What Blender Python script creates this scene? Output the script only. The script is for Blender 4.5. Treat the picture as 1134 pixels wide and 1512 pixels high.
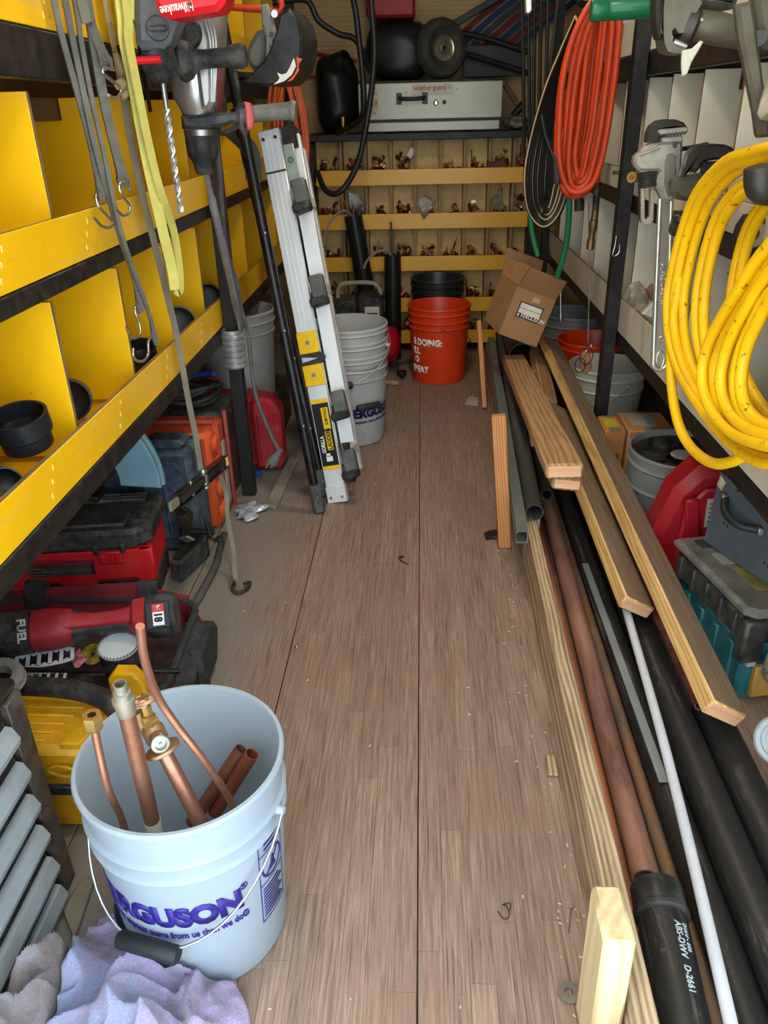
import bpy, math, random
from mathutils import Vector, Matrix, noise

for _o in list(bpy.data.objects):
    bpy.data.objects.remove(_o)
SC = bpy.context.scene
COL = SC.collection

# ---------------------------------------------------------------- camera
cam_data = bpy.data.cameras.new('camera')
cam_data.sensor_fit = 'VERTICAL'
cam_data.sensor_height = 36.0
cam_data.lens = 36.0 * 1150.0 / 1512.0
cam_data.clip_start = 0.01
cam = bpy.data.objects.new('camera', cam_data)
COL.objects.link(cam)
cam.matrix_world = Matrix(((0.99886, 0.0, 0.04777, 0.0),
                           (0.04250, 0.45667, -0.88862, 0.0),
                           (-0.02182, 0.88963, 0.45615, 1.2),
                           (0, 0, 0, 1)))
SC.camera = cam

# ---------------------------------------------------------------- light
SKY_COL = (0.78, 0.90, 1.0)
SKY_POWER = 5.0
FILL_POWER = 9.5
EXPOSURE = 0.0
wd = bpy.data.worlds.new('sky')
SC.world = wd
wd.use_nodes = True
_b = wd.node_tree.nodes['Background']
_b.inputs['Color'].default_value = (*SKY_COL, 1)
_b.inputs['Strength'].default_value = SKY_POWER
SC.view_settings.view_transform = 'Standard'
SC.view_settings.look = 'None'
SC.view_settings.gamma = 1.0
SC.view_settings.use_curve_mapping = False
SC.view_settings.exposure = EXPOSURE

# ---------------------------------------------------------------- materials
def lin(c):
    out = []
    for v in c:
        v = v / 255.0
        out.append(v / 12.92 if v <= 0.04045 else ((v + 0.055) / 1.055) ** 2.4)
    return (*out, 1.0)

MATS = {}

def _nodes(name):
    m = bpy.data.materials.new(name)
    m.use_nodes = True
    nt = m.node_tree
    return m, nt, nt.nodes['Principled BSDF']

def _n(nt, t, **kw):
    n = nt.nodes.new(t)
    for k, v in kw.items():
        setattr(n, k, v)
    return n

def _noise(nt, vec, scale, detail=4, rough=0.6, stretch=None):
    if stretch:
        mp = _n(nt, 'ShaderNodeMapping')
        mp.inputs['Scale'].default_value = stretch
        nt.links.new(vec, mp.inputs['Vector'])
        vec = mp.outputs['Vector']
    n = _n(nt, 'ShaderNodeTexNoise')
    n.inputs['Scale'].default_value = scale
    n.inputs['Detail'].default_value = detail
    n.inputs['Roughness'].default_value = rough
    nt.links.new(vec, n.inputs['Vector'])
    return n.outputs['Fac']

def _ramp(nt, fac, stops):
    r = _n(nt, 'ShaderNodeValToRGB')
    while len(r.color_ramp.elements) < len(stops):
        r.color_ramp.elements.new(0.5)
    for e, (p, c) in zip(r.color_ramp.elements, stops):
        e.position = p
        e.color = c if len(c) == 4 else (*c, 1)
    nt.links.new(fac, r.inputs['Fac'])
    return r.outputs['Color']

def _mix(nt, fac, a, b, mode='MIX'):
    m = _n(nt, 'ShaderNodeMix', data_type='RGBA', blend_type=mode)
    for sock, v in ((m.inputs['Factor'], fac), (m.inputs['A'], a), (m.inputs['B'], b)):
        pass
    ins = {'f': m.inputs[0], 'a': m.inputs[6], 'b': m.inputs[7]}
    for k, v in (('f', fac), ('a', a), ('b', b)):
        if hasattr(v, 'is_output') or isinstance(v, bpy.types.NodeSocket):
            nt.links.new(v, ins[k])
        else:
            ins[k].default_value = v
    return m.outputs[2]

def _bump(nt, bs, h, strength, dist=0.002):
    b = _n(nt, 'ShaderNodeBump')
    b.inputs['Strength'].default_value = strength
    b.inputs['Distance'].default_value = dist
    nt.links.new(h, b.inputs['Height'])
    nt.links.new(b.outputs['Normal'], bs.inputs['Normal'])

def plain(name, col, rough=0.5, metal=0.0, var=0.10, scale=9.0, bump=0.0, bscale=60.0,
          dust=0.0, dustcol=(150, 142, 128), coat=0.0, spots=None, spec=None, trans=0.0, stretch=None):
    if name in MATS:
        return MATS[name]
    m, nt, bs = _nodes(name)
    tc = _n(nt, 'ShaderNodeTexCoord').outputs['Object']
    f = _noise(nt, tc, scale, stretch=stretch)
    c = lin(col)
    lo = tuple(v * (1 - var * 1.6) for v in c[:3])
    hi = tuple(min(1, v * (1 + var * 1.6)) for v in c[:3])
    out = _ramp(nt, f, [(0.3, lo), (0.7, hi)])
    if dust > 0:
        f2 = _noise(nt, tc, scale * 2.3 + 3, 6, 0.7)
        k = _ramp(nt, f2, [(0.42, (0, 0, 0)), (0.72, (dust, dust, dust))])
        out = _mix(nt, k, out, lin(dustcol))
    if spots:
        f3 = _noise(nt, tc, spots[1], 5, 0.65)
        k = _ramp(nt, f3, [(spots[2], (0, 0, 0)), (min(1, spots[2] + 0.06), (1, 1, 1))])
        out = _mix(nt, k, out, lin(spots[0]))
    nt.links.new(out, bs.inputs['Base Color'])
    bs.inputs['Roughness'].default_value = rough
    bs.inputs['Metallic'].default_value = metal
    if coat:
        bs.inputs['Coat Weight'].default_value = coat
        bs.inputs['Coat Roughness'].default_value = 0.15
    bs.inputs['Specular IOR Level'].default_value = 0.33 if spec is None else spec
    if trans:
        bs.inputs['Transmission Weight'].default_value = trans
    if bump:
        _bump(nt, bs, _noise(nt, tc, bscale, 5), bump)
    MATS[name] = m
    return m

def grain(name, col, dark, along=1, rough=0.6, sc=1.0, strength=0.35, dust=0.0, dustcol=(140, 130, 115), randomize=0.0, endcol=None, rings=9.0, cross=0.75, amp=0.20):
    """wood with its grain along object axis `along`"""
    if name in MATS:
        return MATS[name]
    m, nt, bs = _nodes(name)
    t = _n(nt, 'ShaderNodeTexCoord')
    tc = t.outputs['Object']
    oi = _n(nt, 'ShaderNodeObjectInfo')
    if randomize:
        ad = _n(nt, 'ShaderNodeVectorMath', operation='ADD')
        cx = _n(nt, 'ShaderNodeCombineXYZ')
        mu = _n(nt, 'ShaderNodeMath', operation='MULTIPLY')
        mu.inputs[1].default_value = 37.0
        nt.links.new(oi.outputs['Random'], mu.inputs[0])
        for i in range(3):
            nt.links.new(mu.outputs[0], cx.inputs[i])
        nt.links.new(tc, ad.inputs[0])
        nt.links.new(cx.outputs[0], ad.inputs[1])
        tc = ad.outputs[0]
    st = [18.0 * sc] * 3
    st[along] = 0.9 * sc
    ws = [7.0] * 3
    ws[along] = 0.8
    warp = _noise(nt, tc, 1.0, 3, 0.55, stretch=tuple(ws))
    sx = _n(nt, 'ShaderNodeSeparateXYZ')
    nt.links.new(tc, sx.inputs[0])
    ax_ = [k_ for k_ in range(3) if k_ != along]
    lin1 = _n(nt, 'ShaderNodeMath', operation='MULTIPLY_ADD')
    lin1.inputs[1].default_value = cross
    nt.links.new(sx.outputs[ax_[1]], lin1.inputs[0])
    nt.links.new(sx.outputs[ax_[0]], lin1.inputs[2])
    lin2 = _n(nt, 'ShaderNodeMath', operation='MULTIPLY')
    lin2.inputs[1].default_value = 100.0 * rings * sc
    nt.links.new(lin1.outputs[0], lin2.inputs[0])
    ph = _n(nt, 'ShaderNodeMath', operation='MULTIPLY_ADD')
    ph.inputs[1].default_value = 34.0
    nt.links.new(warp, ph.inputs[0])
    nt.links.new(lin2.outputs[0], ph.inputs[2])
    sn = _n(nt, 'ShaderNodeMath', operation='SINE')
    nt.links.new(ph.outputs[0], sn.inputs[0])
    fine = _noise(nt, tc, 6.0, 6, 0.7, stretch=tuple(st))
    a = _n(nt, 'ShaderNodeMath', operation='MULTIPLY_ADD')
    a.inputs[1].default_value = amp
    nt.links.new(sn.outputs[0], a.inputs[0])
    nt.links.new(fine, a.inputs[2])
    k = _ramp(nt, a.outputs[0], [(0.30, (0, 0, 0)), (0.66, (1, 1, 1))])
    out = _mix(nt, k, lin(dark), lin(col))
    out = _mix(nt, strength, lin(col), out)
    if randomize:
        hs = _n(nt, 'ShaderNodeHueSaturation')
        mr = _n(nt, 'ShaderNodeMapRange')
        mr.inputs['To Min'].default_value = 1.0 - randomize
        mr.inputs['To Max'].default_value = 1.0 + randomize
        nt.links.new(oi.outputs['Random'], mr.inputs['Value'])
        nt.links.new(mr.outputs[0], hs.inputs['Value'])
        nt.links.new(out, hs.inputs['Color'])
        out = hs.outputs['Color']
    if dust:
        f2 = _noise(nt, t.outputs['Object'], 7, 6, 0.7)
        kk = _ramp(nt, f2, [(0.4, (0, 0, 0)), (0.7, (dust, dust, dust))])
        out = _mix(nt, kk, out, lin(dustcol))
    nt.links.new(out, bs.inputs['Base Color'])
    bs.inputs['Roughness'].default_value = rough
    _bump(nt, bs, a.outputs[0], 0.25, 0.0015)
    MATS[name] = m
    return m

def ply_faced(name, col, axis, edge=(120, 100, 75), rough=0.35, scuff=0.0, var=0.06):
    """painted plywood: paint on the faces across `axis`, bare ply layers on the edges"""
    if name in MATS:
        return MATS[name]
    m, nt, bs = _nodes(name)
    t = _n(nt, 'ShaderNodeTexCoord')
    tc = t.outputs['Object']
    sp = _n(nt, 'ShaderNodeSeparateXYZ')
    nt.links.new(t.outputs['Normal'], sp.inputs[0])
    ab = _n(nt, 'ShaderNodeMath', operation='ABSOLUTE')
    nt.links.new(sp.outputs[axis], ab.inputs[0])
    gt = _n(nt, 'ShaderNodeMath', operation='GREATER_THAN')
    gt.inputs[1].default_value = 0.6
    nt.links.new(ab.outputs[0], gt.inputs[0])
    f = _noise(nt, tc, 5, 4)
    c = lin(col)
    paint = _ramp(nt, f, [(0.3, tuple(v * (1 - var) for v in c[:3])), (0.7, tuple(min(1, v * (1 + var)) for v in c[:3]))])
    f4 = _noise(nt, tc, 38, 3, 0.5)
    k4 = _ramp(nt, f4, [(0.74, (0, 0, 0)), (0.80, (0.75, 0.75, 0.75))])
    paint = _mix(nt, k4, paint, lin(tuple(v * 0.45 for v in col)))
    if scuff:
        f3 = _noise(nt, tc, 26, 6, 0.7, stretch=(1, 0.12, 1))
        k = _ramp(nt, f3, [(0.58, (0, 0, 0)), (0.72, (scuff, scuff, scuff))])
        paint = _mix(nt, k, paint, lin((190, 170, 110)))
    st = [1.0, 1.0, 1.0]
    st[axis] = 60.0
    fe = _noise(nt, tc, 9, 3, 0.6, stretch=tuple(st))
    ed = _ramp(nt, fe, [(0.35, lin(tuple(v * 0.7 for v in edge))), (0.65, lin(tuple(min(255, v * 1.25) for v in edge)))])
    out = _mix(nt, gt.outputs[0], ed, paint)
    nt.links.new(out, bs.inputs['Base Color'])
    bs.inputs['Roughness'].default_value = rough
    _bump(nt, bs, _noise(nt, tc, 30, 4), 0.12, 0.001)
    MATS[name] = m
    return m

# ---------------------------------------------------------------- geometry builder
def frame(d, ref=None):
    d = Vector(d).normalized()
    r = Vector(ref) if ref is not None else (Vector((0, 0, 1)) if abs(d.z) < 0.9 else Vector((1, 0, 0)))
    u = r - d * r.dot(d)
    if u.length < 1e-6:
        r = Vector((1, 0, 0)) if abs(d.x) < 0.9 else Vector((0, 1, 0))
        u = r - d * r.dot(d)
    u.normalize()
    return d, u, d.cross(u)

def smooth_path(pts, n=6):
    """Catmull-Rom through pts"""
    P = [Vector(p) for p in pts]
    if len(P) < 3:
        return P
    out = []
    for i in range(len(P) - 1):
        p0 = P[i - 1] if i > 0 else P[i] * 2 - P[i + 1]
        p1, p2 = P[i], P[i + 1]
        p3 = P[i + 2] if i + 2 < len(P) else P[i + 1] * 2 - P[i]
        for k in range(n):
            t = k / n
            out.append(0.5 * ((2 * p1) + (p2 - p0) * t + (2 * p0 - 5 * p1 + 4 * p2 - p3) * t * t + (3 * p1 - p0 - 3 * p2 + p3) * t ** 3))
    out.append(P[-1])
    return out

class MB:
    def __init__(self):
        self.v = []
        self.f = []

    def add(self, vs, fs, mat=None):
        o = len(self.v)
        if mat is not None:
            vs = [mat @ Vector(q) for q in vs]
        self.v.extend([tuple(q) for q in vs])
        self.f.extend([tuple(i + o for i in q) for q in fs])
        return self

    def box(self, c, s, bev=0.0, rot=None):
        """box by centre and full size, chamfered"""
        hx, hy, hz = s[0] / 2, s[1] / 2, s[2] / 2
        M = Matrix.Translation(Vector(c))
        if rot is not None:
            M = M @ (rot if isinstance(rot, Matrix) else Matrix.Rotation(rot, 4, 'Z'))
        b = min(bev, hx * 0.95, hy * 0.95, hz * 0.95)
        if b <= 0:
            vs = [(x, y, z) for x in (-hx, hx) for y in (-hy, hy) for z in (-hz, hz)]
            fs = [(0, 1, 3, 2), (4, 6, 7, 5), (0, 4, 5, 1), (2, 3, 7, 6), (0, 2, 6, 4), (1, 5, 7, 3)]
            return self.add(vs, fs, M)
        vs, idx = [], {}
        for sx in (-1, 1):
            for sy in (-1, 1):
                for sz in (-1, 1):
                    for a in range(3):
                        p = [sx * (hx - b), sy * (hy - b), sz * (hz - b)]
                        p[a] = (sx * hx, sy * hy, sz * hz)[a]
                        idx[(sx, sy, sz, a)] = len(vs)
                        vs.append(p)
        fs = []
        for a in range(3):
            o1, o2 = [(1, 2), (0, 2), (0, 1)][a]
            for s_ in (-1, 1):
                q = []
                for (p1, p2) in ((-1, -1), (1, -1), (1, 1), (-1, 1)):
                    k = [0, 0, 0]
                    k[a] = s_; k[o1] = p1; k[o2] = p2
                    q.append(idx[(*k, a)])
                fs.append(tuple(q))
        for a in range(3):
            o1, o2 = [(1, 2), (0, 2), (0, 1)][a]
            for p1 in (-1, 1):
                for p2 in (-1, 1):
                    k = [0, 0, 0]; k[o1] = p1; k[o2] = p2
                    k0 = list(k); k0[a] = -1
                    k1 = list(k); k1[a] = 1
                    fs.append((idx[(*k0, o1)], idx[(*k1, o1)], idx[(*k1, o2)], idx[(*k0, o2)]))
        for sx in (-1, 1):
            for sy in (-1, 1):
                for sz in (-1, 1):
                    fs.append(tuple(idx[(sx, sy, sz, a)] for a in range(3)))
        return self.add(vs, fs, M)

    def bb(self, x0, x1, y0, y1, z0, z1, bev=0.0):
        return self.box(((x0 + x1) / 2, (y0 + y1) / 2, (z0 + z1) / 2), (abs(x1 - x0), abs(y1 - y0), abs(z1 - z0)), bev)

    def beam(self, p0, p1, w, h, bev=0.0, up=(0, 0, 1)):
        p0, p1 = Vector(p0), Vector(p1)
        d, u, s = frame(p1 - p0, up)
        M = Matrix.Translation((p0 + p1) / 2) @ Matrix(((s.x, d.x, u.x, 0), (s.y, d.y, u.y, 0), (s.z, d.z, u.z, 0), (0, 0, 0, 1)))
        b = MB().box((0, 0, 0), (w, (p1 - p0).length, h), bev)
        return self.add(b.v, b.f, M)

    def cyl(self, p0, p1, r0, r1=None, seg=20, cap=True):
        return self.rings([p0, p1], [r0, r0 if r1 is None else r1], seg, cap)

    def rings(self, pts, rad, seg=12, cap=True, ref=None):
        P = [Vector(p) for p in pts]
        n = len(P)
        if not hasattr(rad, '__len__'):
            rad = [rad] * n
        o = len(self.v)
        u = None
        for i, p in enumerate(P):
            d = (P[min(i + 1, n - 1)] - P[max(i - 1, 0)])
            if d.length < 1e-9:
                d = P[-1] - P[0]
            d.normalize()
            if u is None:
                _, u, w = frame(d, ref)
            else:
                u = u - d * u.dot(d)
                if u.length < 1e-6:
                    _, u, w = frame(d)
                u.normalize()
            w = d.cross(u)
            for k in range(seg):
                a = 2 * math.pi * k / seg
                q = p + (u * math.cos(a) + w * math.sin(a)) * rad[i]
                self.v.append(tuple(q))
        for i in range(n - 1):
            for k in range(seg):
                k2 = (k + 1) % seg
                self.f.append((o + i * seg + k, o + i * seg + k2, o + (i + 1) * seg + k2, o + (i + 1) * seg + k))
        if cap:
            self.f.append(tuple(o + k for k in range(seg))[::-1])
            self.f.append(tuple(o + (n - 1) * seg + k for k in range(seg)))
        return self

    def tube(self, pts, r, seg=10, sm=6, cap=True):
        return self.rings(smooth_path(pts, sm) if sm else pts, r, seg, cap)

    def lathe(self, prof, base=(0, 0, 0), axis=(0, 0, 1), seg=32, a0=0.0, a1=2 * math.pi, ref=None, cap=False):
        """prof: (r, h) pairs"""
        d, u, w = frame(axis, ref)
        B = Vector(base)
        full = abs(a1 - a0 - 2 * math.pi) < 1e-6
        m = seg if full else seg + 1
        o = len(self.v)
        for (r, h) in prof:
            for k in range(m):
                a = a0 + (a1 - a0) * k / seg
                self.v.append(tuple(B + d * h + (u * math.cos(a) + w * math.sin(a)) * r))
        for i in range(len(prof) - 1):
            for k in range(seg):
                k2 = (k + 1) % m
                self.f.append((o + i * m + k, o + i * m + k2, o + (i + 1) * m + k2, o + (i + 1) * m + k))
        return self

    def pipe(self, p0, p1, ro, ri, seg=24):
        p0, p1 = Vector(p0), Vector(p1)
        L = (p1 - p0).length
        return self.lathe([(ri, 0), (ro, 0), (ro, L), (ri, L), (ri, 0)], p0, p1 - p0, seg)

    def prism(self, poly, dv, bev=0.0):
        """polygon of 3D points (about planar), thickness vector dv centred on it; bev insets both faces"""
        P = [Vector(p) for p in poly]
        n = len(P)
        dv = Vector(dv)
        c = sum(P, Vector()) / n
        if bev > 0:
            nn = dv.normalized()
            ins = []
            # inset along the polygon's own edge normals
            area = sum(((P[i] - c).cross(P[(i + 1) % n] - c)).dot(nn) for i in range(n))
            sg = 1 if area > 0 else -1
            for i in range(n):
                e0 = (P[i] - P[i - 1]).normalized(); e1 = (P[(i + 1) % n] - P[i]).normalized()
                n0 = nn.cross(e0) * sg; n1 = nn.cross(e1) * sg
                m = n0 + n1
                if m.length < 0.3:
                    m = n0
                m.normalize()
                k = max(0.4, m.dot(n0))
                ins.append(P[i] + m * min(bev / k, bev * 1.6))
            h = max(0.0, dv.length / 2 - bev)
            loops = [[p - nn * dv.length / 2 for p in ins], [p - nn * h for p in P], [p + nn * h for p in P], [p + nn * dv.length / 2 for p in ins]]
        else:
            loops = [[p - dv / 2 for p in P], [p + dv / 2 for p in P]]
        o = len(self.v)
        for L in loops:
            self.v.extend(tuple(p) for p in L)
        for j in range(len(loops) - 1):
            for i in range(n):
                i2 = (i + 1) % n
                self.f.append((o + j * n + i, o + j * n + i2, o + (j + 1) * n + i2, o + (j + 1) * n + i))
        self.f.append(tuple(o + i for i in range(n))[::-1])
        self.f.append(tuple(o + (len(loops) - 1) * n + i for i in range(n)))
        return self

    def ribbon(self, pts, w, t, wdir, sm=6):
        """flat strap along pts, width w in direction wdir (one or per point)"""
        P = smooth_path(pts, sm) if sm else [Vector(p) for p in pts]
        n = len(P)
        multi = isinstance(wdir[0], (tuple, list, Vector))
        o = len(self.v)
        for i, p in enumerate(P):
            d = (P[min(i + 1, n - 1)] - P[max(i - 1, 0)]).normalized()
            if multi:
                q = i / max(1, n - 1) * (len(wdir) - 1)
                a = int(min(q, len(wdir) - 2)); fr = q - a
                wd_ = Vector(wdir[a]) * (1 - fr) + Vector(wdir[a + 1]) * fr
            else:
                wd_ = Vector(wdir)
            wd_ = (wd_ - d * wd_.dot(d)).normalized()
            nn = d.cross(wd_)
            ww = w[min(len(w) - 1, int(i / n * len(w)))] if hasattr(w, '__len__') else w
            for sx, sy in ((-1, -1), (1, -1), (1, 1), (-1, 1)):
                self.v.append(tuple(p + wd_ * sx * ww / 2 + nn * sy * t / 2))
        for i in range(n - 1):
            for k in range(4):
                k2 = (k + 1) % 4
                self.f.append((o + i * 4 + k, o + i * 4 + k2, o + (i + 1) * 4 + k2, o + (i + 1) * 4 + k))
        self.f.append((o + 3, o + 2, o + 1, o))
        self.f.append(tuple(o + (n - 1) * 4 + k for k in range(4)))
        return self

    def ball(self, c, r, seg=16, rg=10, squash=(1, 1, 1)):
        o = len(self.v)
        c = Vector(c)
        for i in range(rg + 1):
            th = math.pi * i / rg
            for k in range(seg):
                a = 2 * math.pi * k / seg
                self.v.append((c.x + r * squash[0] * math.sin(th) * math.cos(a), c.y + r * squash[1] * math.sin(th) * math.sin(a), c.z + r * squash[2] * math.cos(th)))
        for i in range(rg):
            for k in range(seg):
                k2 = (k + 1) % seg
                self.f.append((o + i * seg + k, o + (i + 1) * seg + k, o + (i + 1) * seg + k2, o + i * seg + k2))
        return self

    def xf(self, M):
        self.v = [tuple(M @ Vector(q)) for q in self.v]
        return self

WM = {}

def mesh_of(name, mb, m, sharp=38):
    me = bpy.data.meshes.new(name)
    me.from_pydata(mb.v, [], mb.f)
    me.validate()
    me.update()
    import bmesh
    bm = bmesh.new(); bm.from_mesh(me)
    bmesh.ops.remove_doubles(bm, verts=bm.verts, dist=1e-6)
    bmesh.ops.recalc_face_normals(bm, faces=bm.faces)
    bm.to_mesh(me); bm.free()
    for p in me.polygons:
        p.use_smooth = True
    me.set_sharp_from_angle(angle=math.radians(sharp))
    me.materials.append(m)
    return me

def thing(name, label, cat, loc=(0, 0, 0), rz=0.0, group=None, M=None):
    o = bpy.data.objects.new(name, None)
    o.empty_display_size = 0.05
    COL.objects.link(o)
    mw = M if M is not None else Matrix.Translation(Vector(loc)) @ Matrix.Rotation(rz, 4, 'Z')
    o.matrix_world = mw
    WM[o] = mw.copy()
    o['label'] = label
    o['category'] = cat
    if group:
        o['group'] = group
    return o

def part(name, mb, m, parent, label=None, world=True, stuff=False, sharp=38, pivot=None):
    """a child of `parent`; vertices given in world space (or in the thing's own frame: world=False)"""
    PM = WM[parent]
    if world:
        mb.xf(PM.inverted())
    me = mesh_of(name, mb, m, sharp)
    o = bpy.data.objects.new(name, me)
    COL.objects.link(o)
    o.parent = parent
    WM[o] = PM.copy()
    if label:
        o['label'] = label
    if stuff:
        o['kind'] = 'stuff'
    return o

def solo(name, mb, m, label, cat, loc=None, group=None, world=True, M=None, stuff=False, sharp=38):
    """a thing that is one mesh"""
    if M is None:
        if loc is None:
            zs = min(q[2] for q in mb.v)
            n = len(mb.v)
            loc = (sum(q[0] for q in mb.v) / n, sum(q[1] for q in mb.v) / n, zs)
        M = Matrix.Translation(Vector(loc))
    if world:
        mb.xf(M.inverted())
    me = mesh_of(name, mb, m, sharp)
    o = bpy.data.objects.new(name, me)
    COL.objects.link(o)
    o.matrix_world = M
    WM[o] = M.copy()
    o['label'] = label
    o['category'] = cat
    if group:
        o['group'] = group
    if stuff:
        o['kind'] = 'stuff'
    return o

def struct(name, mb, m, parent=None):
    me = mesh_of(name, mb, m)
    o = bpy.data.objects.new(name, me)
    COL.objects.link(o)
    WM[o] = Matrix.Identity(4)
    if parent is not None:
        o.parent = parent
    else:
        o['kind'] = 'structure'
    return o

def text_mb(s, size=0.02, bold=0.0, sx=1.0, align='LEFT', depth=0.0006):
    """flat lettering in the XY plane as an MB"""
    cu = bpy.data.curves.new('lettering', 'FONT')
    cu.body = s
    cu.size = size
    cu.offset = bold
    cu.extrude = depth
    cu.align_x = align
    cu.resolution_u = 3
    o = bpy.data.objects.new('lettering', cu)
    COL.objects.link(o)
    dg = bpy.context.evaluated_depsgraph_get()
    dg.update()
    me = bpy.data.meshes.new_from_object(o.evaluated_get(dg))
    b = MB()
    b.v = [(v.co.x * sx, v.co.y, v.co.z) for v in me.vertices]
    b.f = [tuple(p.vertices) for p in me.polygons]
    bpy.data.objects.remove(o)
    bpy.data.meshes.remove(me)
    bpy.data.curves.remove(cu)
    return b

def on_plane(mb, origin, xdir, ydir, off=0.0):
    """lay lettering (XY) onto a plane in space"""
    x = Vector(xdir).normalized()
    y = Vector(ydir); y = (y - x * y.dot(x)).normalized()
    n = x.cross(y)
    o = Vector(origin) + n * off
    mb.xf(Matrix(((x.x, y.x, n.x, o.x), (x.y, y.y, n.y, o.y), (x.z, y.z, n.z, o.z), (0, 0, 0, 1))))
    return mb

def on_cone(mb, r0, r1, h, a0, z0):
    """wrap lettering round a bucket wall (bottom radius r0, top radius r1); a0 = angle of x=0, text runs counter-clockwise seen from above"""
    out = []
    for (x, y, z) in mb.v:
        zz = z0 + y
        r = r0 + (r1 - r0) * zz / h
        a = a0 + x / r
        R_ = r + 0.0006 + z
        out.append((R_ * math.cos(a), R_ * math.sin(a), zz))
    mb.v = out
    return mb

# ================================================================ the truck box
WL, WR, YB, YO, ZC = -1.16, 1.10, 4.64, 0.22, 2.16
m_liner = plain('grey_liner', (150, 148, 140), 0.6, var=0.06)
m_plywall = grain('bulkhead_ply', (178, 140, 84), (140, 100, 55), along=0, strength=0.5, sc=0.6)
m_sub = plain('under_floor', (60, 50, 42), 0.8)
m_roof = plain('roof_skin', (200, 200, 195), 0.5, var=0.02)

fl = struct('floor', MB().bb(WL - 0.03, WR + 0.03, YO, YB + 0.03, -0.06, -0.016), m_sub)
struct('wall_left', MB().bb(WL - 0.03, WL, YO, YB, -0.06, ZC), m_liner)
struct('wall_right', MB().bb(WR, WR + 0.03, YO, YB, -0.06, ZC), m_liner)
struct('wall_back', MB().bb(WL, WR, YB, YB + 0.03, -0.06, ZC), m_plywall)
struct('ceiling', MB().bb(WL - 0.03, WR + 0.03, YO, YB + 0.03, ZC, ZC + 0.03), m_roof)

# floor: wide laminated boards, each made of narrow oak strips
rnd = random.Random(7)

def floor_mat(name, seed):
    m, nt, bs = _nodes(name)
    t = _n(nt, 'ShaderNodeTexCoord').outputs['Object']
    g = _n(nt, 'ShaderNodeNewGeometry').outputs['Position']
    oi = _n(nt, 'ShaderNodeObjectInfo').outputs['Random']
    fine = _noise(nt, g, 6, 7, 0.75, stretch=(30, 1.1, 1))
    crack = _noise(nt, g, 5, 5, 0.65, stretch=(38, 0.7, 1))
    c = _ramp(nt, fine, [(0.28, lin((92, 75, 63))), (0.5, lin((138, 115, 98))), (0.75, lin((176, 152, 132)))])
    hs = _n(nt, 'ShaderNodeHueSaturation')
    mr = _n(nt, 'ShaderNodeMapRange')
    mr.inputs['To Min'].default_value = 0.84
    mr.inputs['To Max'].default_value = 1.10
    nt.links.new(oi, mr.inputs['Value'])
    nt.links.new(mr.outputs[0], hs.inputs['Value'])
    nt.links.new(c, hs.inputs['Color'])
    c = hs.outputs['Color']
    # worn dark checks along the grain
    wear = _noise(nt, g, 1.7, 3, 0.5)
    k = _ramp(nt, crack, [(0.34, (1, 1, 1)), (0.41, (0, 0, 0))])
    kw = _ramp(nt, wear, [(0.36, (0, 0, 0)), (0.56, (0.9, 0.9, 0.9))])
    k = _mix(nt, 1.0, k, kw, 'MULTIPLY')
    c = _mix(nt, k, c, lin((54, 44, 38)))
    # red-brown paint patches left on the boards
    rp = _noise(nt, g, 2.6, 4, 0.6)
    kr = _ramp(nt, rp, [(0.46, (0, 0, 0)), (0.66, (0.4, 0.4, 0.4))])
    c = _mix(nt, kr, c, lin((140, 103, 84)))
    # trodden grey dust lying along the left edge of the walkway
    sp = _n(nt, 'ShaderNodeSeparateXYZ')
    nt.links.new(g, sp.inputs[0])
    nz = _noise(nt, g, 5.0, 5, 0.6)
    ma = _n(nt, 'ShaderNodeMath', operation='MULTIPLY_ADD')
    ma.inputs[1].default_value = 0.22
    nt.links.new(nz, ma.inputs[0])
    nt.links.new(sp.outputs[0], ma.inputs[2])
    kd = _ramp(nt, ma.outputs[0], [(0.0, (0, 0, 0)), (1.0, (0, 0, 0))])
    mr2 = _n(nt, 'ShaderNodeMapRange')
    mr2.inputs['From Min'].default_value = -0.26
    mr2.inputs['From Max'].default_value = -0.38
    nt.links.new(ma.outputs[0], mr2.inputs['Value'])
    mu = _n(nt, 'ShaderNodeMath', operation='MULTIPLY')
    mu.inputs[1].default_value = 0.75
    nt.links.new(mr2.outputs[0], mu.inputs[0])
    c = _mix(nt, mu.outputs[0], c, lin((126, 121, 112)))
    # pale specks of sawdust
    vo = _noise(nt, g, 210, 2, 0.5)
    ks = _ramp(nt, vo, [(0.77, (0, 0, 0)), (0.80, (0.6, 0.6, 0.6))])
    c = _mix(nt, ks, c, lin((205, 195, 180)))
    nt.links.new(c, bs.inputs['Base Color'])
    bs.inputs['Roughness'].default_value = 0.62
    _bump(nt, bs, fine, 0.35, 0.0015)
    MATS[name] = m
    return m

m_floor = floor_mat('worn_oak_floor', 0)
SW = 0.0405
nstrip = 0
seams = [-1.16, -0.98, -0.655, -0.33, -0.006, 0.318, 0.64, 0.96, 1.10]
for i in range(len(seams) - 1):
    xa, xb = seams[i] + 0.0012, seams[i + 1] - 0.0012
    if i in (3, 4):
        n = 8
        w = (xb - xa) / n
        for k in range(n):
            y = YO
            while y < YB:
                L = rnd.uniform(0.45, 1.15)
                y1 = min(YB, y + L)
                if YB - y1 < 0.25:
                    y1 = YB
                zt = rnd.uniform(-0.0009, 0.0)
                struct('floor_strip', MB().bb(xa + k * w + 0.0001, xa + (k + 1) * w - 0.0001, y + 0.0002, y1 - 0.0002, -0.0155, zt, 0.0003), m_floor, fl)
                y = y1
    else:
        for (ya, yb) in ((YO, 2.4), (2.4, YB)):
            struct('floor_board', MB().bb(xa, xb, ya + 0.001, yb - 0.001, -0.0155, 0, 0.001), m_floor, fl)

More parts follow.
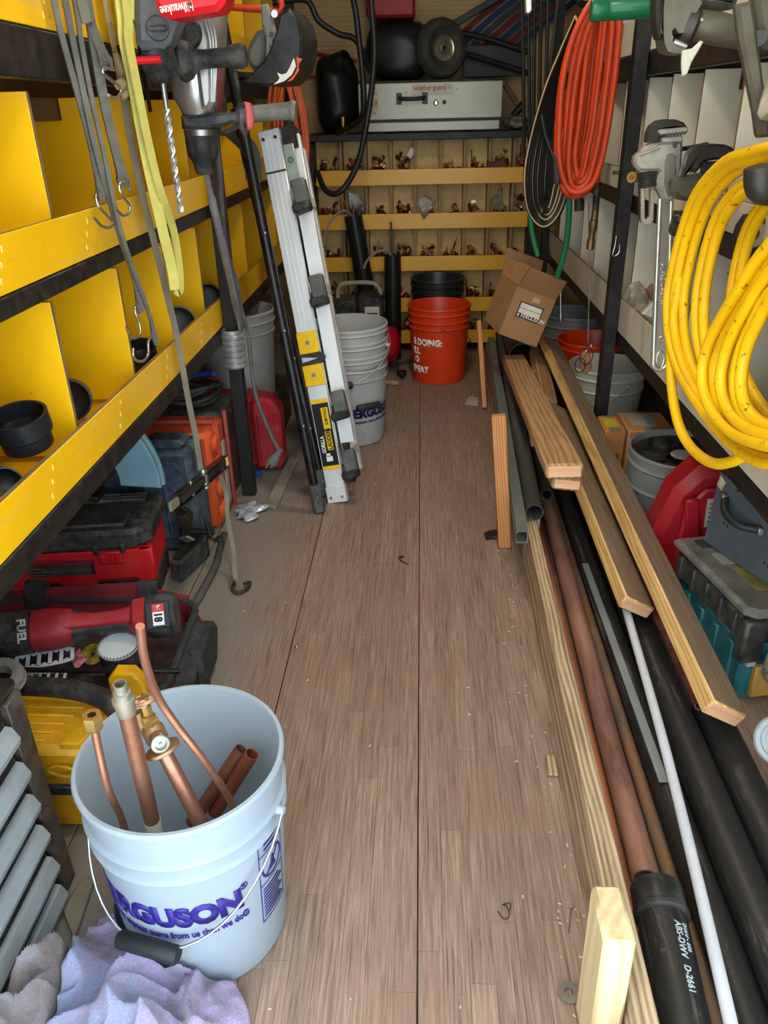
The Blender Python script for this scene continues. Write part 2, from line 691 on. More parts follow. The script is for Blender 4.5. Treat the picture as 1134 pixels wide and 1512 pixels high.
# ================================================================ left shelving
Y1, Y2 = 0.24, 4.26
m_yface = ply_faced('yellow_ply_rail', (243, 186, 8), 0, rough=0.3, scuff=0.5)
m_ydiv = ply_faced('yellow_ply_divider', (243, 186, 8), 1, rough=0.38)
m_yshelf = ply_faced('yellow_ply_shelf', (236, 180, 10), 2, rough=0.4)
m_black = plain('black_painted_steel', (20, 18, 16), 0.5, var=0.3, scale=14, dust=0.25, dustcol=(96, 82, 66), bump=0.1)
m_cleat = grain('brown_cleat', (104, 82, 58), (72, 54, 36), along=1, strength=0.4)
m_nail = plain('nail_head_filler', (240, 214, 120), 0.5, var=0.02)

LS = thing('shelving_unit', 'long yellow painted plywood bin shelving on black steel frame opposite the white one', 'shelving', (-0.64, 2.4, 0))
XF = -0.64
for (z0, z1, zb0, zb1) in ((0.604, 0.688, 0.556, 0.602), (0.965, 1.049, 0.930, 0.963), (1.338, 1.45, 1.262, 1.336)):
    part('front_rail', MB().bb(XF - 0.006, XF + 0.006, Y1, Y2, z0, z1, 0.0015), m_yface, LS)
    part('angle_bar', MB().bb(XF - 0.03, XF + 0.008, Y1, Y2, zb0, zb1, 0.003), m_black, LS)
    part('shelf_board', MB().bb(WL, XF - 0.031, Y1, Y2, zb1 - 0.012, zb1, 0.0), m_yshelf, LS)
    b = MB()
    for y in (0.98, 1.18, 1.52, 1.86, 2.2, 2.6, 3.0):
        for k in range(3):
            b.box((XF + 0.0062, y + k * 0.012, z0 + 0.02 + k * 0.022), (0.001, 0.005, 0.010), 0.0004)
    part('filled_nail_hole', b, m_nail, LS, stuff=True)

def divider(y, x0, x1, z0, z1, m, parent, notch_x, side=-1, t=0.012):
    """upright panel across the bay, notched at the top round the cleat"""
    nx0, nx1 = notch_x
    if side < 0:
        pts = [(x0, z0), (x1, z0), (x1, z1), (nx1, z1), (nx1, z1 - 0.045), (nx0, z1 - 0.045), (nx0, z1), (x0, z1)]
    else:
        pts = [(x0, z0), (x1, z0), (x1, z1), (nx1, z1), (nx1, z1 - 0.045), (nx0, z1 - 0.045), (nx0, z1), (x0, z1)]
    part('divider', MB().prism([(px, y, pz) for px, pz in pts], (0, t, 0), 0.0008), m, parent)

LROW = [(0.615, 0.912, [1.05, 1.385, 1.725, 2.05, 2.385, 2.72, 3.05, 3.38, 3.72, 4.05]),
        (0.970, 1.245, [1.10, 1.46, 1.94, 2.40, 2.78, 3.2, 3.62, 4.0]),
        (1.345, 1.72, [1.3, 1.62, 1.98, 2.3, 2.7, 3.05, 3.4, 3.8, 4.1])]
for z0, z1, ys in LROW:
    for y in ys:
        divider(y, WL + 0.002, -0.662, z0, z1, m_ydiv, LS, (-0.87, -0.81))
for zc in (0.8895, 1.2225):
    part('cleat', MB().bb(-0.866, -0.814, Y1, Y2, zc - 0.022 + 0.001, zc + 0.022), m_cleat, LS)
part('post', MB().bb(-0.632, -0.588, 2.46, 2.5, 0, 2.1, 0.002), grain('black_stained_post', (26, 24, 22), (12, 11, 10), along=2, strength=0.6, rough=0.6), LS)
part('post', MB().bb(-0.632, -0.588, 4.22, 4.26, 0, 2.1, 0.002), m_black, LS)
part('post', MB().bb(-0.632, -0.588, 0.24, 0.28, 0, 2.1, 0.002), m_black, LS)
part('top_bar', MB().bb(-0.632, -0.56, Y1, Y2, 1.702, 1.735, 0.002), m_black, LS)

# ================================================================ right shelving
m_wface = ply_faced('white_ply_rail', (204, 196, 174), 0, rough=0.45, edge=(110, 85, 62))
m_wdiv = ply_faced('white_ply_divider', (224, 214, 188), 1, rough=0.45, edge=(120, 92, 66))
m_wshelf = ply_faced('white_ply_shelf', (165, 160, 146), 2, rough=0.5, edge=(110, 85, 62))
RS = thing('shelving_unit', 'long white painted plywood bin shelving on black steel frame opposite the yellow one', 'shelving', (0.66, 2.4, 0))
for (z0, z1, zb0, zb1) in ((0.533, 0.642, 0.485, 0.531), (0.956, 1.022, 0.904, 0.954), (1.343, 1.44, 1.280, 1.341)):
    part('front_rail', MB().bb(0.656, 0.668, Y1, Y2, z0, z1, 0.0015), m_wface, RS)
    part('angle_bar', MB().bb(0.658, 0.69, Y1, Y2, zb0, zb1, 0.003), m_black, RS)
    part('shelf_board', MB().bb(0.691, WR, Y1, Y2, zb1 - 0.012, zb1), m_wshelf, RS)
RROW = [(0.544, 0.890, [0.85, 1.16, 1.45, 1.74, 2.03, 2.34, 2.63, 2.94, 3.23, 3.52, 3.82, 4.1]),
        (0.967, 1.276, [0.80, 1.07, 1.365, 1.63, 1.91, 2.185, 2.45, 2.70, 2.99, 3.28, 3.57, 3.87]),
        (1.354, 1.72, [1.07, 1.43, 1.78, 2.14, 2.5, 2.85, 3.2, 3.57, 3.95])]
for z0, z1, ys in RROW:
    for y in ys:
        divider(y, 0.683, WR - 0.002, z0, z1, m_wdiv, RS, (0.768, 0.816), 1)
for zc in (0.8675, 1.2535):
    part('cleat', MB().bb(0.772, 0.812, Y1, Y2, zc - 0.021, zc + 0.022), m_cleat, RS)
part('post', MB().bb(0.612, 0.654, 2.62, 2.66, 0, 2.1, 0.002), m_black, RS)
part('post', MB().bb(0.618, 0.654, 4.22, 4.26, 0, 2.1, 0.002), m_black, RS)
part('post', MB().bb(0.618, 0.654, 0.24, 0.28, 0, 2.1, 0.002), m_black, RS)
part('top_bar', MB().bb(0.624, 0.654, Y1, Y2, 1.66, 1.70, 0.002), m_black, RS)
# ================================================================ back bins
m_bin = plain('bin_back_ply', (214, 174, 108), 0.6, var=0.12, scale=6, dust=0.3, dustcol=(110, 82, 50), bump=0.05)
m_bindiv = grain('bin_divider_ply', (150, 116, 72), (110, 82, 48), along=2, strength=0.4)
m_yback = ply_faced('yellow_ply_back_rail', (224, 164, 0), 1, rough=0.38)
BS = thing('bin_rack', 'wooden rack of fitting bins with five yellow front rails across far end', 'shelving', (0.02, 4.4, 0))
part('back_panel', MB().bb(-0.544, 0.554, 4.425, 4.44, 0.03, 1.075), m_bin, BS)
part('side_panel', MB().bb(-0.575, -0.545, 4.30, 4.62, 0.0, 1.07, 0.002), m_black, BS)
part('side_panel', MB().bb(0.555, 0.585, 4.30, 4.62, 0.0, 1.07, 0.002), m_black, BS)
part('top_frame', MB().bb(-0.575, 0.585, 4.27, 4.62, 1.076, 1.11, 0.003), m_black, BS)
RAILZ = [(0.870, 0.944), (0.657, 0.734), (0.444, 0.521), (0.228, 0.304), (0.055, 0.127)]
for a, c in RAILZ:
    part('front_rail', MB().bb(-0.535, 0.548, 4.288, 4.30, a, c, 0.0015), m_yback, BS)
    part('shelf_board', MB().bb(-0.544, 0.554, 4.302, 4.424, a + 0.006, a + 0.018), m_bindiv, BS)
COLX = [-0.407, -0.282, -0.153, -0.032, 0.096, 0.22, 0.344, 0.467]
for r in range(5):
    z0 = RAILZ[r][0] + 0.019
    z1 = (RAILZ[r - 1][0] + 0.005) if r else 1.075
    for x in COLX:
        part('bin_divider', MB().bb(x - 0.006, x + 0.006, 4.315, 4.424, z0, z1 - 0.001), m_bindiv, BS)

# ================================================================ unseen fill lamps added under the roof to brighten the interior
m_fillbody = plain('fill_lamp_housing', (190, 190, 186), 0.4)
_lm, _lnt, _lbs = _nodes('fill_lamp_lens')
_lbs.inputs['Base Color'].default_value = (0.9, 0.88, 0.8, 1)
_lbs.inputs['Emission Color'].default_value = (1.0, 0.86, 0.66, 1)
_lbs.inputs['Emission Strength'].default_value = 3.0
for k, (x, y, pw) in enumerate(((0.0, 1.1, 0.9), (0.0, 2.5, 1.0))):
    t = thing('roof_fill_lamp', ('added round fill lamp on truck roof nearest the door', 'added round fill lamp on truck roof deeper in')[k], 'ceiling light', (x, y, ZC))
    part('housing', MB().lathe([(0, 0), (0.10, 0), (0.11, -0.012), (0.095, -0.02), (0, -0.02)], (x, y, ZC), seg=32), m_fillbody, t)
    part('lens', MB().lathe([(0.09, -0.0205), (0.08, -0.035), (0.05, -0.043), (0, -0.045)], (x, y, ZC), seg=32), _lm, t)
    ld = bpy.data.lights.new('fill_light', 'AREA')
    ld.shape = 'DISK'
    ld.size = 0.18
    ld.energy = FILL_POWER * pw
    ld.color = (1.0, 0.87, 0.66)
    lo = bpy.data.objects.new('fill_light', ld)
    COL.objects.link(lo)
    lo.parent = t
    lo.matrix_parent_inverse = Matrix.Identity(4)
    lo.location = (0, 0, -0.06)

# ================================================================ buckets
def bucket_plastic(name, col, tl=0.25, rough=0.4, dust=0.0):
    if name in MATS:
        return MATS[name]
    m, nt, bs = _nodes(name)
    tc = _n(nt, 'ShaderNodeTexCoord').outputs['Object']
    f = _noise(nt, tc, 5, 5)
    c = lin(col)
    out = _ramp(nt, f, [(0.3, tuple(v * 0.93 for v in c[:3])), (0.7, tuple(min(1, v * 1.04) for v in c[:3]))])
    if dust:
        f2 = _noise(nt, tc, 16, 6, 0.7)
        k = _ramp(nt, f2, [(0.5, (0, 0, 0)), (0.78, (dust, dust, dust))])
        out = _mix(nt, k, out, lin((120, 105, 88)))
    nt.links.new(out, bs.inputs['Base Color'])
    bs.inputs['Roughness'].default_value = rough
    tr = _n(nt, 'ShaderNodeBsdfTranslucent')
    nt.links.new(out, tr.inputs['Color'])
    mx = _n(nt, 'ShaderNodeMixShader')
    mx.inputs[0].default_value = tl
    nt.links.new(bs.outputs[0], mx.inputs[1])
    nt.links.new(tr.outputs[0], mx.inputs[2])
    nt.links.new(mx.outputs[0], nt.nodes['Material Output'].inputs['Surface'])
    MATS[name] = m
    return m

m_bwhite = bucket_plastic('translucent_white_plastic', (178, 192, 203), 0.30, 0.35)
m_bwhite2 = bucket_plastic('dusty_white_plastic', (198, 198, 194), 0.25, 0.45, 0.35)
m_borange = bucket_plastic('orange_plastic', (226, 62, 14), 0.12, 0.4, 0.12)
m_bgrey = bucket_plastic('grey_plastic', (122, 124, 120), 0.1, 0.5, 0.25)
m_bblack = bucket_plastic('black_plastic_pail', (28, 30, 34), 0.02, 0.4, 0.15)
m_wire = plain('galvanised_wire', (176, 180, 182), 0.3, 0.9, var=0.1)
m_gripb = plain('black_grip_plastic', (34, 38, 40), 0.5, var=0.1)
m_print = plain('purple_print', (46, 38, 126), 0.45, var=0.04)
m_printd = plain('navy_print', (30, 32, 92), 0.45, var=0.04)
m_printw = plain('white_print', (240, 232, 222), 0.5, var=0.03)

def bail(t, rt, zh, ang, drop, mgrip=True, m=None, grip_len=0.10, gr=0.014):
    """wire handle hanging against the bucket side; ang = angle of the droop direction"""
    rr = rt + 0.014
    pts = []
    d = Vector((math.cos(ang), math.sin(ang), 0))
    s = Vector((-math.sin(ang), math.cos(ang), 0))
    n = 26
    for i in range(n + 1):
        a = math.pi * i / n
        c_, s_ = math.cos(a), math.sin(a)
        p = s * (rr * -c_) + d * (math.sqrt(max(0.0, 1 - c_ * c_)) * rr * 0.985) + Vector((0, 0, zh - drop * s_))
        pts.append(p)
    h = part('handle', MB().rings(pts, 0.0021, 8), m_wire, t, world=False)
    if mgrip:
        k = pts[n // 2]
        gp = MB().rings([k - s * grip_len / 2, k - s * grip_len * 0.46, k + s * grip_len * 0.46, k + s * grip_len / 2], [gr * 0.8, gr, gr, gr * 0.8], 16)
        part('grip', gp, m_gripb, h, world=False)
    for sg in (-1, 1):
        e = MB().cyl(s * (rr - 0.016) * sg + Vector((0, 0, zh)), s * (rr + 0.003) * sg + Vector((0, 0, zh)), 0.008, 0.006, 12)
        part('handle_ear', e, m or m_bwhite, t, world=False)
    return h

def bucket(label, loc, m, rz=0.0, rb=0.130, rt=0.150, H_=0.37, rings=(0.245, 0.285, 0.325), wall=0.004, group=None, handle=None, name='bucket', seg=56, tilt=None):
    M = Matrix.Translation(Vector(loc)) @ Matrix.Rotation(rz, 4, 'Z')
    if tilt:
        M = M @ Matrix.Rotation(tilt[0], 4, tilt[1])
    t = thing(name, label, 'bucket', group=group, M=M)
    R_ = lambda z: rb + (rt - rb) * z / H_
    pr = [(0, 0.004), (rb - 0.012, 0.004), (rb - 0.008, 0.0), (rb - 0.002, 0.002), (rb, 0.008)]
    for z in rings:
        pr += [(R_(z - 0.006), z - 0.006), (R_(z) + 0.004, z - 0.003), (R_(z) + 0.006, z), (R_(z) + 0.004, z + 0.003), (R_(z + 0.006), z + 0.006)]
    pr += [(R_(H_ - 0.012), H_ - 0.012), (rt + 0.004, H_ - 0.010), (rt + 0.005, H_ - 0.004), (rt + 0.003, H_), (rt - wall * 0.5, H_), (rt - wall, H_ - 0.004),
           (rb - wall, 0.012), (rb - 0.014, 0.007), (0, 0.007)]
    part('bucket_body', MB().lathe(pr, seg=seg), m, t, world=False, sharp=50)
    if handle:
        bail(t, R_(handle.get('z', 0.30)), handle.get('z', 0.30), handle['ang'], handle.get('drop', 0.15), handle.get('grip', True), m)
    return t

def cone_text(t, s, size, a_deg, z0, m, rb=0.13, rt=0.15, H_=0.37, bold=0.0, sx=1.0, align='LEFT', off=0.0):
    b = text_mb(s, size, bold, sx, align)
    on_cone(b, rb + off, rt + off, H_, math.radians(a_deg), z0)
    return part('printed_lettering', b, m, t, world=False, sharp=180)

def swirl_logo(t, a_deg, z0, s, m, rb=0.13, rt=0.15):
    """four-leaf pinwheel mark beside the wordmark"""
    b = MB()
    for k in range(4):
        a = k * math.pi / 2 + 0.3
        cx, cy = math.cos(a) * s * 0.30, math.sin(a) * s * 0.30
        ring = [(cx + math.cos(a + 0.9) * s * 0.30 * math.cos(q) - math.sin(a + 0.9) * s * 0.17 * math.sin(q),
                 cy + math.sin(a + 0.9) * s * 0.30 * math.cos(q) + math.cos(a + 0.9) * s * 0.17 * math.sin(q), 0) for q in [i * math.pi / 8 for i in range(16)]]
        b.prism(ring, (0, 0, 0.001))
    on_cone(b, rb, rt, 0.37, math.radians(a_deg), z0)
    part('printed_emblem', b, m, t, world=False, sharp=180)

# --- the bucket in front, with its copper offcuts
BX, BY = -0.355, 0.845
NB = bucket('white translucent bucket with purple lettering holding copper pipes on floor nearest the door', (BX, BY, 0), m_bwhite, rb=0.128, rt=0.148,
            rings=(0.268, 0.300), handle=None, seg=80)
bail(NB, 0.143, 0.295, math.radians(-104), 0.155, True, m_bwhite, 0.098, 0.0135)
cone_text(NB, 'FERGUSON', 0.054, -147, 0.170, m_print, 0.128, 0.148, bold=0.0036, sx=0.88)
cone_text(NB, '\u00ae', 0.018, -48, 0.203, m_print, 0.128, 0.148)
cone_text(NB, 'Nobody expects more from us than we do\u00ae', 0.0190, -147, 0.141, m_print, 0.128, 0.148, bold=0.0005, sx=0.71)
# warning panel round the right side
wp = MB()
def strip(b, x0, y0, x1, y1, w=0.0014):
    d = Vector((x1 - x0, y1 - y0, 0)); n = Vector((-d.y, d.x, 0)).normalized() * w / 2
    k = max(1, int(d.length / 0.012))
    for i in range(k):
        a = Vector((x0, y0, 0)) + d * (i / k); c = Vector((x0, y0, 0)) + d * ((i + 1) / k)
        b.prism([a - n, c - n, c + n, a + n], (0, 0, 0.0006))
for (x0, y0, x1, y1) in ((0, 0, 0.062, 0), (0, 0.18, 0.062, 0.18), (0, 0, 0, 0.18), (0.062, 0, 0.062, 0.18), (0, 0.082, 0.062, 0.082), (0, 0.145, 0.062, 0.145)):
    strip(wp, x0, y0, x1, y1)
for i in range(24):
    a, c = 2 * math.pi * i / 24, 2 * math.pi * (i + 1) / 24
    strip(wp, 0.031 + 0.025 * math.cos(a), 0.113 + 0.025 * math.sin(a), 0.031 + 0.025 * math.cos(c), 0.113 + 0.025 * math.sin(c), 0.004)
strip(wp, 0.015, 0.096, 0.047, 0.131, 0.004)
wp.prism([(0.022, 0.098, 0), (0.040, 0.098, 0), (0.036, 0.112, 0), (0.026, 0.112, 0)], (0, 0, 0.0005))
wp.prism([(0.026, 0.114, 0), (0.036, 0.114, 0), (0.033, 0.126, 0), (0.029, 0.126, 0)], (0, 0, 0.0005))
for k in range(9):
    strip(wp, 0.005, 0.010 + k * 0.0075, 0.057 - (k % 3) * 0.006, 0.010 + k * 0.0075, 0.0032)
for k in range(2):
    strip(wp, 0.012, 0.154 + k * 0.011, 0.05, 0.154 + k * 0.011, 0.005)
on_cone(wp, 0.128, 0.148, 0.37, math.radians(-33), 0.09)
part('printed_warning_panel', wp, m_print, NB, world=False, sharp=180)

def copper_mat(name, col, rough=0.28, tarn=(96, 52, 34), amt=0.5, scale=7, metal=0.85, stretch=None):
    if name in MATS:
        return MATS[name]
    m, nt, bs = _nodes(name)
    tc = _n(nt, 'ShaderNodeTexCoord').outputs['Object']
    f = _noise(nt, tc, scale, 6, 0.65, stretch=stretch)
    k = _ramp(nt, f, [(0.42, (0, 0, 0)), (0.66, (amt, amt, amt))])
    out = _mix(nt, k, lin(col), lin(tarn))
    nt.links.new(out, bs.inputs['Base Color'])
    bs.inputs['Metallic'].default_value = metal
    r = _ramp(nt, f, [(0.3, (rough,) * 3), (0.8, (min(1, rough + 0.3),) * 3)])
    nt.links.new(r, bs.inputs['Roughness'])
    MATS[name] = m
    return m

m_cu = copper_mat('bright_copper', (196, 138, 110))
m_cud = copper_mat('dull_copper', (150, 98, 72), 0.45, (92, 70, 52), 0.8)
m_brass = copper_mat('brass', (196, 160, 92), 0.3, (140, 104, 60), 0.4)
m_bronze = copper_mat('cast_bronze', (186, 150, 112), 0.42, (130, 96, 66), 0.4)
m_solder = copper_mat('flux_stained_end', (170, 160, 140), 0.5, (90, 130, 120), 0.8, 30)

# tall copper pipe with an adapter on top
P0, P1 = Vector((-0.395, 0.80, 0.022)), Vector((-0.376,0.752,0.575))
d = (P1 - P0).normalized()
t = thing('copper_pipe', 'tall straight copper pipe with threaded adapter standing in front white bucket', 'pipe', P0)
part('pipe_tube', MB().pipe(P0, P1 - d * 0.050, 0.0110, 0.0098), m_cu, t)
part('adapter', MB().lathe([(0.0118, 0), (0.0128, 0.003), (0.0125, 0.018), (0.0142, 0.020), (0.0142, 0.027), (0.0112, 0.029), (0.0112, 0.038), (0.0086, 0.039), (0.0086, 0.052), (0.0068, 0.052), (0.0068, 0.03)], P1 - d * 0.054, d, 24), m_solder, t, 'flux stained threaded adapter')
part('paper_sleeve', MB().pipe(P0 + d * 0.245, P0 + d * 0.285, 0.0117, 0.0112), plain('pale_green_paper', (190, 198, 170), 0.7), t)

# copper pipe with hose valve
V0, V1 = Vector((-0.319,0.778,0.310)), Vector((-0.361,0.803,0.415))
d = (V1 - V0).normalized()
t = thing('hose_valve', 'bronze hose valve with round flange soldered onto short copper pipe in front bucket', 'valve', V0)
part('pipe_tube', MB().pipe(V0 - d * 0.05, V1, 0.0110, 0.0098), m_cu, t)
part('flange', MB().lathe([(0.0, -0.003), (0.0235, -0.003), (0.025, -0.0015), (0.025, 0.003), (0.020, 0.005), (0.0, 0.005)], V1, d, 32), m_bronze, t)
vb = MB().lathe([(0.011, 0.0), (0.012, 0.010), (0.0155, 0.016), (0.0155, 0.034), (0.011, 0.040), (0.0, 0.042)], V1, d, 20)
px, nx = Vector((0.96, -0.25, 0.05)), Vector((-0.55, 0.45, 0.7)).normalized()
c0 = V1 + d * 0.025
vb.cyl(c0, c0 + Vector((0.50, -0.8, 0.30)).normalized() * 0.030, 0.0105, 0.0112, 20)
vb.tube([c0, c0 + Vector((-0.018, 0.010, 0.006)), c0 + Vector((-0.026, 0.014, 0.026))], 0.0095, 12)
part('valve_body', vb, m_bronze, t)
q = c0 + Vector((0.50, -0.8, 0.30)).normalized() * 0.0303
od = Vector((0.50, -0.8, 0.30)).normalized()
part('hose_outlet', MB().lathe([(0.0118, 0), (0.0130, 0.002), (0.0122, 0.004), (0.0130, 0.006), (0.0122, 0.008), (0.0130, 0.009), (0.0115, 0.010), (0.0085, 0.010), (0.0085, 0.005), (0.002, 0.005), (0, 0.008)], q, od, 24), plain('chromed_outlet', (150, 146, 132), 0.35, 0.8), t)
st0 = c0 + d * 0.006
sd = (Vector((-0.380,0.820,0.475)) - st0).normalized()
part('bonnet', MB().lathe([(0.0115, 0.002), (0.0125, 0.014), (0.0105, 0.016), (0.0105, 0.022), (0.0075, 0.024), (0.0075, 0.036), (0.0045, 0.037), (0.0045, 0.045)], st0, sd, 6), m_brass, t)
hc = st0 + sd * 0.046
_, hu, hw = frame(sd, (1, 0, 0.2))
hb = MB().lathe([(0.0, -0.004), (0.008, -0.004), (0.008, 0.004), (0.0, 0.004)], hc, sd, 16)
for k in range(4):
    a = k * math.pi / 2 + 0.35
    dd = hu * math.cos(a) + hw * math.sin(a)
    hb.rings([hc + dd * 0.005, hc + dd * 0.015, hc + dd * 0.019], [0.0045, 0.004, 0.0062], 10)
for k in range(4):
    a = k * math.pi / 2 + 0.35
    arc = [hc + (hu * math.cos(a + j * 0.2) + hw * math.sin(a + j * 0.2)) * 0.019 for j in range(9)]
    hb.rings(arc, 0.0028, 8)
part('hand_wheel', hb, m_bronze, t)

def soft_tube(label, pts, r, nut=None):
    t = thing('copper_tube', label, 'tube', pts[-1])
    part('tube_bend', MB().tube(pts, r, 12, 8), m_cu, t)
    if nut:
        p = Vector(pts[0]); dn = (Vector(pts[1]) - p).normalized()
        part('flare_nut', MB().lathe([(0.006, -0.012), (0.0125, -0.012), (0.0125, 0.006), (0.009, 0.012), (0.006, 0.012)], p, dn, 6), m_brass, t, 'brass flare nut')
    return t
soft_tube('short bent copper tube with brass nut leaning inside front bucket', [(-0.416,0.741,0.520), (-0.418,0.741,0.470), (-0.420,0.744,0.400), (-0.426,0.770,0.310), (-0.43, 0.785, 0.2), (-0.428, 0.82, 0.03)], 0.0053, True)
soft_tube('long thin bent copper tube rising above rim of front bucket', [(-0.311,0.697,0.700), (-0.321,0.714,0.640), (-0.328,0.745,0.560), (-0.315,0.757,0.500), (-0.293,0.769,0.430), (-0.275,0.807,0.300), (-0.26, 0.81, 0.18), (-0.27, 0.83, 0.09)], 0.0053)

for (lab, a, c, m, r) in (('dull brown copper offcut lying slanted in front bucket behind the redder one', (-0.282,0.908,0.315), (-0.369,0.872,0.190), m_cud, 0.0112),
                       ('redder copper offcut with dark open end slanted in front bucket, nearer the rim', (-0.262,0.893,0.320), (-0.333,0.884,0.200), copper_mat('red_copper', (172, 100, 70), 0.4, (120, 66, 44), 0.6), 0.0112)):
    a, c = Vector(a), Vector(c)
    solo('copper_offcut', MB().pipe(c, a, r, r - 0.0014), m, lab, 'pipe', loc=c)

# --- nested stack beside the ladder
SX, SY = -0.285, 3.04
for k, (z, lab, hd) in enumerate(((0.0, 'bottom white bucket of nested stack beside ladder, with navy lettering', dict(ang=math.radians(-60), drop=0.115, z=0.29)),
                             (0.052, 'middle white bucket of nested stack beside ladder, with its black grip hanging', dict(ang=math.radians(-100), drop=0.12, z=0.338)),
                             (0.104, 'top open white bucket of nested stack beside ladder', dict(ang=math.radians(-62), drop=0.12, z=0.338, grip=False)))):
    b = bucket(lab, (SX, SY, z), m_bwhite2, group='nested white buckets', handle=hd, wall=0.0016, rings=(0.27, 0.31, 0.345) if k == 0 else (0.346,))
    if k == 0:
        swirl_logo(b, -100, 0.145, 0.030, m_printd)
        cone_text(b, 'FERGUSON', 0.050, -92, 0.125, m_printd, bold=0.0032, sx=0.96)
        cone_text(b, 'Nobody expects more from us than we do', 0.0185, -104, 0.100, m_printd, bold=0.0006, sx=0.86)

# --- orange bucket and the black one behind it
OB = bucket('orange bucket with white capital lettering in front of the far bins', (0.087, 3.835, 0), m_borange, rings=(0.27, 0.30, 0.335), handle=dict(ang=math.radians(5), drop=0.1, z=0.285, grip=False))
for s, a, z in (('E DOING:', -150, 0.195), ('ILL', -151, 0.150), ('O', -148, 0.106), ('EPEAT', -157, 0.058)):
    cone_text(OB, s, 0.044, a, z, m_printw, bold=0.0022, sx=0.84)
KB = bucket('black bucket of loose fittings behind orange bucket', (0.085, 4.142, 0.07), m_bblack, rb=0.118, rt=0.138, rings=(0.30, 0.335), H_=0.37)

# --- buckets under the right shelf
GB = bucket('grey bucket with black dish on top under white shelf beside post', (0.768, 2.145, 0), m_bgrey, rb=0.138, rt=0.152, H_=0.31, rings=(0.20, 0.27), handle=dict(ang=math.radians(-20), drop=0.14, z=0.25, grip=False))
part('insert_dish', MB().lathe([(0, 0.258), (0.045, 0.258), (0.047, 0.274), (0.12, 0.276), (0.142, 0.292), (0.144, 0.292), (0.13, 0.270), (0.0, 0.254)], (0, 0, 0), seg=48), plain('black_dish', (20, 21, 20), 0.3, var=0.2, dust=0.25), GB, 'black dish insert', world=False)
part('dish_ribs', (lambda b: [b.beam((0.05 * math.cos(a), 0.05 * math.sin(a), 0.278), (0.13 * math.cos(a), 0.13 * math.sin(a), 0.285), 0.003, 0.008) for a in [k * math.pi / 3 + 0.4 for k in range(6)]] and b)(MB()), MATS['black_dish'], GB, world=False)
part('hub_disc', MB().lathe([(0.004, 0.286), (0.004, 0.290), (0.034, 0.290), (0.036, 0.288), (0.034, 0.285), (0.0, 0.285)], (0, 0, 0), seg=32), plain('pale_disc', (196, 192, 178), 0.5), GB, 'pale round hub', world=False)
bucket('white bucket under white shelf behind cardboard cartons', (0.755, 3.11, 0), bucket_plastic('white_pail', (214, 210, 194), 0.12, 0.45, 0.3), H_=0.28, rings=(0.19, 0.24), handle=dict(ang=math.radians(200), drop=0.1, z=0.22, grip=False))
bucket('orange bucket under white shelf between white and grey buckets', (0.755, 3.43, 0), m_borange, H_=0.30, rings=(0.22, 0.265))
bucket('grey bucket deepest in under white shelf', (0.72, 3.76, 0), m_bgrey, H_=0.34, rings=(0.24, 0.29), handle=dict(ang=math.radians(-130), drop=0.14, z=0.28, grip=False))
# --- buckets under the left shelf
bucket('white bucket behind black post under yellow shelf', (-0.72, 3.0, 0.20), m_bwhite2, rings=(0.26, 0.30, 0.335), H_=0.34)
bucket('white bucket farther in under yellow shelf with a stray wire across it', (-1.012, 3.12, 0.2), m_bwhite2, rings=(0.24, 0.29, 0.335), H_=0.34)

# ================================================================ things on the floor under and before the yellow shelving
m_blkplas = plain('dusty_black_plastic', (40, 41, 42), 0.5, var=0.2, scale=12, dust=0.5, dustcol=(120, 116, 108), bump=0.08)
m_redplas = plain('red_tool_plastic', (205, 24, 34), 0.42, var=0.08, dust=0.12)
m_redcase = plain('worn_red_case', (178, 30, 40), 0.5, var=0.1, dust=0.3, dustcol=(150, 110, 96))
m_navy = plain('dusty_navy_plastic', (44, 58, 74), 0.5, var=0.15, dust=0.55, dustcol=(120, 124, 124), stretch=(1, 1, 0.25))
m_orangecase = plain('orange_case_plastic', (222, 84, 30), 0.5, var=0.08, dust=0.2)
m_orangedk = plain('brick_orange_edge', (176, 66, 46), 0.5, dust=0.3)
m_ycase = plain('yellow_tool_plastic', (218, 160, 20), 0.45, var=0.1, scale=14, dust=0.4, dustcol=(140, 112, 60))
m_steel = plain('worn_steel', (150, 150, 148), 0.35, 0.9, var=0.15, dust=0.2)
m_rubber = plain('black_rubber', (26, 26, 26), 0.6, var=0.2, dust=0.25)
m_redcloth = plain('red_canvas', (112, 24, 34), 0.85, var=0.25, scale=18, dust=0.25, dustcol=(90, 60, 58), bump=0.3, bscale=240)
m_blkcloth = plain('black_webbing', (42, 42, 44), 0.85, var=0.2, scale=20, dust=0.35, dustcol=(90, 88, 84), bump=0.3, bscale=260)

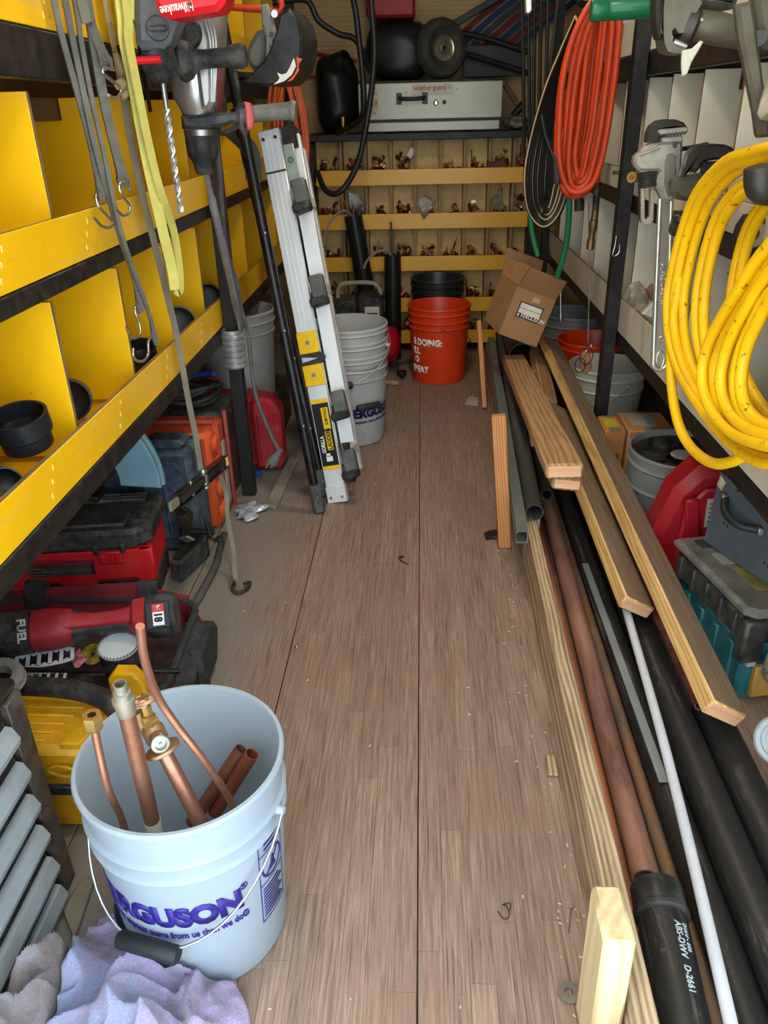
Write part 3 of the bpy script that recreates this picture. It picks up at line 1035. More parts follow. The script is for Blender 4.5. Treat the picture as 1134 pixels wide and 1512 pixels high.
# --- black tool chest with grey drawer pulls
TC = thing('tool_chest', 'black steel drawer chest with grey full-width pulls beside front bucket', 'tool chest', (-0.80, 0.55, 0))
m_chest = plain('chest_black', (34, 31, 29), 0.4, var=0.25, scale=10, dust=0.35, dustcol=(110, 104, 96), bump=0.1)
part('chest_body', MB().bb(-1.0, -0.628, 0.30, 0.912, 0.0, 0.43, 0.008), m_chest, TC)
part('chest_rim', MB().bb(-1.005, -0.620, 0.295, 0.918, 0.430, 0.446, 0.004), m_chest, TC)
m_pull = plain('grey_aluminium_pull', (150, 158, 160), 0.45, 0.25, var=0.08, dust=0.3, dustcol=(110, 112, 112))
for k, z in enumerate((0.388, 0.318, 0.250, 0.182, 0.108, 0.040)):
    d_ = part('drawer', MB().bb(-0.630, -0.618, 0.33, 0.862, z - 0.036, z + 0.022, 0.003), m_chest, TC)
    prof = [(-0.616, z - 0.020), (-0.600, z - 0.018), (-0.597, z - 0.006), (-0.606, z + 0.014), (-0.616, z + 0.016)]
    part('drawer_pull', MB().prism([(px, 0.594, pz) for px, pz in prof], (0, 0.53, 0), 0.003), m_pull, d_)
part('corner_strap', MB().bb(-0.628, -0.615, 0.872, 0.915, 0.005, 0.428, 0.002), plain('brown_black_edge', (52, 44, 38), 0.45, var=0.3, dust=0.3), TC)

# --- yellow case behind the bucket
YC = thing('tool_case', 'yellow hard plastic tool case with thick black handle behind front bucket', 'case', (-0.74, 1.1, 0))
part('case_body', MB().bb(-0.93, -0.535, 1.018, 1.175, 0.0, 0.125, 0.012), m_ycase, YC)
part('case_lid', MB().bb(-0.935, -0.53, 1.012, 1.178, 0.126, 0.205, 0.014), m_ycase, YC)
part('lid_hump', MB().prism([(-0.60, 1.17, 0.2), (-0.60, 1.17, 0.245), (-0.585, 1.17, 0.262), (-0.55, 1.17, 0.262), (-0.532, 1.17, 0.235), (-0.532, 1.17, 0.2)], (0, 0.03, 0), 0.004), m_ycase, YC)
part('lid_hump', MB().prism([(-0.93, 1.17, 0.2), (-0.93, 1.17, 0.235), (-0.91, 1.17, 0.255), (-0.86, 1.17, 0.235), (-0.84, 1.17, 0.2)], (0, 0.03, 0), 0.004), m_ycase, YC)
part('lid_brace', MB().prism([(-0.645, 1.02, 0.203), (-0.61, 1.02, 0.203), (-0.56, 1.16, 0.203), (-0.60, 1.16, 0.203)], (0, 0, 0.02), 0.003), m_ycase, YC)
for k in range(5):
    part('lid_rib', MB().bb(-0.90, -0.68 + k * 0.01, 1.03 + k * 0.022, 1.038 + k * 0.022, 0.203, 0.209, 0.002), m_ycase, YC)
part('handle', MB().tube([(-0.93, 1.13, 0.235), (-0.80, 1.128, 0.252), (-0.66, 1.12, 0.252), (-0.58, 1.10, 0.24), (-0.545, 1.075, 0.205)], 0.019, 14), m_rubber, YC, 'thick black handle')
part('latch', MB().bb(-0.70, -0.625, 1.004, 1.014, 0.10, 0.122, 0.003), m_blkplas, YC, 'black latch')
part('latch_ring', MB().tube([(-0.66, 1.008, 0.150), (-0.63, 1.0, 0.155), (-0.62, 1.0, 0.17), (-0.65, 1.006, 0.172), (-0.672, 1.008, 0.16), (-0.66, 1.008, 0.150)], 0.003, 8), m_ycase, YC)

# --- open red tote bag with tools on top
TB = thing('tool_bag', 'open red canvas tool bag with black trim full of tools', 'bag', (-0.76, 1.4, 0))
def rrect(x0, x1, y0, y1, r, n=6):
    out = []
    for cx, cy, a0 in ((x1 - r, y1 - r, 0), (x0 + r, y1 - r, 90), (x0 + r, y0 + r, 180), (x1 - r, y0 + r, 270)):
        for i in range(n + 1):
            a = math.radians(a0 + 90 * i / n)
            out.append((cx + r * math.cos(a), cy + r * math.sin(a)))
    return out
def tub(b, loops):
    o = len(b.v); n = len(loops[0])
    for L in loops:
        b.v.extend(L)
    for j in range(len(loops) - 1):
        for i in range(n):
            i2 = (i + 1) % n
            b.f.append((o + j * n + i, o + j * n + i2, o + (j + 1) * n + i2, o + (j + 1) * n + i))
    b.f.append(tuple(o + i for i in range(n))[::-1])
    b.f.append(tuple(o + (len(loops) - 1) * n + i for i in range(n)))
    return b
def bagz(x, y, z):
    return z * (0.80 + 0.06 * (y - 1.2) / 0.36) + 0.008 * math.sin(x * 31 + y * 17) * (z / 0.2)
loops = []
for ins, z in ((0.01, 0.0), (0.0, 0.02), (-0.006, 0.08), (0.0, 0.14), (0.012, 0.19), (0.02, 0.192), (0.024, 0.17), (0.02, 0.135)):
    loops.append([(x, y, bagz(x, y, z)) for x, y in rrect(-1.04 + ins, -0.515 - ins, 1.205 + ins, 1.555 - ins, 0.06)])
part('bag_body', tub(MB(), loops), m_redcloth, TB, sharp=60)
part('bag_dark_sheet', MB().prism([(x, y, 0.1225) for x, y in rrect(-1.012, -0.543, 1.233, 1.527, 0.05)], (0, 0, 0.006), 0.002), plain('bag_darkening', (58, 36, 38), 0.85, var=0.3, scale=16, dust=0.4, dustcol=(96, 84, 80)), TB, 'dusty dark sheet added to darken bag interior')  # dark sheet added to darken the bag's too bright red interior
rim = [Vector((x, y, bagz(x, y, 0.193))) for x, y in rrect(-1.026, -0.529, 1.219, 1.541, 0.055)]
part('rim_band', MB().rings(rim + [rim[0]], 0.009, 8), m_blkcloth, TB)
for x in (-0.93, -0.655):
    part('carry_strap', MB().ribbon([(x, 1.568, 0.03), (x, 1.566, 0.12), (x + 0.005, 1.560, 0.208), (x + 0.01, 1.528, 0.216), (x + 0.012, 1.518, 0.15)], 0.045, 0.006, (1, 0, 0)), m_blkcloth, TB)
part('carry_strap', MB().ribbon([(-0.70, 1.19, 0.02), (-0.70, 1.19, 0.12), (-0.70, 1.205, 0.168), (-0.695, 1.235, 0.172)], 0.06, 0.006, (1, 0, 0)), m_blkcloth, TB)
part('back_panel', MB().prism([(-1.02, 1.53, 0.12), (-0.56, 1.53, 0.12), (-0.555, 1.545, 0.180), (-0.70, 1.55, 0.212), (-0.90, 1.55, 0.200), (-1.02, 1.545, 0.18)], (0, 0.014, 0), 0.004), m_redcloth, TB)
part('side_pocket', MB().prism([(-0.522, 1.23, 0.01), (-0.522, 1.52, 0.01), (-0.512, 1.53, 0.12), (-0.508, 1.46, 0.17), (-0.508, 1.30, 0.15), (-0.512, 1.22, 0.10)], (0.05, 0, 0), 0.014), m_blkcloth, TB)
part('buckle_strap', MB().ribbon([(-0.50, 1.36, 0.16), (-0.478, 1.33, 0.13), (-0.472, 1.30, 0.09), (-0.470, 1.325, 0.05), (-0.474, 1.35, 0.08), (-0.482, 1.35, 0.12)], 0.018, 0.004, (0, 1, 0.3)), m_blkcloth, TB)

# cordless drill lying across the bag
ax0, ax1 = Vector((-1.00, 1.275, 0.238)), Vector((-0.525, 1.372, 0.250))
dd = (ax1 - ax0).normalized()
upv = Vector((0, -0.55, 0.83)); upv = (upv - dd * upv.dot(dd)).normalized(); sdv = dd.cross(upv)
L_ = (ax1 - ax0).length
at = lambda s, u=0.0, w=0.0: ax0 + dd * (s * L_) + upv * u + sdv * w
CD = thing('power_tool', 'red and black cordless power tool lying across open red bag', 'power tool', at(0.4, -0.04))
def oval(b, stations, seg=18):
    o = len(b.v)
    for (s, ru, rw, cu, cw) in stations:
        for k in range(seg):
            a = 2 * math.pi * k / seg
            c_, s_ = math.cos(a), math.sin(a)
            f_ = 1.0 / max(abs(c_), abs(s_)) ** 0.35
            b.v.append(tuple(at(s, cu + ru * c_ * f_, cw + rw * s_ * f_)))
    for i in range(len(stations) - 1):
        for k in range(seg):
            k2 = (k + 1) % seg
            b.f.append((o + i * seg + k, o + i * seg + k2, o + (i + 1) * seg + k2, o + (i + 1) * seg + k))
    b.f.append(tuple(o + k for k in range(seg))[::-1])
    b.f.append(tuple(o + (len(stations) - 1) * seg + k for k in range(seg)))
    return b
m_redtool = plain('dusty_red_tool', (150, 30, 38), 0.5, var=0.15, dust=0.35, dustcol=(120, 84, 80))
part('motor_end', oval(MB(), [(0.10, 0.03, 0.03, 0, 0), (0.12, 0.044, 0.044, 0, 0), (0.22, 0.047, 0.047, 0, 0), (0.23, 0.043, 0.043, 0, 0), (0.26, 0.043, 0.043, 0, 0), (0.27, 0.047, 0.047, 0, 0), (0.385, 0.044, 0.045, 0, 0), (0.395, 0.03, 0.03, 0, 0)]), m_blkplas, CD)
part('housing', oval(MB(), [(0.388, 0.038, 0.040, 0, 0), (0.40, 0.043, 0.044, 0.001, 0), (0.48, 0.043, 0.043, 0.002, 0), (0.55, 0.038, 0.037, 0, 0), (0.575, 0.028, 0.03, 0, 0)]), m_redtool, CD)
part('grip', oval(MB(), [(0.555, 0.036, 0.036, -0.003, 0), (0.58, 0.036, 0.036, -0.006, 0), (0.635, 0.024, 0.024, -0.002, 0), (0.74, 0.022, 0.024, -0.002, 0), (0.82, 0.026, 0.026, -0.004, 0)]), m_blkplas, CD)
part('spine', oval(MB(), [(0.54, 0.010, 0.02, 0.032, 0), (0.64, 0.012, 0.016, 0.020, 0), (0.75, 0.011, 0.016, 0.020, 0), (0.83, 0.014, 0.02, 0.026, 0)]), m_redtool, CD)
part('foot', oval(MB(), [(0.80, 0.026, 0.028, 0.004, 0), (0.825, 0.042, 0.038, 0.004, 0), (0.87, 0.045, 0.04, 0.004, 0), (0.88, 0.04, 0.036, 0.004, 0)]), m_redtool, CD)
bt = part('battery', oval(MB(), [(0.875, 0.046, 0.040, 0.0, 0), (0.89, 0.052, 0.044, 0.0, 0), (0.985, 0.052, 0.044, 0.0, 0), (1.0, 0.044, 0.038, 0.0, 0)]), m_blkplas, CD)
# battery label M18 on the face towards the door, writing along the tool
lo_ = at(0.912, -0.006, 0)
nv = Vector((0.0, -0.82, 0.57)); nv = (nv - dd * nv.dot(dd)).normalized()
fy = dd
fx = fy.cross(nv)
base = at(0.935) + nv * 0.0545
pl = MB()
pl.prism([base + dd * a + fx * c for a, c in ((-0.024, -0.027), (0.024, -0.027), (0.024, 0.027), (-0.024, 0.027))], nv * 0.004, 0.001)
part('label_plate', pl, plain('label_black', (22, 24, 26), 0.4), bt)
lab = MB().prism([base + nv * 0.0023 + dd * a + fx * c for a, c in ((-0.010, -0.022), (0.013, -0.022), (0.013, 0.022), (-0.010, 0.022))], nv * 0.0006)
part('label_field', lab, plain('label_white', (222, 226, 226), 0.5), bt)
part('label_field', MB().prism([base + nv * 0.0028 + dd * a + fx * c for a, c in ((-0.010, -0.022), (0.013, -0.022), (0.013, -0.006), (-0.010, -0.006))], nv * 0.0006), plain('label_red', (214, 36, 40), 0.5), bt)
part('printed_lettering', on_plane(text_mb('M', 0.019, 0.0001, 0.75), base - fx * 0.0205 - dd * 0.0055, fx, dd, 0.0034), m_printw, bt, sharp=180)
part('printed_lettering', on_plane(text_mb('18', 0.022, 0.0010, 0.9), base - fx * 0.005 - dd * 0.006, fx, dd, 0.0031), plain('label_ink', (18, 18, 20), 0.5), bt, sharp=180)
hb_ = at(0.345) + nv * 0.0485
part('printed_lettering', on_plane(text_mb('FUEL', 0.024, 0.0008, 0.95), hb_ - fx * 0.027 + dd * 0.004, fx, dd, 0.0006), plain('grey_print', (200, 204, 204), 0.5), CD, sharp=180)

# hole saw, blades, bar, small labels in the bag
HS = thing('hole_saw', 'black cup-shaped hole saw with pale toothed rim in the red bag', 'hole saw', (-0.654,1.348,0.160))
hx, hy = (-0.644,1.331,0.175)[0], (-0.644,1.331,0.175)[1] - 0.012
part('saw_cup', MB().lathe([(0, 0.0), (0.040, 0.0), (0.042, 0.004), (0.042, 0.05), (0.040, 0.05), (0.040, 0.006), (0, 0.006)], (hx, hy, 0.158), (0.05, -0.12, 1), 40), plain('hole_saw_black', (24, 26, 28), 0.35, dust=0.3), HS)
part('cup_floor', MB().lathe([(0, 0.0465), (0.0385, 0.0465), (0.0385, 0.044), (0, 0.044)], (hx, hy, 0.158), (0.05, -0.12, 1), 32), plain('pale_slot', (200, 205, 205), 0.5), HS, 'pale inner disc')
tb = MB()
axd, uu, ww = frame((0.05, -0.12, 1))
for k in range(36):
    a, c = 2 * math.pi * k / 36, 2 * math.pi * (k + 0.8) / 36
    o_ = Vector((hx, hy, 0.158))
    q = [o_ + axd * 0.0495 + (uu * math.cos(a) + ww * math.sin(a)) * 0.041, o_ + axd * 0.0495 + (uu * math.cos(c) + ww * math.sin(c)) * 0.041, o_ + axd * 0.055 + (uu * math.cos(c) + ww * math.sin(c)) * 0.041]
    tb.prism(q, (uu * math.cos(a) + ww * math.sin(a)) * 0.002)
part('teeth', tb, m_steel, HS)
part('rim_edge', MB().lathe([(0.0385, 0.0505), (0.0428, 0.0505), (0.0428, 0.047), (0.0385, 0.047), (0.0385, 0.0505)], (hx, hy, 0.158), (0.05, -0.12, 1), 40), plain('worn_pale_rim', (196, 206, 210), 0.4, 0.4), HS)
part('saw_slot', MB().bb(hx - 0.010, hx + 0.004, hy - 0.0435, hy - 0.0415, 0.170, 0.190, 0.0006), plain('pale_slot', (200, 205, 205), 0.5), HS)

def blade(label, p, dx, L, w):
    """pale flat stamped blade with oval openings"""
    t = thing('stamped_blade', label, 'blade', p, M=Matrix.Translation(Vector(p)) @ Matrix.Rotation(dx, 4, 'Z') @ Matrix.Rotation(0.25, 4, 'X'))
    b = MB()
    n = 5
    m_ = 12
    # a plate with five openings: rails above and below, webs between
    for s in (-1, 1):
        pts = []
        for i in range(25):
            x = -L / 2 + L * i / 24
            pts.append((x, s * w / 2 * (1 - 0.25 * (2 * x / L) ** 4), 0))
        inner = [(x, y - s * w * (0.16 + 0.10 * math.cos(x / L * 2 * math.pi * n)), 0) for x, y, _ in pts]
        b.prism(pts + inner[::-1], (0, 0, 0.002))
    for k in range(n + 1):
        x = -L / 2 + L * k / n
        b.box((x, 0, 0), (L * 0.07, w * 0.72, 0.002))
    part('blade_plate', b, plain('pale_blade', (205, 216, 226), 0.4, 0.3), t, world=False)
blade('pale perforated blade sticking out above the black rod in red bag', (-0.787,1.278,0.200), 0.30, 0.11, 0.045)
blade('pale perforated blade below the black rod in red bag', (-0.771,1.231,0.188), 0.12, 0.085, 0.034)
solo('steel_rod', MB().rings([(-0.824,1.212,0.222), (-0.484,1.213,0.222), (-0.478,1.213,0.222)], [0.0055, 0.0055, 0.004], 12), plain('black_oxide_rod', (28, 26, 26), 0.35, 0.4), 'thin black steel rod lying across front of red bag', 'rod')
solo('sticker', MB().prism([(-0.759,1.323,0.165), (-0.750,1.357,0.165), (-0.722,1.319,0.165), (-0.729,1.283,0.165)], (0, 0, 0.004), 0.001), plain('pink_white_sticker', (190, 110, 120), 0.6, var=0.5, scale=90), 'pink and white square sticker inside red bag', 'sticker')
solo('grinding_disc', MB().lathe([(0.006, -0.001), (0.024, -0.001), (0.024, 0.001), (0.006, 0.001)], (-0.718,1.345,0.160), (0.1, -0.5, 0.8), 28), plain('yellow_black_disc', (150, 130, 40), 0.6, var=0.6, scale=70), 'small yellow and black disc beside hole saw', 'disc')
sp_ = Vector((-0.693,1.261,0.165)); se_ = Vector((-0.659,1.258,0.180))
t = thing('drill_bit', 'short silver stub bit poking out of red bag', 'bit', sp_)
part('bit_shank', MB().rings([sp_, sp_ + (se_ - sp_) * 0.3, sp_ + (se_ - sp_) * 0.31, se_], [0.002, 0.003, 0.0065, 0.0065], 12), m_steel, t)
solo('pipe_flange', MB().lathe([(0.018, -0.010), (0.040, -0.010), (0.042, -0.005), (0.038, -0.002), (0.040, 0.003), (0.037, 0.010), (0.018, 0.010), (0.018, -0.010)], (-0.764,1.094,0.300), (0.25, -0.2, 0.9), 32), plain('galvanised_grey', (138, 140, 136), 0.5, 0.4, dust=0.3), 'round grey ridged flange at front corner of red bag', 'flange')

# --- red and black tool box behind the bag
TX = thing('tool_box', 'red and black plastic tool box with black lid behind the red bag', 'tool box', M=Matrix.Translation((-0.945, 1.86, 0)) @ Matrix.Rotation(math.radians(7), 4, 'Z') @ Matrix.Diagonal((1, 1, 1.18, 1)))
W2, D2 = 0.205, 0.105
part('base', MB().bb(-W2, W2, -D2, D2, 0.0, 0.06, 0.008), m_blkplas, TX, world=False)
fr = [(-W2, 0.058), (-W2 + 0.05, 0.058), (-0.09, 0.075), (-0.05, 0.075), (-0.04, 0.058), (0.05, 0.058), (0.06, 0.075), (W2 - 0.045, 0.075), (W2 - 0.03, 0.062), (W2, 0.062), (W2, 0.150), (-W2, 0.150)]
part('front_shell', MB().prism([(x, -D2 + 0.004, z) for x, z in fr], (0, 0.014, 0), 0.003), m_redplas, TX, world=False)
part('body', MB().bb(-W2 + 0.002, W2 - 0.002, -D2 + 0.012, D2, 0.061, 0.150, 0.004), m_redplas, TX, world=False)
for x in (W2 - 0.02, -W2 + 0.02):
    part('corner_guard', MB().bb(x - 0.026, x + 0.026, -D2 - 0.008, -D2 + 0.03, 0.0, 0.064, 0.006), m_blkplas, TX, world=False)
part('corner_post', MB().bb(W2 - 0.03, W2 + 0.008, -D2 - 0.004, -D2 + 0.025, 0.066, 0.150, 0.004), m_redplas, TX, world=False)
lid = [(-W2 - 0.006, -D2 - 0.008), (W2 - 0.035, -D2 - 0.008), (W2 + 0.01, -D2 + 0.03), (W2 + 0.01, D2 + 0.004), (-W2 - 0.006, D2 + 0.004)]
part('lid', MB().prism([(x, y, 0.176) for x, y in lid], (0, 0, 0.05), 0.010), m_blkplas, TX, world=False)
part('lid_deck', MB().bb(-W2 + 0.02, W2 - 0.055, -D2 + 0.02, D2 - 0.06, 0.198, 0.208, 0.004), m_blkplas, TX, world=False)
for k in range(3):
    part('lid_ridge', MB().bb(-W2 + 0.015, W2 - 0.03, D2 - 0.05 + k * 0.018, D2 - 0.040 + k * 0.018, 0.200, 0.212, 0.003), m_blkplas, TX, world=False)
lt = part('latch', MB().bb(0.075, 0.135, -D2 - 0.014, -D2 - 0.004, 0.12, 0.152, 0.003), m_redplas, TX, world=False)
for x in (0.07, 0.140):
    part('latch_lug', MB().bb(x - 0.006, x + 0.006, -D2 - 0.016, -D2 - 0.006, 0.146, 0.172, 0.002), m_blkplas, TX, world=False)
for k in range(4):
    part('latch_rib', MB().bb(0.084 + k * 0.012, 0.089 + k * 0.012, -D2 - 0.017, -D2 - 0.013, 0.124, 0.142, 0.001), m_redplas, lt, world=False)
sl = part('side_label', MB().bb(-0.12, 0.055, -D2 - 0.0055, -D2 - 0.002, 0.092, 0.122, 0.001), m_blkplas, TX, world=False)
for k in range(3):
    part('label_line', MB().bb(-0.118, -0.075 + 0.12 * (k % 2), -D2 - 0.0065, -D2 - 0.005, 0.097 + k * 0.008, 0.099 + k * 0.008), plain('label_tan', (120, 96, 66), 0.5), sl, world=False)
part('label_border', MB().bb(-0.125, 0.06, -D2 - 0.0045, -D2 - 0.002, 0.122, 0.134, 0.001), plain('label_edge_red', (150, 30, 44), 0.5), TX, world=False)

# --- round blower with a pale blue guard, resting on the tool box
bc = Vector((-0.975, 1.93, 0.335))
BL = thing('blower', 'round blower with ribbed black drum and pale blue curved guard under yellow shelf', 'blower', (bc.x, bc.y, 0.21))
arc = []
for i in range(31):
    a = math.radians(-4 + 176 * i / 30)
    arc.append((bc.x + 0.262 * math.cos(a), bc.y - 0.02, bc.z - 0.02 + 0.262 * math.sin(a)))
inn = []
for i in range(31):
    a = math.radians(-4 + 176 * i / 30)
    inn.append((bc.x + 0.150 * math.cos(a), bc.y - 0.02, bc.z - 0.02 + 0.150 * math.sin(a)))
m_pblue = plain('pale_blue_enamel', (118, 156, 172), 0.4, var=0.05, dust=0.1)
part('guard', MB().prism(arc + inn[::-1], (0, 0.022, 0), 0.004), m_pblue, BL)
arc2 = [Vector((bc.x + 0.255 * math.cos(math.radians(-4 + 176 * i / 30)), bc.y, bc.z - 0.02 + 0.255 * math.sin(math.radians(-4 + 176 * i / 30)))) for i in range(31)]
part('guard_lip', MB().rings(arc2, 0.012, 10), m_pblue, BL)
dr = [(0.0, -0.06)]
for k in range(11):
    r = 0.02 + 0.0085 * k
    dr += [(r, -0.06 + 0.004 * k), (r + 0.005, -0.064 + 0.004 * k)]
dr += [(0.117, -0.01), (0.117, 0.05), (0.0, 0.05)]
part('drum', MB().lathe([(r, h) for r, h in dr], bc - Vector((0, 0.02, -0.045)), (0.18, 0.95, -0.2), 48), plain('black_mesh_drum', (42, 36, 30), 0.45, 0.3, var=0.35, scale=60, dust=0.3, dustcol=(130, 110, 84)), BL, sharp=25)
part('drum_foot', MB().bb(bc.x - 0.08, bc.x + 0.08, bc.y - 0.03, bc.y + 0.04, 0.254, 0.27, 0.003), m_black, BL)

# --- black clamp machine with crank beside the tool box
CM = thing('clamp_stand', 'black steel clamp tool with cross rod and small crank beside tool boxes', 'clamp', (-0.72, 2.0, 0))
part('base_box', MB().prism([(-0.722, 1.895, 0.035), (-0.69, 1.88, 0.035), (-0.645, 2.035, 0.035), (-0.715, 2.035, 0.035)], (0, 0, 0.07), 0.008), m_blkplas, CM)
part('base_cap', MB().prism([(-0.715, 1.905, 0.074), (-0.69, 1.895, 0.074), (-0.655, 2.02, 0.074), (-0.708, 2.02, 0.074)], (0, 0, 0.008), 0.003), m_black, CM)
part('cross_rod', MB().cyl((-0.722, 2.02, 0.10), (-0.618, 2.02, 0.095), 0.009, seg=14), m_black, CM)
br = part('bracket', MB().prism([(-0.714,2.000,0.164), (-0.687,2.000,0.171), (-0.674,2.000,0.146), (-0.684,2.000,0.092), (-0.699,2.000,0.073), (-0.714,2.000,0.080), (-0.703,2.000,0.131)], (0, 0.03, 0), 0.003), m_black, CM)
part('bracket', MB().prism([(-0.733,2.030,0.189), (-0.716,2.030,0.194), (-0.678,2.030,0.149), (-0.687,2.030,0.115), (-0.725,2.030,0.144)], (0, 0.02, 0), 0.003), m_black, CM)
part('wing_nut', MB().prism([(-0.716,1.985,0.096), (-0.690,1.985,0.105), (-0.668,1.985,0.089), (-0.694,1.985,0.080)], (0, 0.012, 0), 0.002), m_steel, br, 'bright wing nut')
part('crank', MB().tube([(-0.637,2.020,0.131), (-0.631,2.010,0.109), (-0.625,2.000,0.090), (-0.612,2.000,0.078), (-0.600,2.000,0.081)], 0.005, 10), m_black, CM)
part('crank_knob', MB().rings([(-0.612,2.000,0.080), (-0.604,2.000,0.081), (-0.591,2.000,0.083), (-0.587,2.000,0.083)], [0.006, 0.011, 0.011, 0.006], 14), m_rubber, CM)

# --- upright cases
NC = thing('tool_case', 'dusty dark blue plastic case standing on edge under yellow shelf', 'case', (-0.85, 2.1, 0))
part('case_shell', MB().bb(-1.05, -0.668, 2.125, 2.19, 0.0, 0.345, 0.016), m_navy, NC)
part('case_shell', MB().bb(-1.05, -0.672, 2.06, 2.123, 0.0, 0.342, 0.018), m_navy, NC)
part('case_panel', MB().prism([(-0.98, 2.058, 0.05), (-0.72, 2.058, 0.05), (-0.70, 2.058, 0.09), (-0.70, 2.058, 0.28), (-0.72, 2.058, 0.31), (-0.98, 2.058, 0.31)], (0, 0.012, 0), 0.004), m_navy, NC)
for k in range(4):
    part('case_rib', MB().bb(-0.95 + k * 0.062, -0.935 + k * 0.062, 2.046, 2.056, 0.07, 0.29, 0.004), m_navy, NC)
part('latch', MB().bb(-0.84, -0.80, 2.05, 2.16, 0.344, 0.356, 0.004), plain('latch_orange', (206, 70, 44), 0.5, dust=0.3), NC, 'orange red latch')
part('top_frame', MB().prism([(-0.80, 2.10, 0.344), (-0.70, 2.10, 0.344), (-0.685, 2.10, 0.36), (-0.70, 2.10, 0.372), (-0.79, 2.10, 0.372), (-0.81, 2.10, 0.36)], (0, 0.07, 0), 0.005), m_navy, NC)
OC = thing('tool_case', 'orange plastic case with brick red edging standing beside dark blue case', 'case', (-0.8, 2.3, 0))
part('case_shell', MB().bb(-1.0, -0.655, 2.215, 2.30, 0.0, 0.33, 0.014), m_orangecase, OC)
part('case_shell', MB().bb(-1.0, -0.650, 2.302, 2.385, 0.0, 0.335, 0.014), m_orangedk, OC)
for z in (0.06, 0.14, 0.22, 0.29):
    part('side_lug', MB().bb(-0.66, -0.638, 2.222, 2.285, z - 0.025, z + 0.02, 0.008), m_orangecase, OC)
part('edge_rib', MB().bb(-0.652, -0.640, 2.388, 2.402, 0.0, 0.345, 0.003), m_orangedk, OC)
part('grey_strip', MB().bb(-0.652, -0.644, 2.325, 2.36, 0.04, 0.26, 0.003), plain('grey_label_strip', (150, 150, 150), 0.5, dust=0.3), OC, 'grey label strip')
part('hinge_bar', MB().cyl((-0.99, 2.30, 0.34), (-0.66, 2.30, 0.34), 0.008, seg=10), m_orangedk, OC)

RC = thing('tool_case', 'red plastic case with eight-sided end panel behind black post', 'case', (-0.75, 2.75, 0))
part('case_shell', MB().bb(-0.93, -0.60, 2.70, 2.82, 0.0, 0.285, 0.02), m_redcase, RC)
octo = [(-0.615, 0.02), (-0.53, 0.02), (-0.512, 0.05), (-0.512, 0.245), (-0.545, 0.292), (-0.60, 0.30), (-0.618, 0.28)]
part('end_panel', MB().prism([(x, 2.70, z) for x, z in octo], (0, 0.10, 0), 0.014), m_redcase, RC)
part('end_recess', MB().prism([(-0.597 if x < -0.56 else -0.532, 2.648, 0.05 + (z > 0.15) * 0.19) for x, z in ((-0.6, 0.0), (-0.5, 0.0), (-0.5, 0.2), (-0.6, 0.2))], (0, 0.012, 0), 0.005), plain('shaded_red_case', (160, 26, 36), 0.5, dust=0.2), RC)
part('handle', MB().tube([(-0.92, 2.76, 0.285), (-0.915, 2.76, 0.32), (-0.89, 2.76, 0.335), (-0.78, 2.76, 0.335), (-0.755, 2.76, 0.32), (-0.75, 2.76, 0.285)], 0.013, 12), m_redcase, RC)
solo('scrap', MB().box((-0.61, 2.63, 0.012), (0.035, 0.02, 0.022), 0.004), plain('blue_plastic', (40, 70, 160), 0.5), 'small blue plastic bit on floor by red case', 'scrap')

# cables looped on top of the cases
cb = MB()
for k, (r, z) in enumerate(((0.105, 0.36), (0.115, 0.372), (0.095, 0.384), (0.12, 0.394))):
    pts = [(-0.80 + r * math.cos(a) * 1.0, 2.52 + r * 0.8 * math.sin(a), z + 0.012 * math.sin(2 * a + k) - 0.004) for a in [2 * math.pi * i / 28 for i in range(29)]]
    cb.rings(pts, 0.008, 8, cap=False)
t = thing('cable', 'coiled black and blue cable lying between the cases under yellow shelf', 'cable', (-0.8, 2.52, 0.32))
part('cable_loops', cb, m_rubber, t)
part('cable_loops', MB().rings([(-0.80 + 0.11 * math.cos(a), 2.50 + 0.09 * math.sin(a), 0.412 + 0.01 * math.sin(3 * a)) for a in [math.radians(30 + 8 * i) for i in range(28)]], 0.009, 8), plain('blue_cable', (36, 66, 170), 0.45), t, 'blue loop')
solo('storage_crate', MB().bb(-0.93, -0.66, 2.42, 2.62, 0.0, 0.33, 0.012), m_blkplas, 'dark crate under the coiled cable', 'crate')
solo('storage_crate', MB().bb(-1.15, -0.58, 2.84, 3.29, 0.0, 0.198, 0.01), plain('dark_crate', (46, 44, 40), 0.6, dust=0.4), 'low dark crate carrying white bucket behind black post', 'crate')

# floor oddments on this side
solo('wood_strip', MB().prism([(-0.534, 2.37, 0.009), (-0.492, 2.345, 0.009), (-0.476, 2.75, 0.009), (-0.513, 2.776, 0.009)], (0, 0, 0.017), 0.002), grain('grey_wood_strip', (150, 140, 126), (104, 94, 82), along=1), 'grey worn wood strip lying on floor beside black post', 'strip')
pb = MB()
rb_ = random.Random(5)
for k in range(7):
    c = Vector((-0.592 + rb_.uniform(-0.008, 0.035), 2.33 + rb_.uniform(-0.05, 0.04), 0.012))
    pb.ball(c, 0.036, 18, 8, (1.0, 0.7, 0.2 + 0.1 * rb_.random()))
for i, q in enumerate(pb.v):
    n_ = noise.noise(Vector(q) * 38) * 0.012
    pb.v[i] = (q[0] + n_, q[1] + n_, max(0.001, q[2] + n_ * 0.8))
solo('plastic_bag', pb, plain('crinkled_silver_plastic', (176, 184, 192), 0.2, 0.3, var=0.2, scale=30, bump=0.5, bscale=60), 'crumpled silvery plastic bag on floor at foot of black post', 'bag')
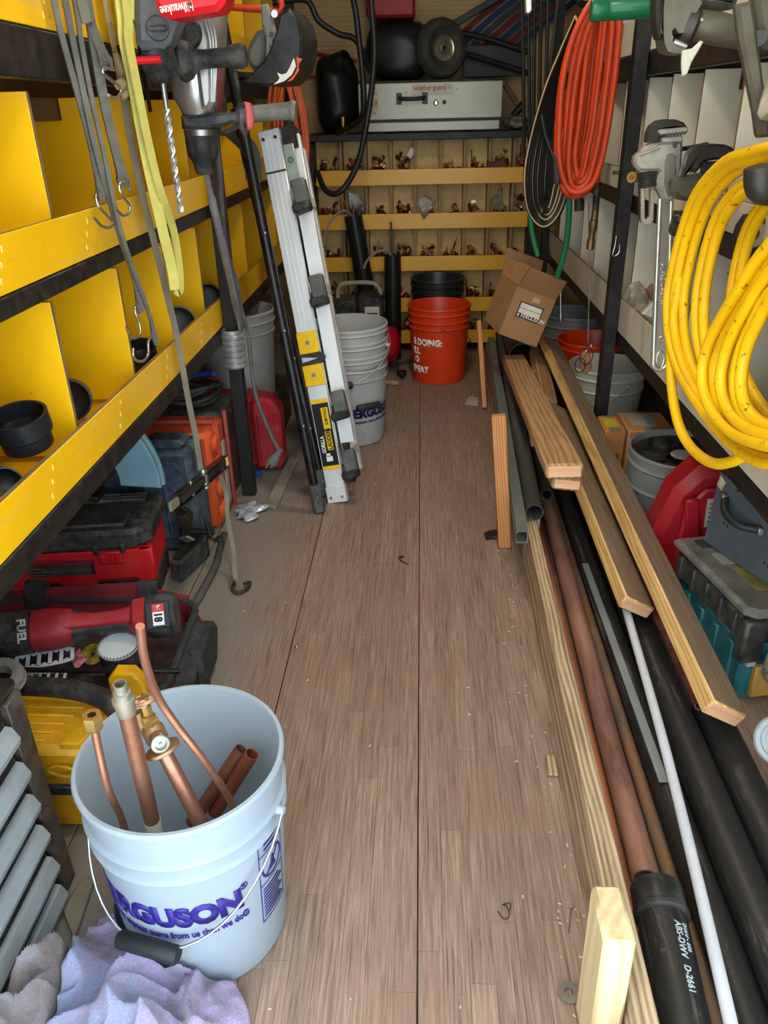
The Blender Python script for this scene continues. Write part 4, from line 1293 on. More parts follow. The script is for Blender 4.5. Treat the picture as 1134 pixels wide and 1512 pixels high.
solo('air_hose', MB().tube([(-0.658,1.721,0.010), (-0.625,1.758,0.012), (-0.616,1.836,0.012), (-0.612,1.966,0.012), (-0.623,2.084,0.012), (-0.63, 2.16, 0.012)], 0.011, 10), plain('grey_black_hose', (58, 58, 58), 0.6, dust=0.5, dustcol=(130, 126, 118)), 'dusty dark hose lying on floor between tool boxes and walkway', 'hose')

# ================================================================ rags in the near corner
def towel(label, cx, cy, rx, ry, ht, m, seed, rz=0.0, nfold=5, n=110, xlim=(-9, 9)):
    M = Matrix.Translation((cx, cy, 0)) @ Matrix.Rotation(rz, 4, 'Z')
    b = MB()
    sv = Vector((seed * 7.1, seed * 3.3, seed))
    for i in range(n):
        for j in range(n):
            u, v = i / (n - 1) * 2 - 1, j / (n - 1) * 2 - 1
            # square to disc, wavy border
            x = u * math.sqrt(1 - v * v / 2); y = v * math.sqrt(1 - u * u / 2)
            r = math.hypot(x, y)
            a = math.atan2(y, x)
            edge = 1 + 0.13 * math.sin(3 * a + seed) + 0.08 * math.sin(7 * a + 2 * seed)
            px, py = x * rx * edge, y * ry * edge
            w = noise.noise(Vector((px * 7, py * 7, 0)) + sv)
            w2 = noise.noise(Vector((px * 16, py * 16, 3)) + sv)
            ph = px * nfold * 6.0 + py * 5 + w * 4.2 + 0.9 * math.sin(py * 14 + seed)
            fold = 1 - abs(math.sin(ph))
            fold2 = 1 - abs(math.sin(px * 9 - py * nfold * 7 + w2 * 2.5 + seed))
            env = max(0.0, 1 - r ** 3)
            z = ht * (0.16 * env ** 0.25 + 0.34 * env + (0.44 * fold ** 1.4 + 0.20 * fold2 ** 1.6) * (0.25 + 0.75 * env ** 0.6)) + 0.008 * w2
            sh = 0.016 * math.cos(ph) * env
            nz = noise.noise(Vector((px * 120, py * 120, z * 120)) + sv) * 0.0016
            b.v.append((px + sh, py + sh * 0.3, max(0.004, z + nz)))
    for q_i, q in enumerate(b.v):
        w_ = M @ Vector(q)
        dx, dy = w_.x - BX, w_.y - BY
        rr, need = math.hypot(dx, dy), 0.128 + 0.02 * w_.z / 0.37 + 0.009
        if rr < need:
            w_.x, w_.y = BX + dx / rr * need, BY + dy / rr * need
        w_.x = max(w_.x, xlim[0])
        w_.x = min(w_.x, xlim[1])
        b.v[q_i] = tuple(M.inverted() @ w_)
    for i in range(n - 1):
        for j in range(n - 1):
            b.f.append((i * n + j, (i + 1) * n + j, (i + 1) * n + j + 1, i * n + j + 1))
    return solo('towel', b, m, label, 'towel', world=False, M=M, sharp=180)

def terry(name, base, tints):
    m, nt, bs = _nodes(name)
    tc = _n(nt, 'ShaderNodeTexCoord').outputs['Object']
    f = _noise(nt, tc, 9, 5, 0.6)
    f2 = _noise(nt, tc, 6.3, 4, 0.6, stretch=(1, 1.7, 1))
    pile = _noise(nt, tc, 330, 3, 0.7)
    c = _ramp(nt, f, [(0.36, lin(tints[0])), (0.5, lin(base)), (0.66, lin(tints[1]))])
    k = _ramp(nt, f2, [(0.54, (0, 0, 0)), (0.66, (0.85, 0.85, 0.85))])
    c = _mix(nt, k, c, lin(tints[2]))
    kp = _ramp(nt, pile, [(0.3, (0.72, 0.72, 0.72)), (0.7, (1.1, 1.1, 1.1))])
    c = _mix(nt, 1.0, c, kp, 'MULTIPLY')
    nt.links.new(c, bs.inputs['Base Color'])
    bs.inputs['Roughness'].default_value = 0.95
    bs.inputs['Sheen Weight'].default_value = 0.3
    _bump(nt, bs, pile, 0.7, 0.004)
    return m
towel('crumpled lavender and pale blue terry towel lying against front bucket', -0.435, 0.685, 0.15, 0.16, 0.115, terry('lavender_terry', (158, 150, 182), ((140, 154, 184), (172, 156, 196), (112, 102, 106))), 3, rz=0.5, nfold=4, xlim=(-0.530, 9))
towel('dirty grey brown terry rag crumpled beside black tool chest', -0.560, 0.60, 0.05, 0.14, 0.20, terry('grey_brown_terry', (132, 122, 122), ((146, 142, 150), (118, 106, 98), (88, 74, 68))), 8, rz=-0.1, nfold=5, n=80, xlim=(-0.588, -0.5345))
solo('cardboard_scrap', MB().prism([(-0.609,0.843,0.006), (-0.598,0.905,0.006), (-0.575,0.903,0.006), (-0.566,0.789,0.006)], (0, 0, 0.008), 0.002), plain('dirty_card', (128, 116, 96), 0.8, dust=0.3), 'dirty tan scrap on floor behind lavender towel', 'scrap')

# ================================================================ things hanging on the yellow shelving
m_strapr = plain('grey_rubber_strap', (90, 87, 78), 0.6, var=0.15, dust=0.3, dustcol=(134, 128, 114))
m_hook = plain('zinc_hook', (186, 182, 170), 0.25, 0.9, var=0.08)
m_web = plain('brown_webbing', (148, 128, 92), 0.8, var=0.12, scale=14, bump=0.3, bscale=300)
m_webg = plain('grey_webbing', (124, 116, 98), 0.8, var=0.12, scale=14, bump=0.3, bscale=300)
m_sling = plain('yellow_sling_webbing', (200, 190, 98), 0.75, var=0.08, scale=20, bump=0.3, bscale=340)
m_slingst = plain('sling_stitch', (150, 140, 60), 0.8)

def s_hook(pts, parent, r=0.0028):
    return part('hook', MB().tube(pts, r, 10, 8), m_hook, parent, 'bright bent wire hook')

def rubber_strap(label, pts, w, hook):
    t = thing('tie_down_strap', label, 'strap', pts[0], group=None)
    part('strap_band', MB().ribbon(pts, w, 0.006, (0.75, 0.66, 0)), m_strapr, t)
    e = Vector(pts[-1]); d_ = (e - Vector(pts[-2])).normalized()
    part('strap_end', MB().ribbon([e - d_ * 0.03, e - d_ * 0.005, e + d_ * 0.018], [w, w * 1.15, w * 1.5, w * 1.2], 0.009, (0.75, 0.66, 0), 4), m_strapr, t)
    if hook:
        s_hook(hook, t)
    return t
TOPZ = 1.70
def up(p, dx=0.0, dy=0.0):
    return (p[0] + dx, p[1] + dy, TOPZ)
XS = -0.604
p = (-0.608,1.512,1.378)
rubber_strap('long grey rubber strap ending in hook beside upper yellow rail, outermost of the row', [up(p, 0, -0.02), p, (-0.608,1.518,1.321), (-0.608,1.538,1.250), (-0.608,1.559,1.163), (-0.608,1.567,1.080)], 0.010,
             [(-0.608,1.562,1.082), (-0.602,1.524,1.074), (-0.596,1.519,1.055), (-0.594,1.549,1.035), (-0.594,1.568,1.021), (-0.594,1.543,1.017), (-0.594,1.508,1.024), (-0.594,1.480,1.041)])
p = (-0.597,1.531,1.380)
rubber_strap('longest grey rubber strap reaching down to the lower bins, hook pointing down', [up(p, 0, -0.02), p, (-0.597,1.534,1.320), (-0.597,1.541,1.240), (-0.597,1.551,1.158), (-0.597,1.575,1.069), (-0.597,1.602,0.989), (-0.597,1.641,0.906), (-0.597,1.647,0.849)], 0.010,
             [(-0.595,1.631,0.856), (-0.591,1.598,0.848), (-0.587,1.601,0.819), (-0.587,1.596,0.801), (-0.587,1.565,0.799), (-0.587,1.537,0.810), (-0.587,1.527,0.831)])
p = (-0.586,1.544,1.381)
rubber_strap('thin dark grey rubber strap with double hook before the lower bins', [up(p, 0, -0.02), p, (-0.586,1.542,1.320), (-0.586,1.545,1.240), (-0.586,1.559,1.152), (-0.586,1.569,1.060), (-0.586,1.589,0.980), (-0.586,1.632,0.894), (-0.586,1.669,0.815), (-0.586,1.676,0.773)], 0.008,
             [(-0.582,1.649,0.783), (-0.578,1.611,0.778), (-0.576,1.594,0.758), (-0.576,1.564,0.752), (-0.576,1.525,0.762), (-0.576,1.508,0.778), (-0.576,1.515,0.791)])
p = (-0.575,1.571,1.384)
rubber_strap('wide grey rubber strap hanging inmost of the row with looped hook', [up(p, 0, -0.02), p, (-0.575,1.572,1.324), (-0.575,1.573,1.251), (-0.575,1.586,1.173), (-0.575,1.607,1.100)], 0.017,
             [(-0.571,1.603,1.100), (-0.569,1.615,1.090), (-0.569,1.619,1.075), (-0.567,1.607,1.093), (-0.567,1.561,1.091), (-0.565,1.560,1.072), (-0.565,1.589,1.053), (-0.565,1.586,1.040), (-0.565,1.550,1.037), (-0.565,1.514,1.053)])
p = (-0.560,1.506,1.376)
rubber_strap('short grey rubber strap ending beside the upper black bar with hook in knotted webbing', [up(p, 0, -0.02), p, (-0.560,1.527,1.350), (-0.560,1.554,1.316), (-0.560,1.570,1.296)], 0.016,
             [(-0.557,1.556,1.298), (-0.555,1.566,1.290), (-0.555,1.595,1.280), (-0.553,1.546,1.281), (-0.553,1.532,1.272), (-0.551,1.561,1.262), (-0.551,1.598,1.253), (-0.551,1.600,1.242), (-0.551,1.567,1.234), (-0.551,1.535,1.238)])

# webbing with a knot, run down to a ratchet and on to a hook on the floor
t = thing('ratchet_strap', 'long faded brown ratchet strap hanging to floor with black ratchet and hook', 'strap', (-0.606,1.753,1.404))
p = (-0.606,1.753,1.404)
part('webbing', MB().ribbon([up(p), p, (-0.606,1.760,1.360), (-0.606,1.765,1.317), (-0.606,1.789,1.288)], 0.010, 0.003, (0.7, 0.7, 0)), m_web, t)
kb = MB()
kb.rings([(-0.600,1.747,1.316), (-0.596,1.758,1.284), (-0.592,1.770,1.268), (-0.590,1.783,1.263)], [0.006, 0.013, 0.022, 0.016], 8)
kb.rings([(-0.592,1.718,1.259), (-0.590,1.763,1.265), (-0.588,1.798,1.263)], [0.010, 0.016, 0.006], 8)
kb.rings([(-0.590,1.763,1.265), (-0.590,1.736,1.243), (-0.590,1.724,1.236)], [0.016, 0.009, 0.004], 8)
part('knot', kb, m_web, t, 'knotted tan webbing')
part('webbing', MB().ribbon([(-0.598,1.755,1.243), (-0.606,1.778,1.169), (-0.606,1.799,1.056), (-0.606,1.827,0.961), (-0.606,1.861,0.842), (-0.606,1.897,0.711), (-0.604,1.906,0.558), (-0.602,1.922,0.430), (-0.600,1.917,0.338)], 0.015, 0.003, (0.85, 0.5, 0)), m_webg, t)
rt0, rt1 = Vector((-0.600,1.648,0.369)), Vector((-0.585,2.113,0.286))
dR = (rt1 - rt0).normalized()
rb = part('ratchet_body', MB().beam(rt0 + dR * 0.05, rt1 - dR * 0.008, 0.026, 0.014, 0.004, up=(0.7, -0.7, 0.2)), plain('ratchet_black', (26, 26, 24), 0.3, 0.5, var=0.2, dust=0.2), t)
for s in (-1, 1):
    sd_ = frame(dR, (0.7, -0.7, 0.2))[2] * 0.016 * s
    part('ratchet_plate', MB().beam(rt0 + dR * 0.045 + sd_, rt1 + sd_, 0.003, 0.024, 0.001, up=(0.7, -0.7, 0.2)), MATS['ratchet_black'], t)
sd2 = frame(dR, (0.7, -0.7, 0.2))[2]
part('ratchet_spool', MB().cyl(rt0.lerp(rt1, 0.56) - sd2 * 0.026, rt0.lerp(rt1, 0.56) + sd2 * 0.026, 0.012, seg=18), m_hook, rb, 'bright ratchet spool')
part('ratchet_pin', MB().cyl(rt0.lerp(rt1, 0.33) - sd2 * 0.022, rt0.lerp(rt1, 0.33) + sd2 * 0.022, 0.007, seg=12), m_hook, rb)
part('webbing', MB().rings([rt1 - sd2 * 0.013, rt1 + sd2 * 0.013], 0.011, 14), m_sling, t, 'end roll of webbing')
part('release_tab', MB().beam(rt0 - dR * 0.012, rt0 + dR * 0.05, 0.024, 0.008, 0.003, up=(0.7, -0.7, 0.2)), m_webg, t)
part('webbing', MB().ribbon([rt1 - dR * 0.01, (-0.585,2.045,0.274), (-0.575,2.047,0.208), (-0.565,1.994,0.157), (-0.545,1.941,0.073), (-0.527, 1.862, 0.045), (-0.518, 1.86, 0.018)], 0.013, 0.003, (0.85, 0.5, 0)), m_webg, t)
part('floor_hook', MB().tube([(-0.530, 1.875, 0.016), (-0.535, 1.845, 0.010), (-0.515, 1.826, 0.008), (-0.492, 1.845, 0.010), (-0.490, 1.872, 0.013), (-0.505, 1.862, 0.014)], 0.005, 10), m_rubber, t, 'black coated hook')

# yellow lifting sling
t = thing('lifting_sling', 'pale yellow webbing sling hanging in two loops before yellow bins', 'sling', (-0.564,1.725,1.400))
p = (-0.570,1.736,1.401)
part('sling_web', MB().ribbon([up(p), p, (-0.570,1.724,1.334), (-0.570,1.737,1.266), (-0.570,1.746,1.169), (-0.570,1.763,1.079), (-0.570,1.790,0.980), (-0.570,1.815,0.896), (-0.570,1.816,0.846)], 0.023, 0.003, (0.78, 0.62, 0)), m_sling, t)
p = (-0.558,1.731,1.400)
part('sling_web', MB().ribbon([up(p), p, (-0.558,1.712,1.333), (-0.558,1.723,1.254), (-0.558,1.740,1.163), (-0.558,1.773,1.064), (-0.558,1.830,0.975), (-0.558,1.837,0.892), (-0.562,1.830,0.840), (-0.570,1.816,0.846)], 0.021, 0.003, (0.4, 0.9, 0)), m_sling, t)
p = (-0.550,1.747,1.402)
part('sling_web', MB().ribbon([up(p), p, (-0.550,1.766,1.376), (-0.550,1.794,1.350), (-0.550,1.809,1.337), (-0.544,1.807,1.344), (-0.540,1.800,1.373), (-0.540,1.765,1.403), up((-0.540,1.765,1.403))], 0.026, 0.003, (0.78, 0.62, 0)), m_sling, t)

solo('hex_key', MB().tube([up((-0.600,1.910,1.421)), (-0.600,1.906,1.396), (-0.600,1.902,1.310), (-0.600,1.913,1.259), (-0.600,1.918,1.213)], 0.0042, 6), plain('black_oxide', (24, 22, 22), 0.4, 0.4), 'thin straight black steel rod hanging beside yellow sling', 'rod')

# --- cordless rotary drill with a red trigger and a long masonry bit
m_grey = plain('dark_grey_housing', (86, 88, 90), 0.5, var=0.1, dust=0.25)
m_redbat = plain('red_battery', (206, 26, 32), 0.4, var=0.06)
RD = thing('rotary_drill', 'grey rotary drill with red battery and long spiral masonry bit hung on yellow shelving', 'drill', (-0.523,1.770,1.336))
def rev(pts, rad, seg=20):
    return MB().rings(pts, rad, seg)
part('housing', MB().prism([(-0.531,1.770,1.479), (-0.442,1.770,1.477), (-0.445,1.770,1.390), (-0.471,1.770,1.358), (-0.486,1.770,1.331), (-0.504,1.770,1.317), (-0.542,1.770,1.318), (-0.555,1.770,1.330), (-0.549,1.770,1.382)], (0, 0.085, 0), 0.016), m_grey, RD)
part('mode_dial', MB().cyl((-0.505,1.732,1.353), (-0.500,1.716,1.352), 0.022, 0.020, 24), m_blkplas, RD)
part('dial_grip', MB().box((-0.499,1.712,1.351), (0.036, 0.012, 0.010), 0.003), m_blkplas, RD)
part('handle_clamp', MB().prism([(-0.564,1.770,1.307), (-0.507,1.770,1.308), (-0.506,1.770,1.296), (-0.565,1.770,1.294)], (0, 0.09, 0), 0.004), m_redbat, RD, 'red side clamp')
part('collar', MB().rings([(-0.528,1.770,1.316), (-0.522,1.770,1.292), (-0.521,1.770,1.280)], [0.038, 0.036, 0.026], 22), m_rubber, RD)
part('chuck', MB().rings([(-0.522,1.770,1.281), (-0.521,1.770,1.271), (-0.521,1.770,1.262)], [0.026, 0.022, 0.012], 20), m_rubber, RD)
b0, b1 = Vector((-0.520,1.770,1.264)), Vector((-0.518,1.770,1.018))
dB = (b1 - b0).normalized(); LB = (b1 - b0).length
part('bit_shank', MB().rings([b0 - dB * 0.01, b0 + dB * LB * 0.2], [0.0055, 0.0050], 12), m_steel, RD)
hb2 = MB()
_, bu, bw = frame(dB)
for ph in (0.0, math.pi):
    pts = []
    for i in range(90):
        s = LB * (0.2 + 0.8 * i / 89)
        a = ph + i * 0.36
        pts.append(b0 + dB * s + (bu * math.cos(a) + bw * math.sin(a)) * 0.0042)
    hb2.rings(pts, 0.0034, 6)
part('bit_flutes', hb2, plain('pale_flute_steel', (176, 178, 178), 0.35, 0.7), RD)
part('bit_core', MB().rings([b0 + dB * LB * 0.2, b1], 0.0036, 8), m_steel, RD)
bat = part('battery', MB().prism([(-0.480,1.710,1.438), (-0.344,1.710,1.434), (-0.357,1.710,1.384), (-0.370,1.710,1.372), (-0.459,1.710,1.362), (-0.478,1.710,1.367), (-0.486,1.710,1.388)], (0, 0.09, 0), 0.010), m_redbat, RD, 'glossy red battery')
# the script mark reads upside down because the tool hangs head down
part('printed_lettering', on_plane(text_mb('Milwaukee', 0.022, 0.0003, 0.66), (-0.415,1.664,1.388), (-1, 0, -0.12), (0.05, 0, -1), 0.0), m_printw, bat, sharp=180)

# --- the big corded hammer, its chisel caught in a sleeve on the post
HY = 1.95
m_silver = plain('cast_aluminium_housing', (186, 186, 182), 0.3, 0.8, var=0.12, dust=0.2, dustcol=(110, 104, 96))
RH = thing('demolition_hammer', 'large silver corded hammer drill with black handles and long steel chisel, hung head down', 'hammer drill', (-0.497,1.950,1.271))
part('housing', MB().rings([(-0.462,1.970,1.495), (-0.472,1.960,1.423), (-0.485,1.950,1.348), (-0.497,1.950,1.284), (-0.500,1.950,1.238), (-0.498,1.950,1.218), (-0.499,1.950,1.201)], [0.052, 0.060, 0.062, 0.060, 0.052, 0.042, 0.036], 28), m_silver, RH)
part('gear_cover', MB().prism([(-0.490,1.900,1.381), (-0.447,1.900,1.387), (-0.437,1.900,1.343), (-0.446,1.900,1.229), (-0.459,1.900,1.210), (-0.476,1.900,1.217), (-0.478,1.900,1.294)], (0, 0.05, 0), 0.010), m_silver, RH)
part('cover_rib', MB().tube([(-0.445,1.872,1.384), (-0.438,1.872,1.341), (-0.443,1.874,1.280), (-0.451,1.880,1.229)], 0.0028, 6), m_silver, RH)
part('cover_rib', MB().tube([(-0.438,1.872,1.384), (-0.432,1.872,1.341), (-0.438,1.874,1.280), (-0.448,1.880,1.229)], 0.0028, 6), m_silver, RH)
part('cover_rib', MB().tube([(-0.431,1.872,1.384), (-0.426,1.872,1.341), (-0.434,1.874,1.280), (-0.445,1.880,1.229)], 0.0028, 6), m_silver, RH)
part('red_side', MB().prism([(-0.441,1.950,1.384), (-0.428,1.950,1.384), (-0.434,1.950,1.295), (-0.453,1.950,1.210), (-0.460,1.950,1.230)], (0, 0.06, 0), 0.006), plain('dark_red_shell', (120, 28, 30), 0.45, var=0.1, dust=0.3), RH)
hp0 = Vector((-0.495,1.840,1.304)); 
part('side_handle', MB().lathe([(0.0, -0.012), (0.022, -0.012), (0.036, -0.006), (0.040, 0.004), (0.034, 0.018), (0.020, 0.030), (0.0175, 0.05), (0.0185, 0.095), (0.022, 0.105), (0.024, 0.125), (0.020, 0.135), (0.0, 0.138)], hp0, (1, 0.02, 0.05), 24), m_rubber, RH)
part('eye_dial', MB().lathe([(0.012, 0.0), (0.030, 0.0), (0.034, 0.01), (0.030, 0.02), (0.0, 0.02)], (-0.488,1.885,1.355), (0, -1, 0.1), 24), m_rubber, RH)
part('clamp_band', MB().rings([(-0.500,1.950,1.204), (-0.500,1.950,1.177)], [0.040, 0.041], 24), m_rubber, RH)
part('bright_ring', MB().rings([(-0.501,1.950,1.175), (-0.501,1.950,1.163)], [0.038, 0.037], 24), m_steel, RH, 'bright steel ring')
part('chuck', MB().rings([(-0.501,1.950,1.163), (-0.501,1.950,1.146), (-0.501,1.950,1.121), (-0.500,1.950,1.107), (-0.500,1.950,1.092), (-0.500,1.950,1.082)], [0.036, 0.037, 0.034, 0.026, 0.024, 0.020], 24), m_rubber, RH)
fm = part('front_handle_mount', MB().prism([(-0.529,1.930,1.202), (-0.439,1.930,1.208), (-0.400,1.930,1.210), (-0.402,1.930,1.189), (-0.442,1.930,1.181), (-0.489,1.930,1.177), (-0.529,1.930,1.180)], (0, 0.05, 0), 0.006), m_blkplas, RH)
part('front_handle', MB().rings([(-0.407,1.930,1.199), (-0.367,1.930,1.204), (-0.291,1.930,1.208), (-0.285,1.930,1.208), (-0.277,1.930,1.207)], [0.014, 0.017, 0.018, 0.022, 0.019], 18), plain('scuffed_grey_grip', (92, 90, 84), 0.6, var=0.25, dust=0.4), RH)
part('red_lever', MB().prism([(-0.384,1.905,1.228), (-0.372,1.905,1.225), (-0.367,1.905,1.195), (-0.372,1.905,1.175), (-0.383,1.905,1.172), (-0.385,1.905,1.188)], (0, 0.02, 0), 0.004), plain('faded_red_lever', (184, 82, 78), 0.5), RH)
part('handle_knob', MB().prism([(-0.413,1.940,1.216), (-0.391,1.940,1.229), (-0.385,1.940,1.195), (-0.391,1.940,1.166), (-0.398,1.940,1.158), (-0.411,1.940,1.181)], (0, 0.035, 0), 0.006), m_blkplas, RH)
q0, q1 = Vector((-0.500,1.950,1.086)), Vector((-0.566, 2.425, 0.60))
part('chisel', MB().rings([q0, q0.lerp(q1, 0.12), q0.lerp(q1, 0.125), q0.lerp(q1, 0.55), q0.lerp(q1, 0.96), q1], [0.0075, 0.0075, 0.0100, 0.0100, 0.0105, 0.006], 16), plain('chalky_steel', (150, 150, 148), 0.3, 0.55, var=0.25, scale=16, dust=0.25, dustcol=(196, 194, 188)), RH)
cr = MB().tube([(-0.448,2.000,1.376), (-0.426,2.020,1.298), (-0.425,2.040,1.202), (-0.438,2.050,1.179), (-0.472,2.050,1.166), (-0.477,2.020,1.175), (-0.453,2.000,1.217), (-0.453,2.000,1.285)], 0.0065, 10)
part('power_cord', cr, m_rubber, RH)
cd_ = part('power_cord', MB().tube([(-0.478,1.990,1.161), (-0.498,2.080,1.084), (-0.527,2.180,0.980), (-0.550,2.280,0.862), (-0.545,2.340,0.757), (-0.550,2.380,0.678), (-0.548, 2.43, 0.585), (-0.545, 2.42, 0.47), (-0.535, 2.41, 0.37), (-0.50, 2.41, 0.25), (-0.475, 2.40, 0.195)], 0.0068, 10), plain('grey_cord', (84, 84, 82), 0.6, dust=0.3), RH)
pg = Vector((-0.475, 2.40, 0.197)); pd = (Vector((-0.533,2.390,0.118)) - pg).normalized()
plg = part('plug', MB().rings([pg - pd * 0.01, pg + pd * 0.01, pg + pd * 0.03, pg + pd * 0.05, pg + pd * 0.052], [0.008, 0.011, 0.019, 0.021, 0.016], 16), plain('grey_plug', (96, 96, 94), 0.6, dust=0.4), RH)
for a in (-0.008, 0.008):
    part('plug_prong', MB().beam(pg + pd * 0.05 + Vector((a, 0, 0)), pg + pd * 0.072 + Vector((a, 0, 0)), 0.0018, 0.006), m_steel, plg)

# sleeve of silver tape round post and chisel
sb = []
for i in range(25):
    sb.append((0.035 + (0.005 if i % 4 in (1, 2) else 0.0), i * 0.0048))
sb += [(0.030, 0.124), (0.026, 0.12), (0.026, 0.0), (0.035, 0.0)]
sv_ = MB().lathe(sb, (-0.606, 2.452, 0.475), (0.02, -0.05, 1), 28)
solo('tape_sleeve', sv_, plain('silver_duct_tape', (170, 170, 168), 0.32, 0.6, var=0.15, scale=24, bump=0.3, bscale=50), 'ribbed silver tape sleeve holding chisel tip against black post', 'sleeve', sharp=20)

# --- pair of black tubes leaning beside the ladder
m_btube = plain('black_tube_enamel', (15, 15, 16), 0.32, var=0.15, dust=0.06)
BT = thing('folding_stand', 'folded stand of two riveted black tubes leaning between post and ladder', 'stand', (-0.36, 2.36, 0))
for (f, tp, off) in (((-0.352, 2.342, 0.06), (-0.575, 2.56, 1.56), 0), ((-0.350, 2.470, 0.06), (-0.568, 2.665, 1.22), 1)):
    f, tp = Vector(f), Vector(tp)
    dv_ = (tp - f).normalized()
    tb_ = part('tube', MB().rings([f, tp], 0.0165, 16), m_btube, BT)
    ft = part('rubber_foot', MB().beam(f - dv_ * 0.062, f + dv_ * 0.045, 0.040, 0.036, 0.008, up=(0.3, -1, 0)), plain('grey_rubber_foot', (62, 64, 66), 0.6, dust=0.35), BT)
    for s in (0.16, 0.36, 0.55, 0.74, 0.9):
        c = f.lerp(tp, s) + Vector((0.35, -0.93, 0)).normalized() * 0.0155
        part('rivet', MB().ball(c, 0.006, 10, 6), m_steel, tb_)
    c = f + Vector((0.3, -0.95, 0)).normalized() * 0.018
    part('rivet', MB().ball(c, 0.005, 10, 6), m_steel, ft)
fA, tA = Vector((-0.350, 2.470, 0.06)), Vector((-0.568, 2.665, 1.22))
dv_ = (tA - fA).normalized()
part('fabric_web', MB().ribbon([fA.lerp(tA, 0.95) + Vector((-0.03, 0, 0)), fA.lerp(tA, 0.90) + Vector((0.02, -0.02, 0)), fA.lerp(tA, 0.83) + Vector((0.01, -0.018, 0))], 0.05, 0.006, (0.9, 0.3, 0.2)), plain('grey_black_fabric', (66, 66, 66), 0.7), BT)

# --- folded aluminium ladder
m_alu = plain('ladder_aluminium', (224, 226, 226), 0.35, 0.3, var=0.05, scale=4, stretch=(1, 1, 0.2))
m_lady = plain('ladder_yellow', (236, 188, 16), 0.4, var=0.05)
m_cap = plain('grey_rung_cap', (84, 86, 84), 0.55, var=0.1, dust=0.35)
LD = thing('ladder', 'folded aluminium multi-position ladder with yellow hinge plates leaning beside white bucket stack', 'ladder', (-0.28, 2.45, 0))
F0, T0 = Vector((-0.287, 2.42, 0.005)), Vector((-0.475, 2.70, 1.150))
dl = (T0 - F0).normalized()
LLn = (T0 - F0).length
xr = Vector((1, -0.12, 0)); xr = (xr - dl * xr.dot(dl)).normalized()   # across the rail's face
yn = xr.cross(dl)                                                        # away from the viewer or towards
if yn.y > 0: yn = -yn
A = lambda s, a=0.0, c=0.0: F0 + dl * (s * LLn) + xr * a + yn * c
def bar(name, s0, s1, a, c, w, h, m, lab=None, bev=0.002, par=None):
    return part(name, MB().beam(A(s0, a, c), A(s1, a, c), w, h, bev, up=yn), m, par or LD, lab)
rail = bar('side_rail', 0.0, 1.0, 0.0, 0.0, 0.066, 0.026, m_alu)
for k in range(3):
    bar('rail_groove', 0.50, 0.995, -0.016 + 0.016 * k, 0.0135, 0.005, 0.002, m_alu, None, 0.0004, rail)
bar('side_rail', 0.0, 1.0, 0.005, -0.29, 0.066, 0.026, m_alu)
bar('side_rail', 0.16, 0.99, 0.062, -0.035, 0.05, 0.024, m_alu)
bar('black_web', 0.04, 0.98, 0.050, -0.05, 0.02, 0.03, m_rubber)
bar('lock_bar', 0.44, 0.60, 0.078, -0.05, 0.014, 0.02, m_lady)
for (s0, s1) in ((0.425, 0.485), (0.335, 0.395)):
    hp = bar('hinge_plate', s0, s1, 0.0, 0.016, 0.069, 0.006, m_lady, 'yellow hinge plate')
    part('rivet', MB().cyl(A((s0 + s1) / 2, 0, 0.018), A((s0 + s1) / 2, 0, 0.022), 0.007, seg=14), m_steel, hp)
part('hinge_pivot', MB().prism([A(0.425, -0.04, 0.015), A(0.427, 0.034, 0.015), A(0.41, 0.052, 0.015), A(0.395, 0.036, 0.015), A(0.393, -0.034, 0.015), A(0.402, -0.034, 0.015), A(0.41, 0.034, 0.015), A(0.418, -0.034, 0.015)], yn * 0.012, 0.002), m_rubber, LD)
bar('rail_foot', -0.004, 0.045, 0.0, 0.002, 0.070, 0.034, m_alu)
for a in (-0.02, 0.02):
    part('rivet', MB().cyl(A(0.012, a, 0.018), A(0.012, a, 0.023), 0.005, seg=12), m_steel, rail)
dec = bar('decal', 0.105, 0.285, 0.0, 0.0135, 0.058, 0.0012, plain('decal_black', (24, 24, 24), 0.4, var=0.04), 'black and yellow decal', 0.0)
for (s0, s1) in ((0.285, 0.297), (0.093, 0.105)):
    bar('decal_band', s0, s1, 0.0, 0.0137, 0.058, 0.0012, m_lady, None, 0.0, dec)
bar('decal_panel', 0.21, 0.272, 0.012, 0.0142, 0.024, 0.0008, m_lady, None, 0.0, dec)
bar('decal_panel', 0.15, 0.205, 0.010, 0.0142, 0.020, 0.0008, m_lady, None, 0.0, dec)
bar('decal_emblem', 0.118, 0.132, 0.0, 0.0145, 0.022, 0.0008, m_printw, None, 0.0, dec)
bar('decal_emblem', 0.134, 0.141, -0.002, 0.0145, 0.014, 0.0008, m_printw, None, 0.0, dec)
part('printed_lettering', on_plane(text_mb('LADDERS', 0.020, 0.0006, 0.86), A(0.152, 0.017, 0.0152), dl, -xr, 0.0), plain('decal_ink', (20, 20, 20), 0.5), dec, sharp=180)
part('printed_lettering', on_plane(text_mb('GORILLA', 0.018, 0.0006, 0.80), A(0.143, -0.008, 0.0148), dl, -xr, 0.0), m_printw, dec, sharp=180)
part('printed_lettering', on_plane(text_mb('SLIM FOLD', 0.014, 0.0003, 0.86), A(0.222, 0.017, 0.0152), dl, -xr, 0.0), MATS['decal_ink'], dec, sharp=180)
bar('rail_cap', 0.985, 1.006, 0.0, 0.0, 0.070, 0.032, m_alu)
bar('rail_joint', 0.900, 0.905, 0.0, 0.0138, 0.066, 0.002, m_rubber, None, 0.0)
for a in (-0.02, 0.02):
    part('rivet', MB().cyl(A(0.985, a, 0.016), A(0.985, a, 0.021), 0.005, seg=12), m_rubber, LD)
bar('top_block', 0.955, 1.01, 0.055, -0.03, 0.05, 0.05, m_rubber)
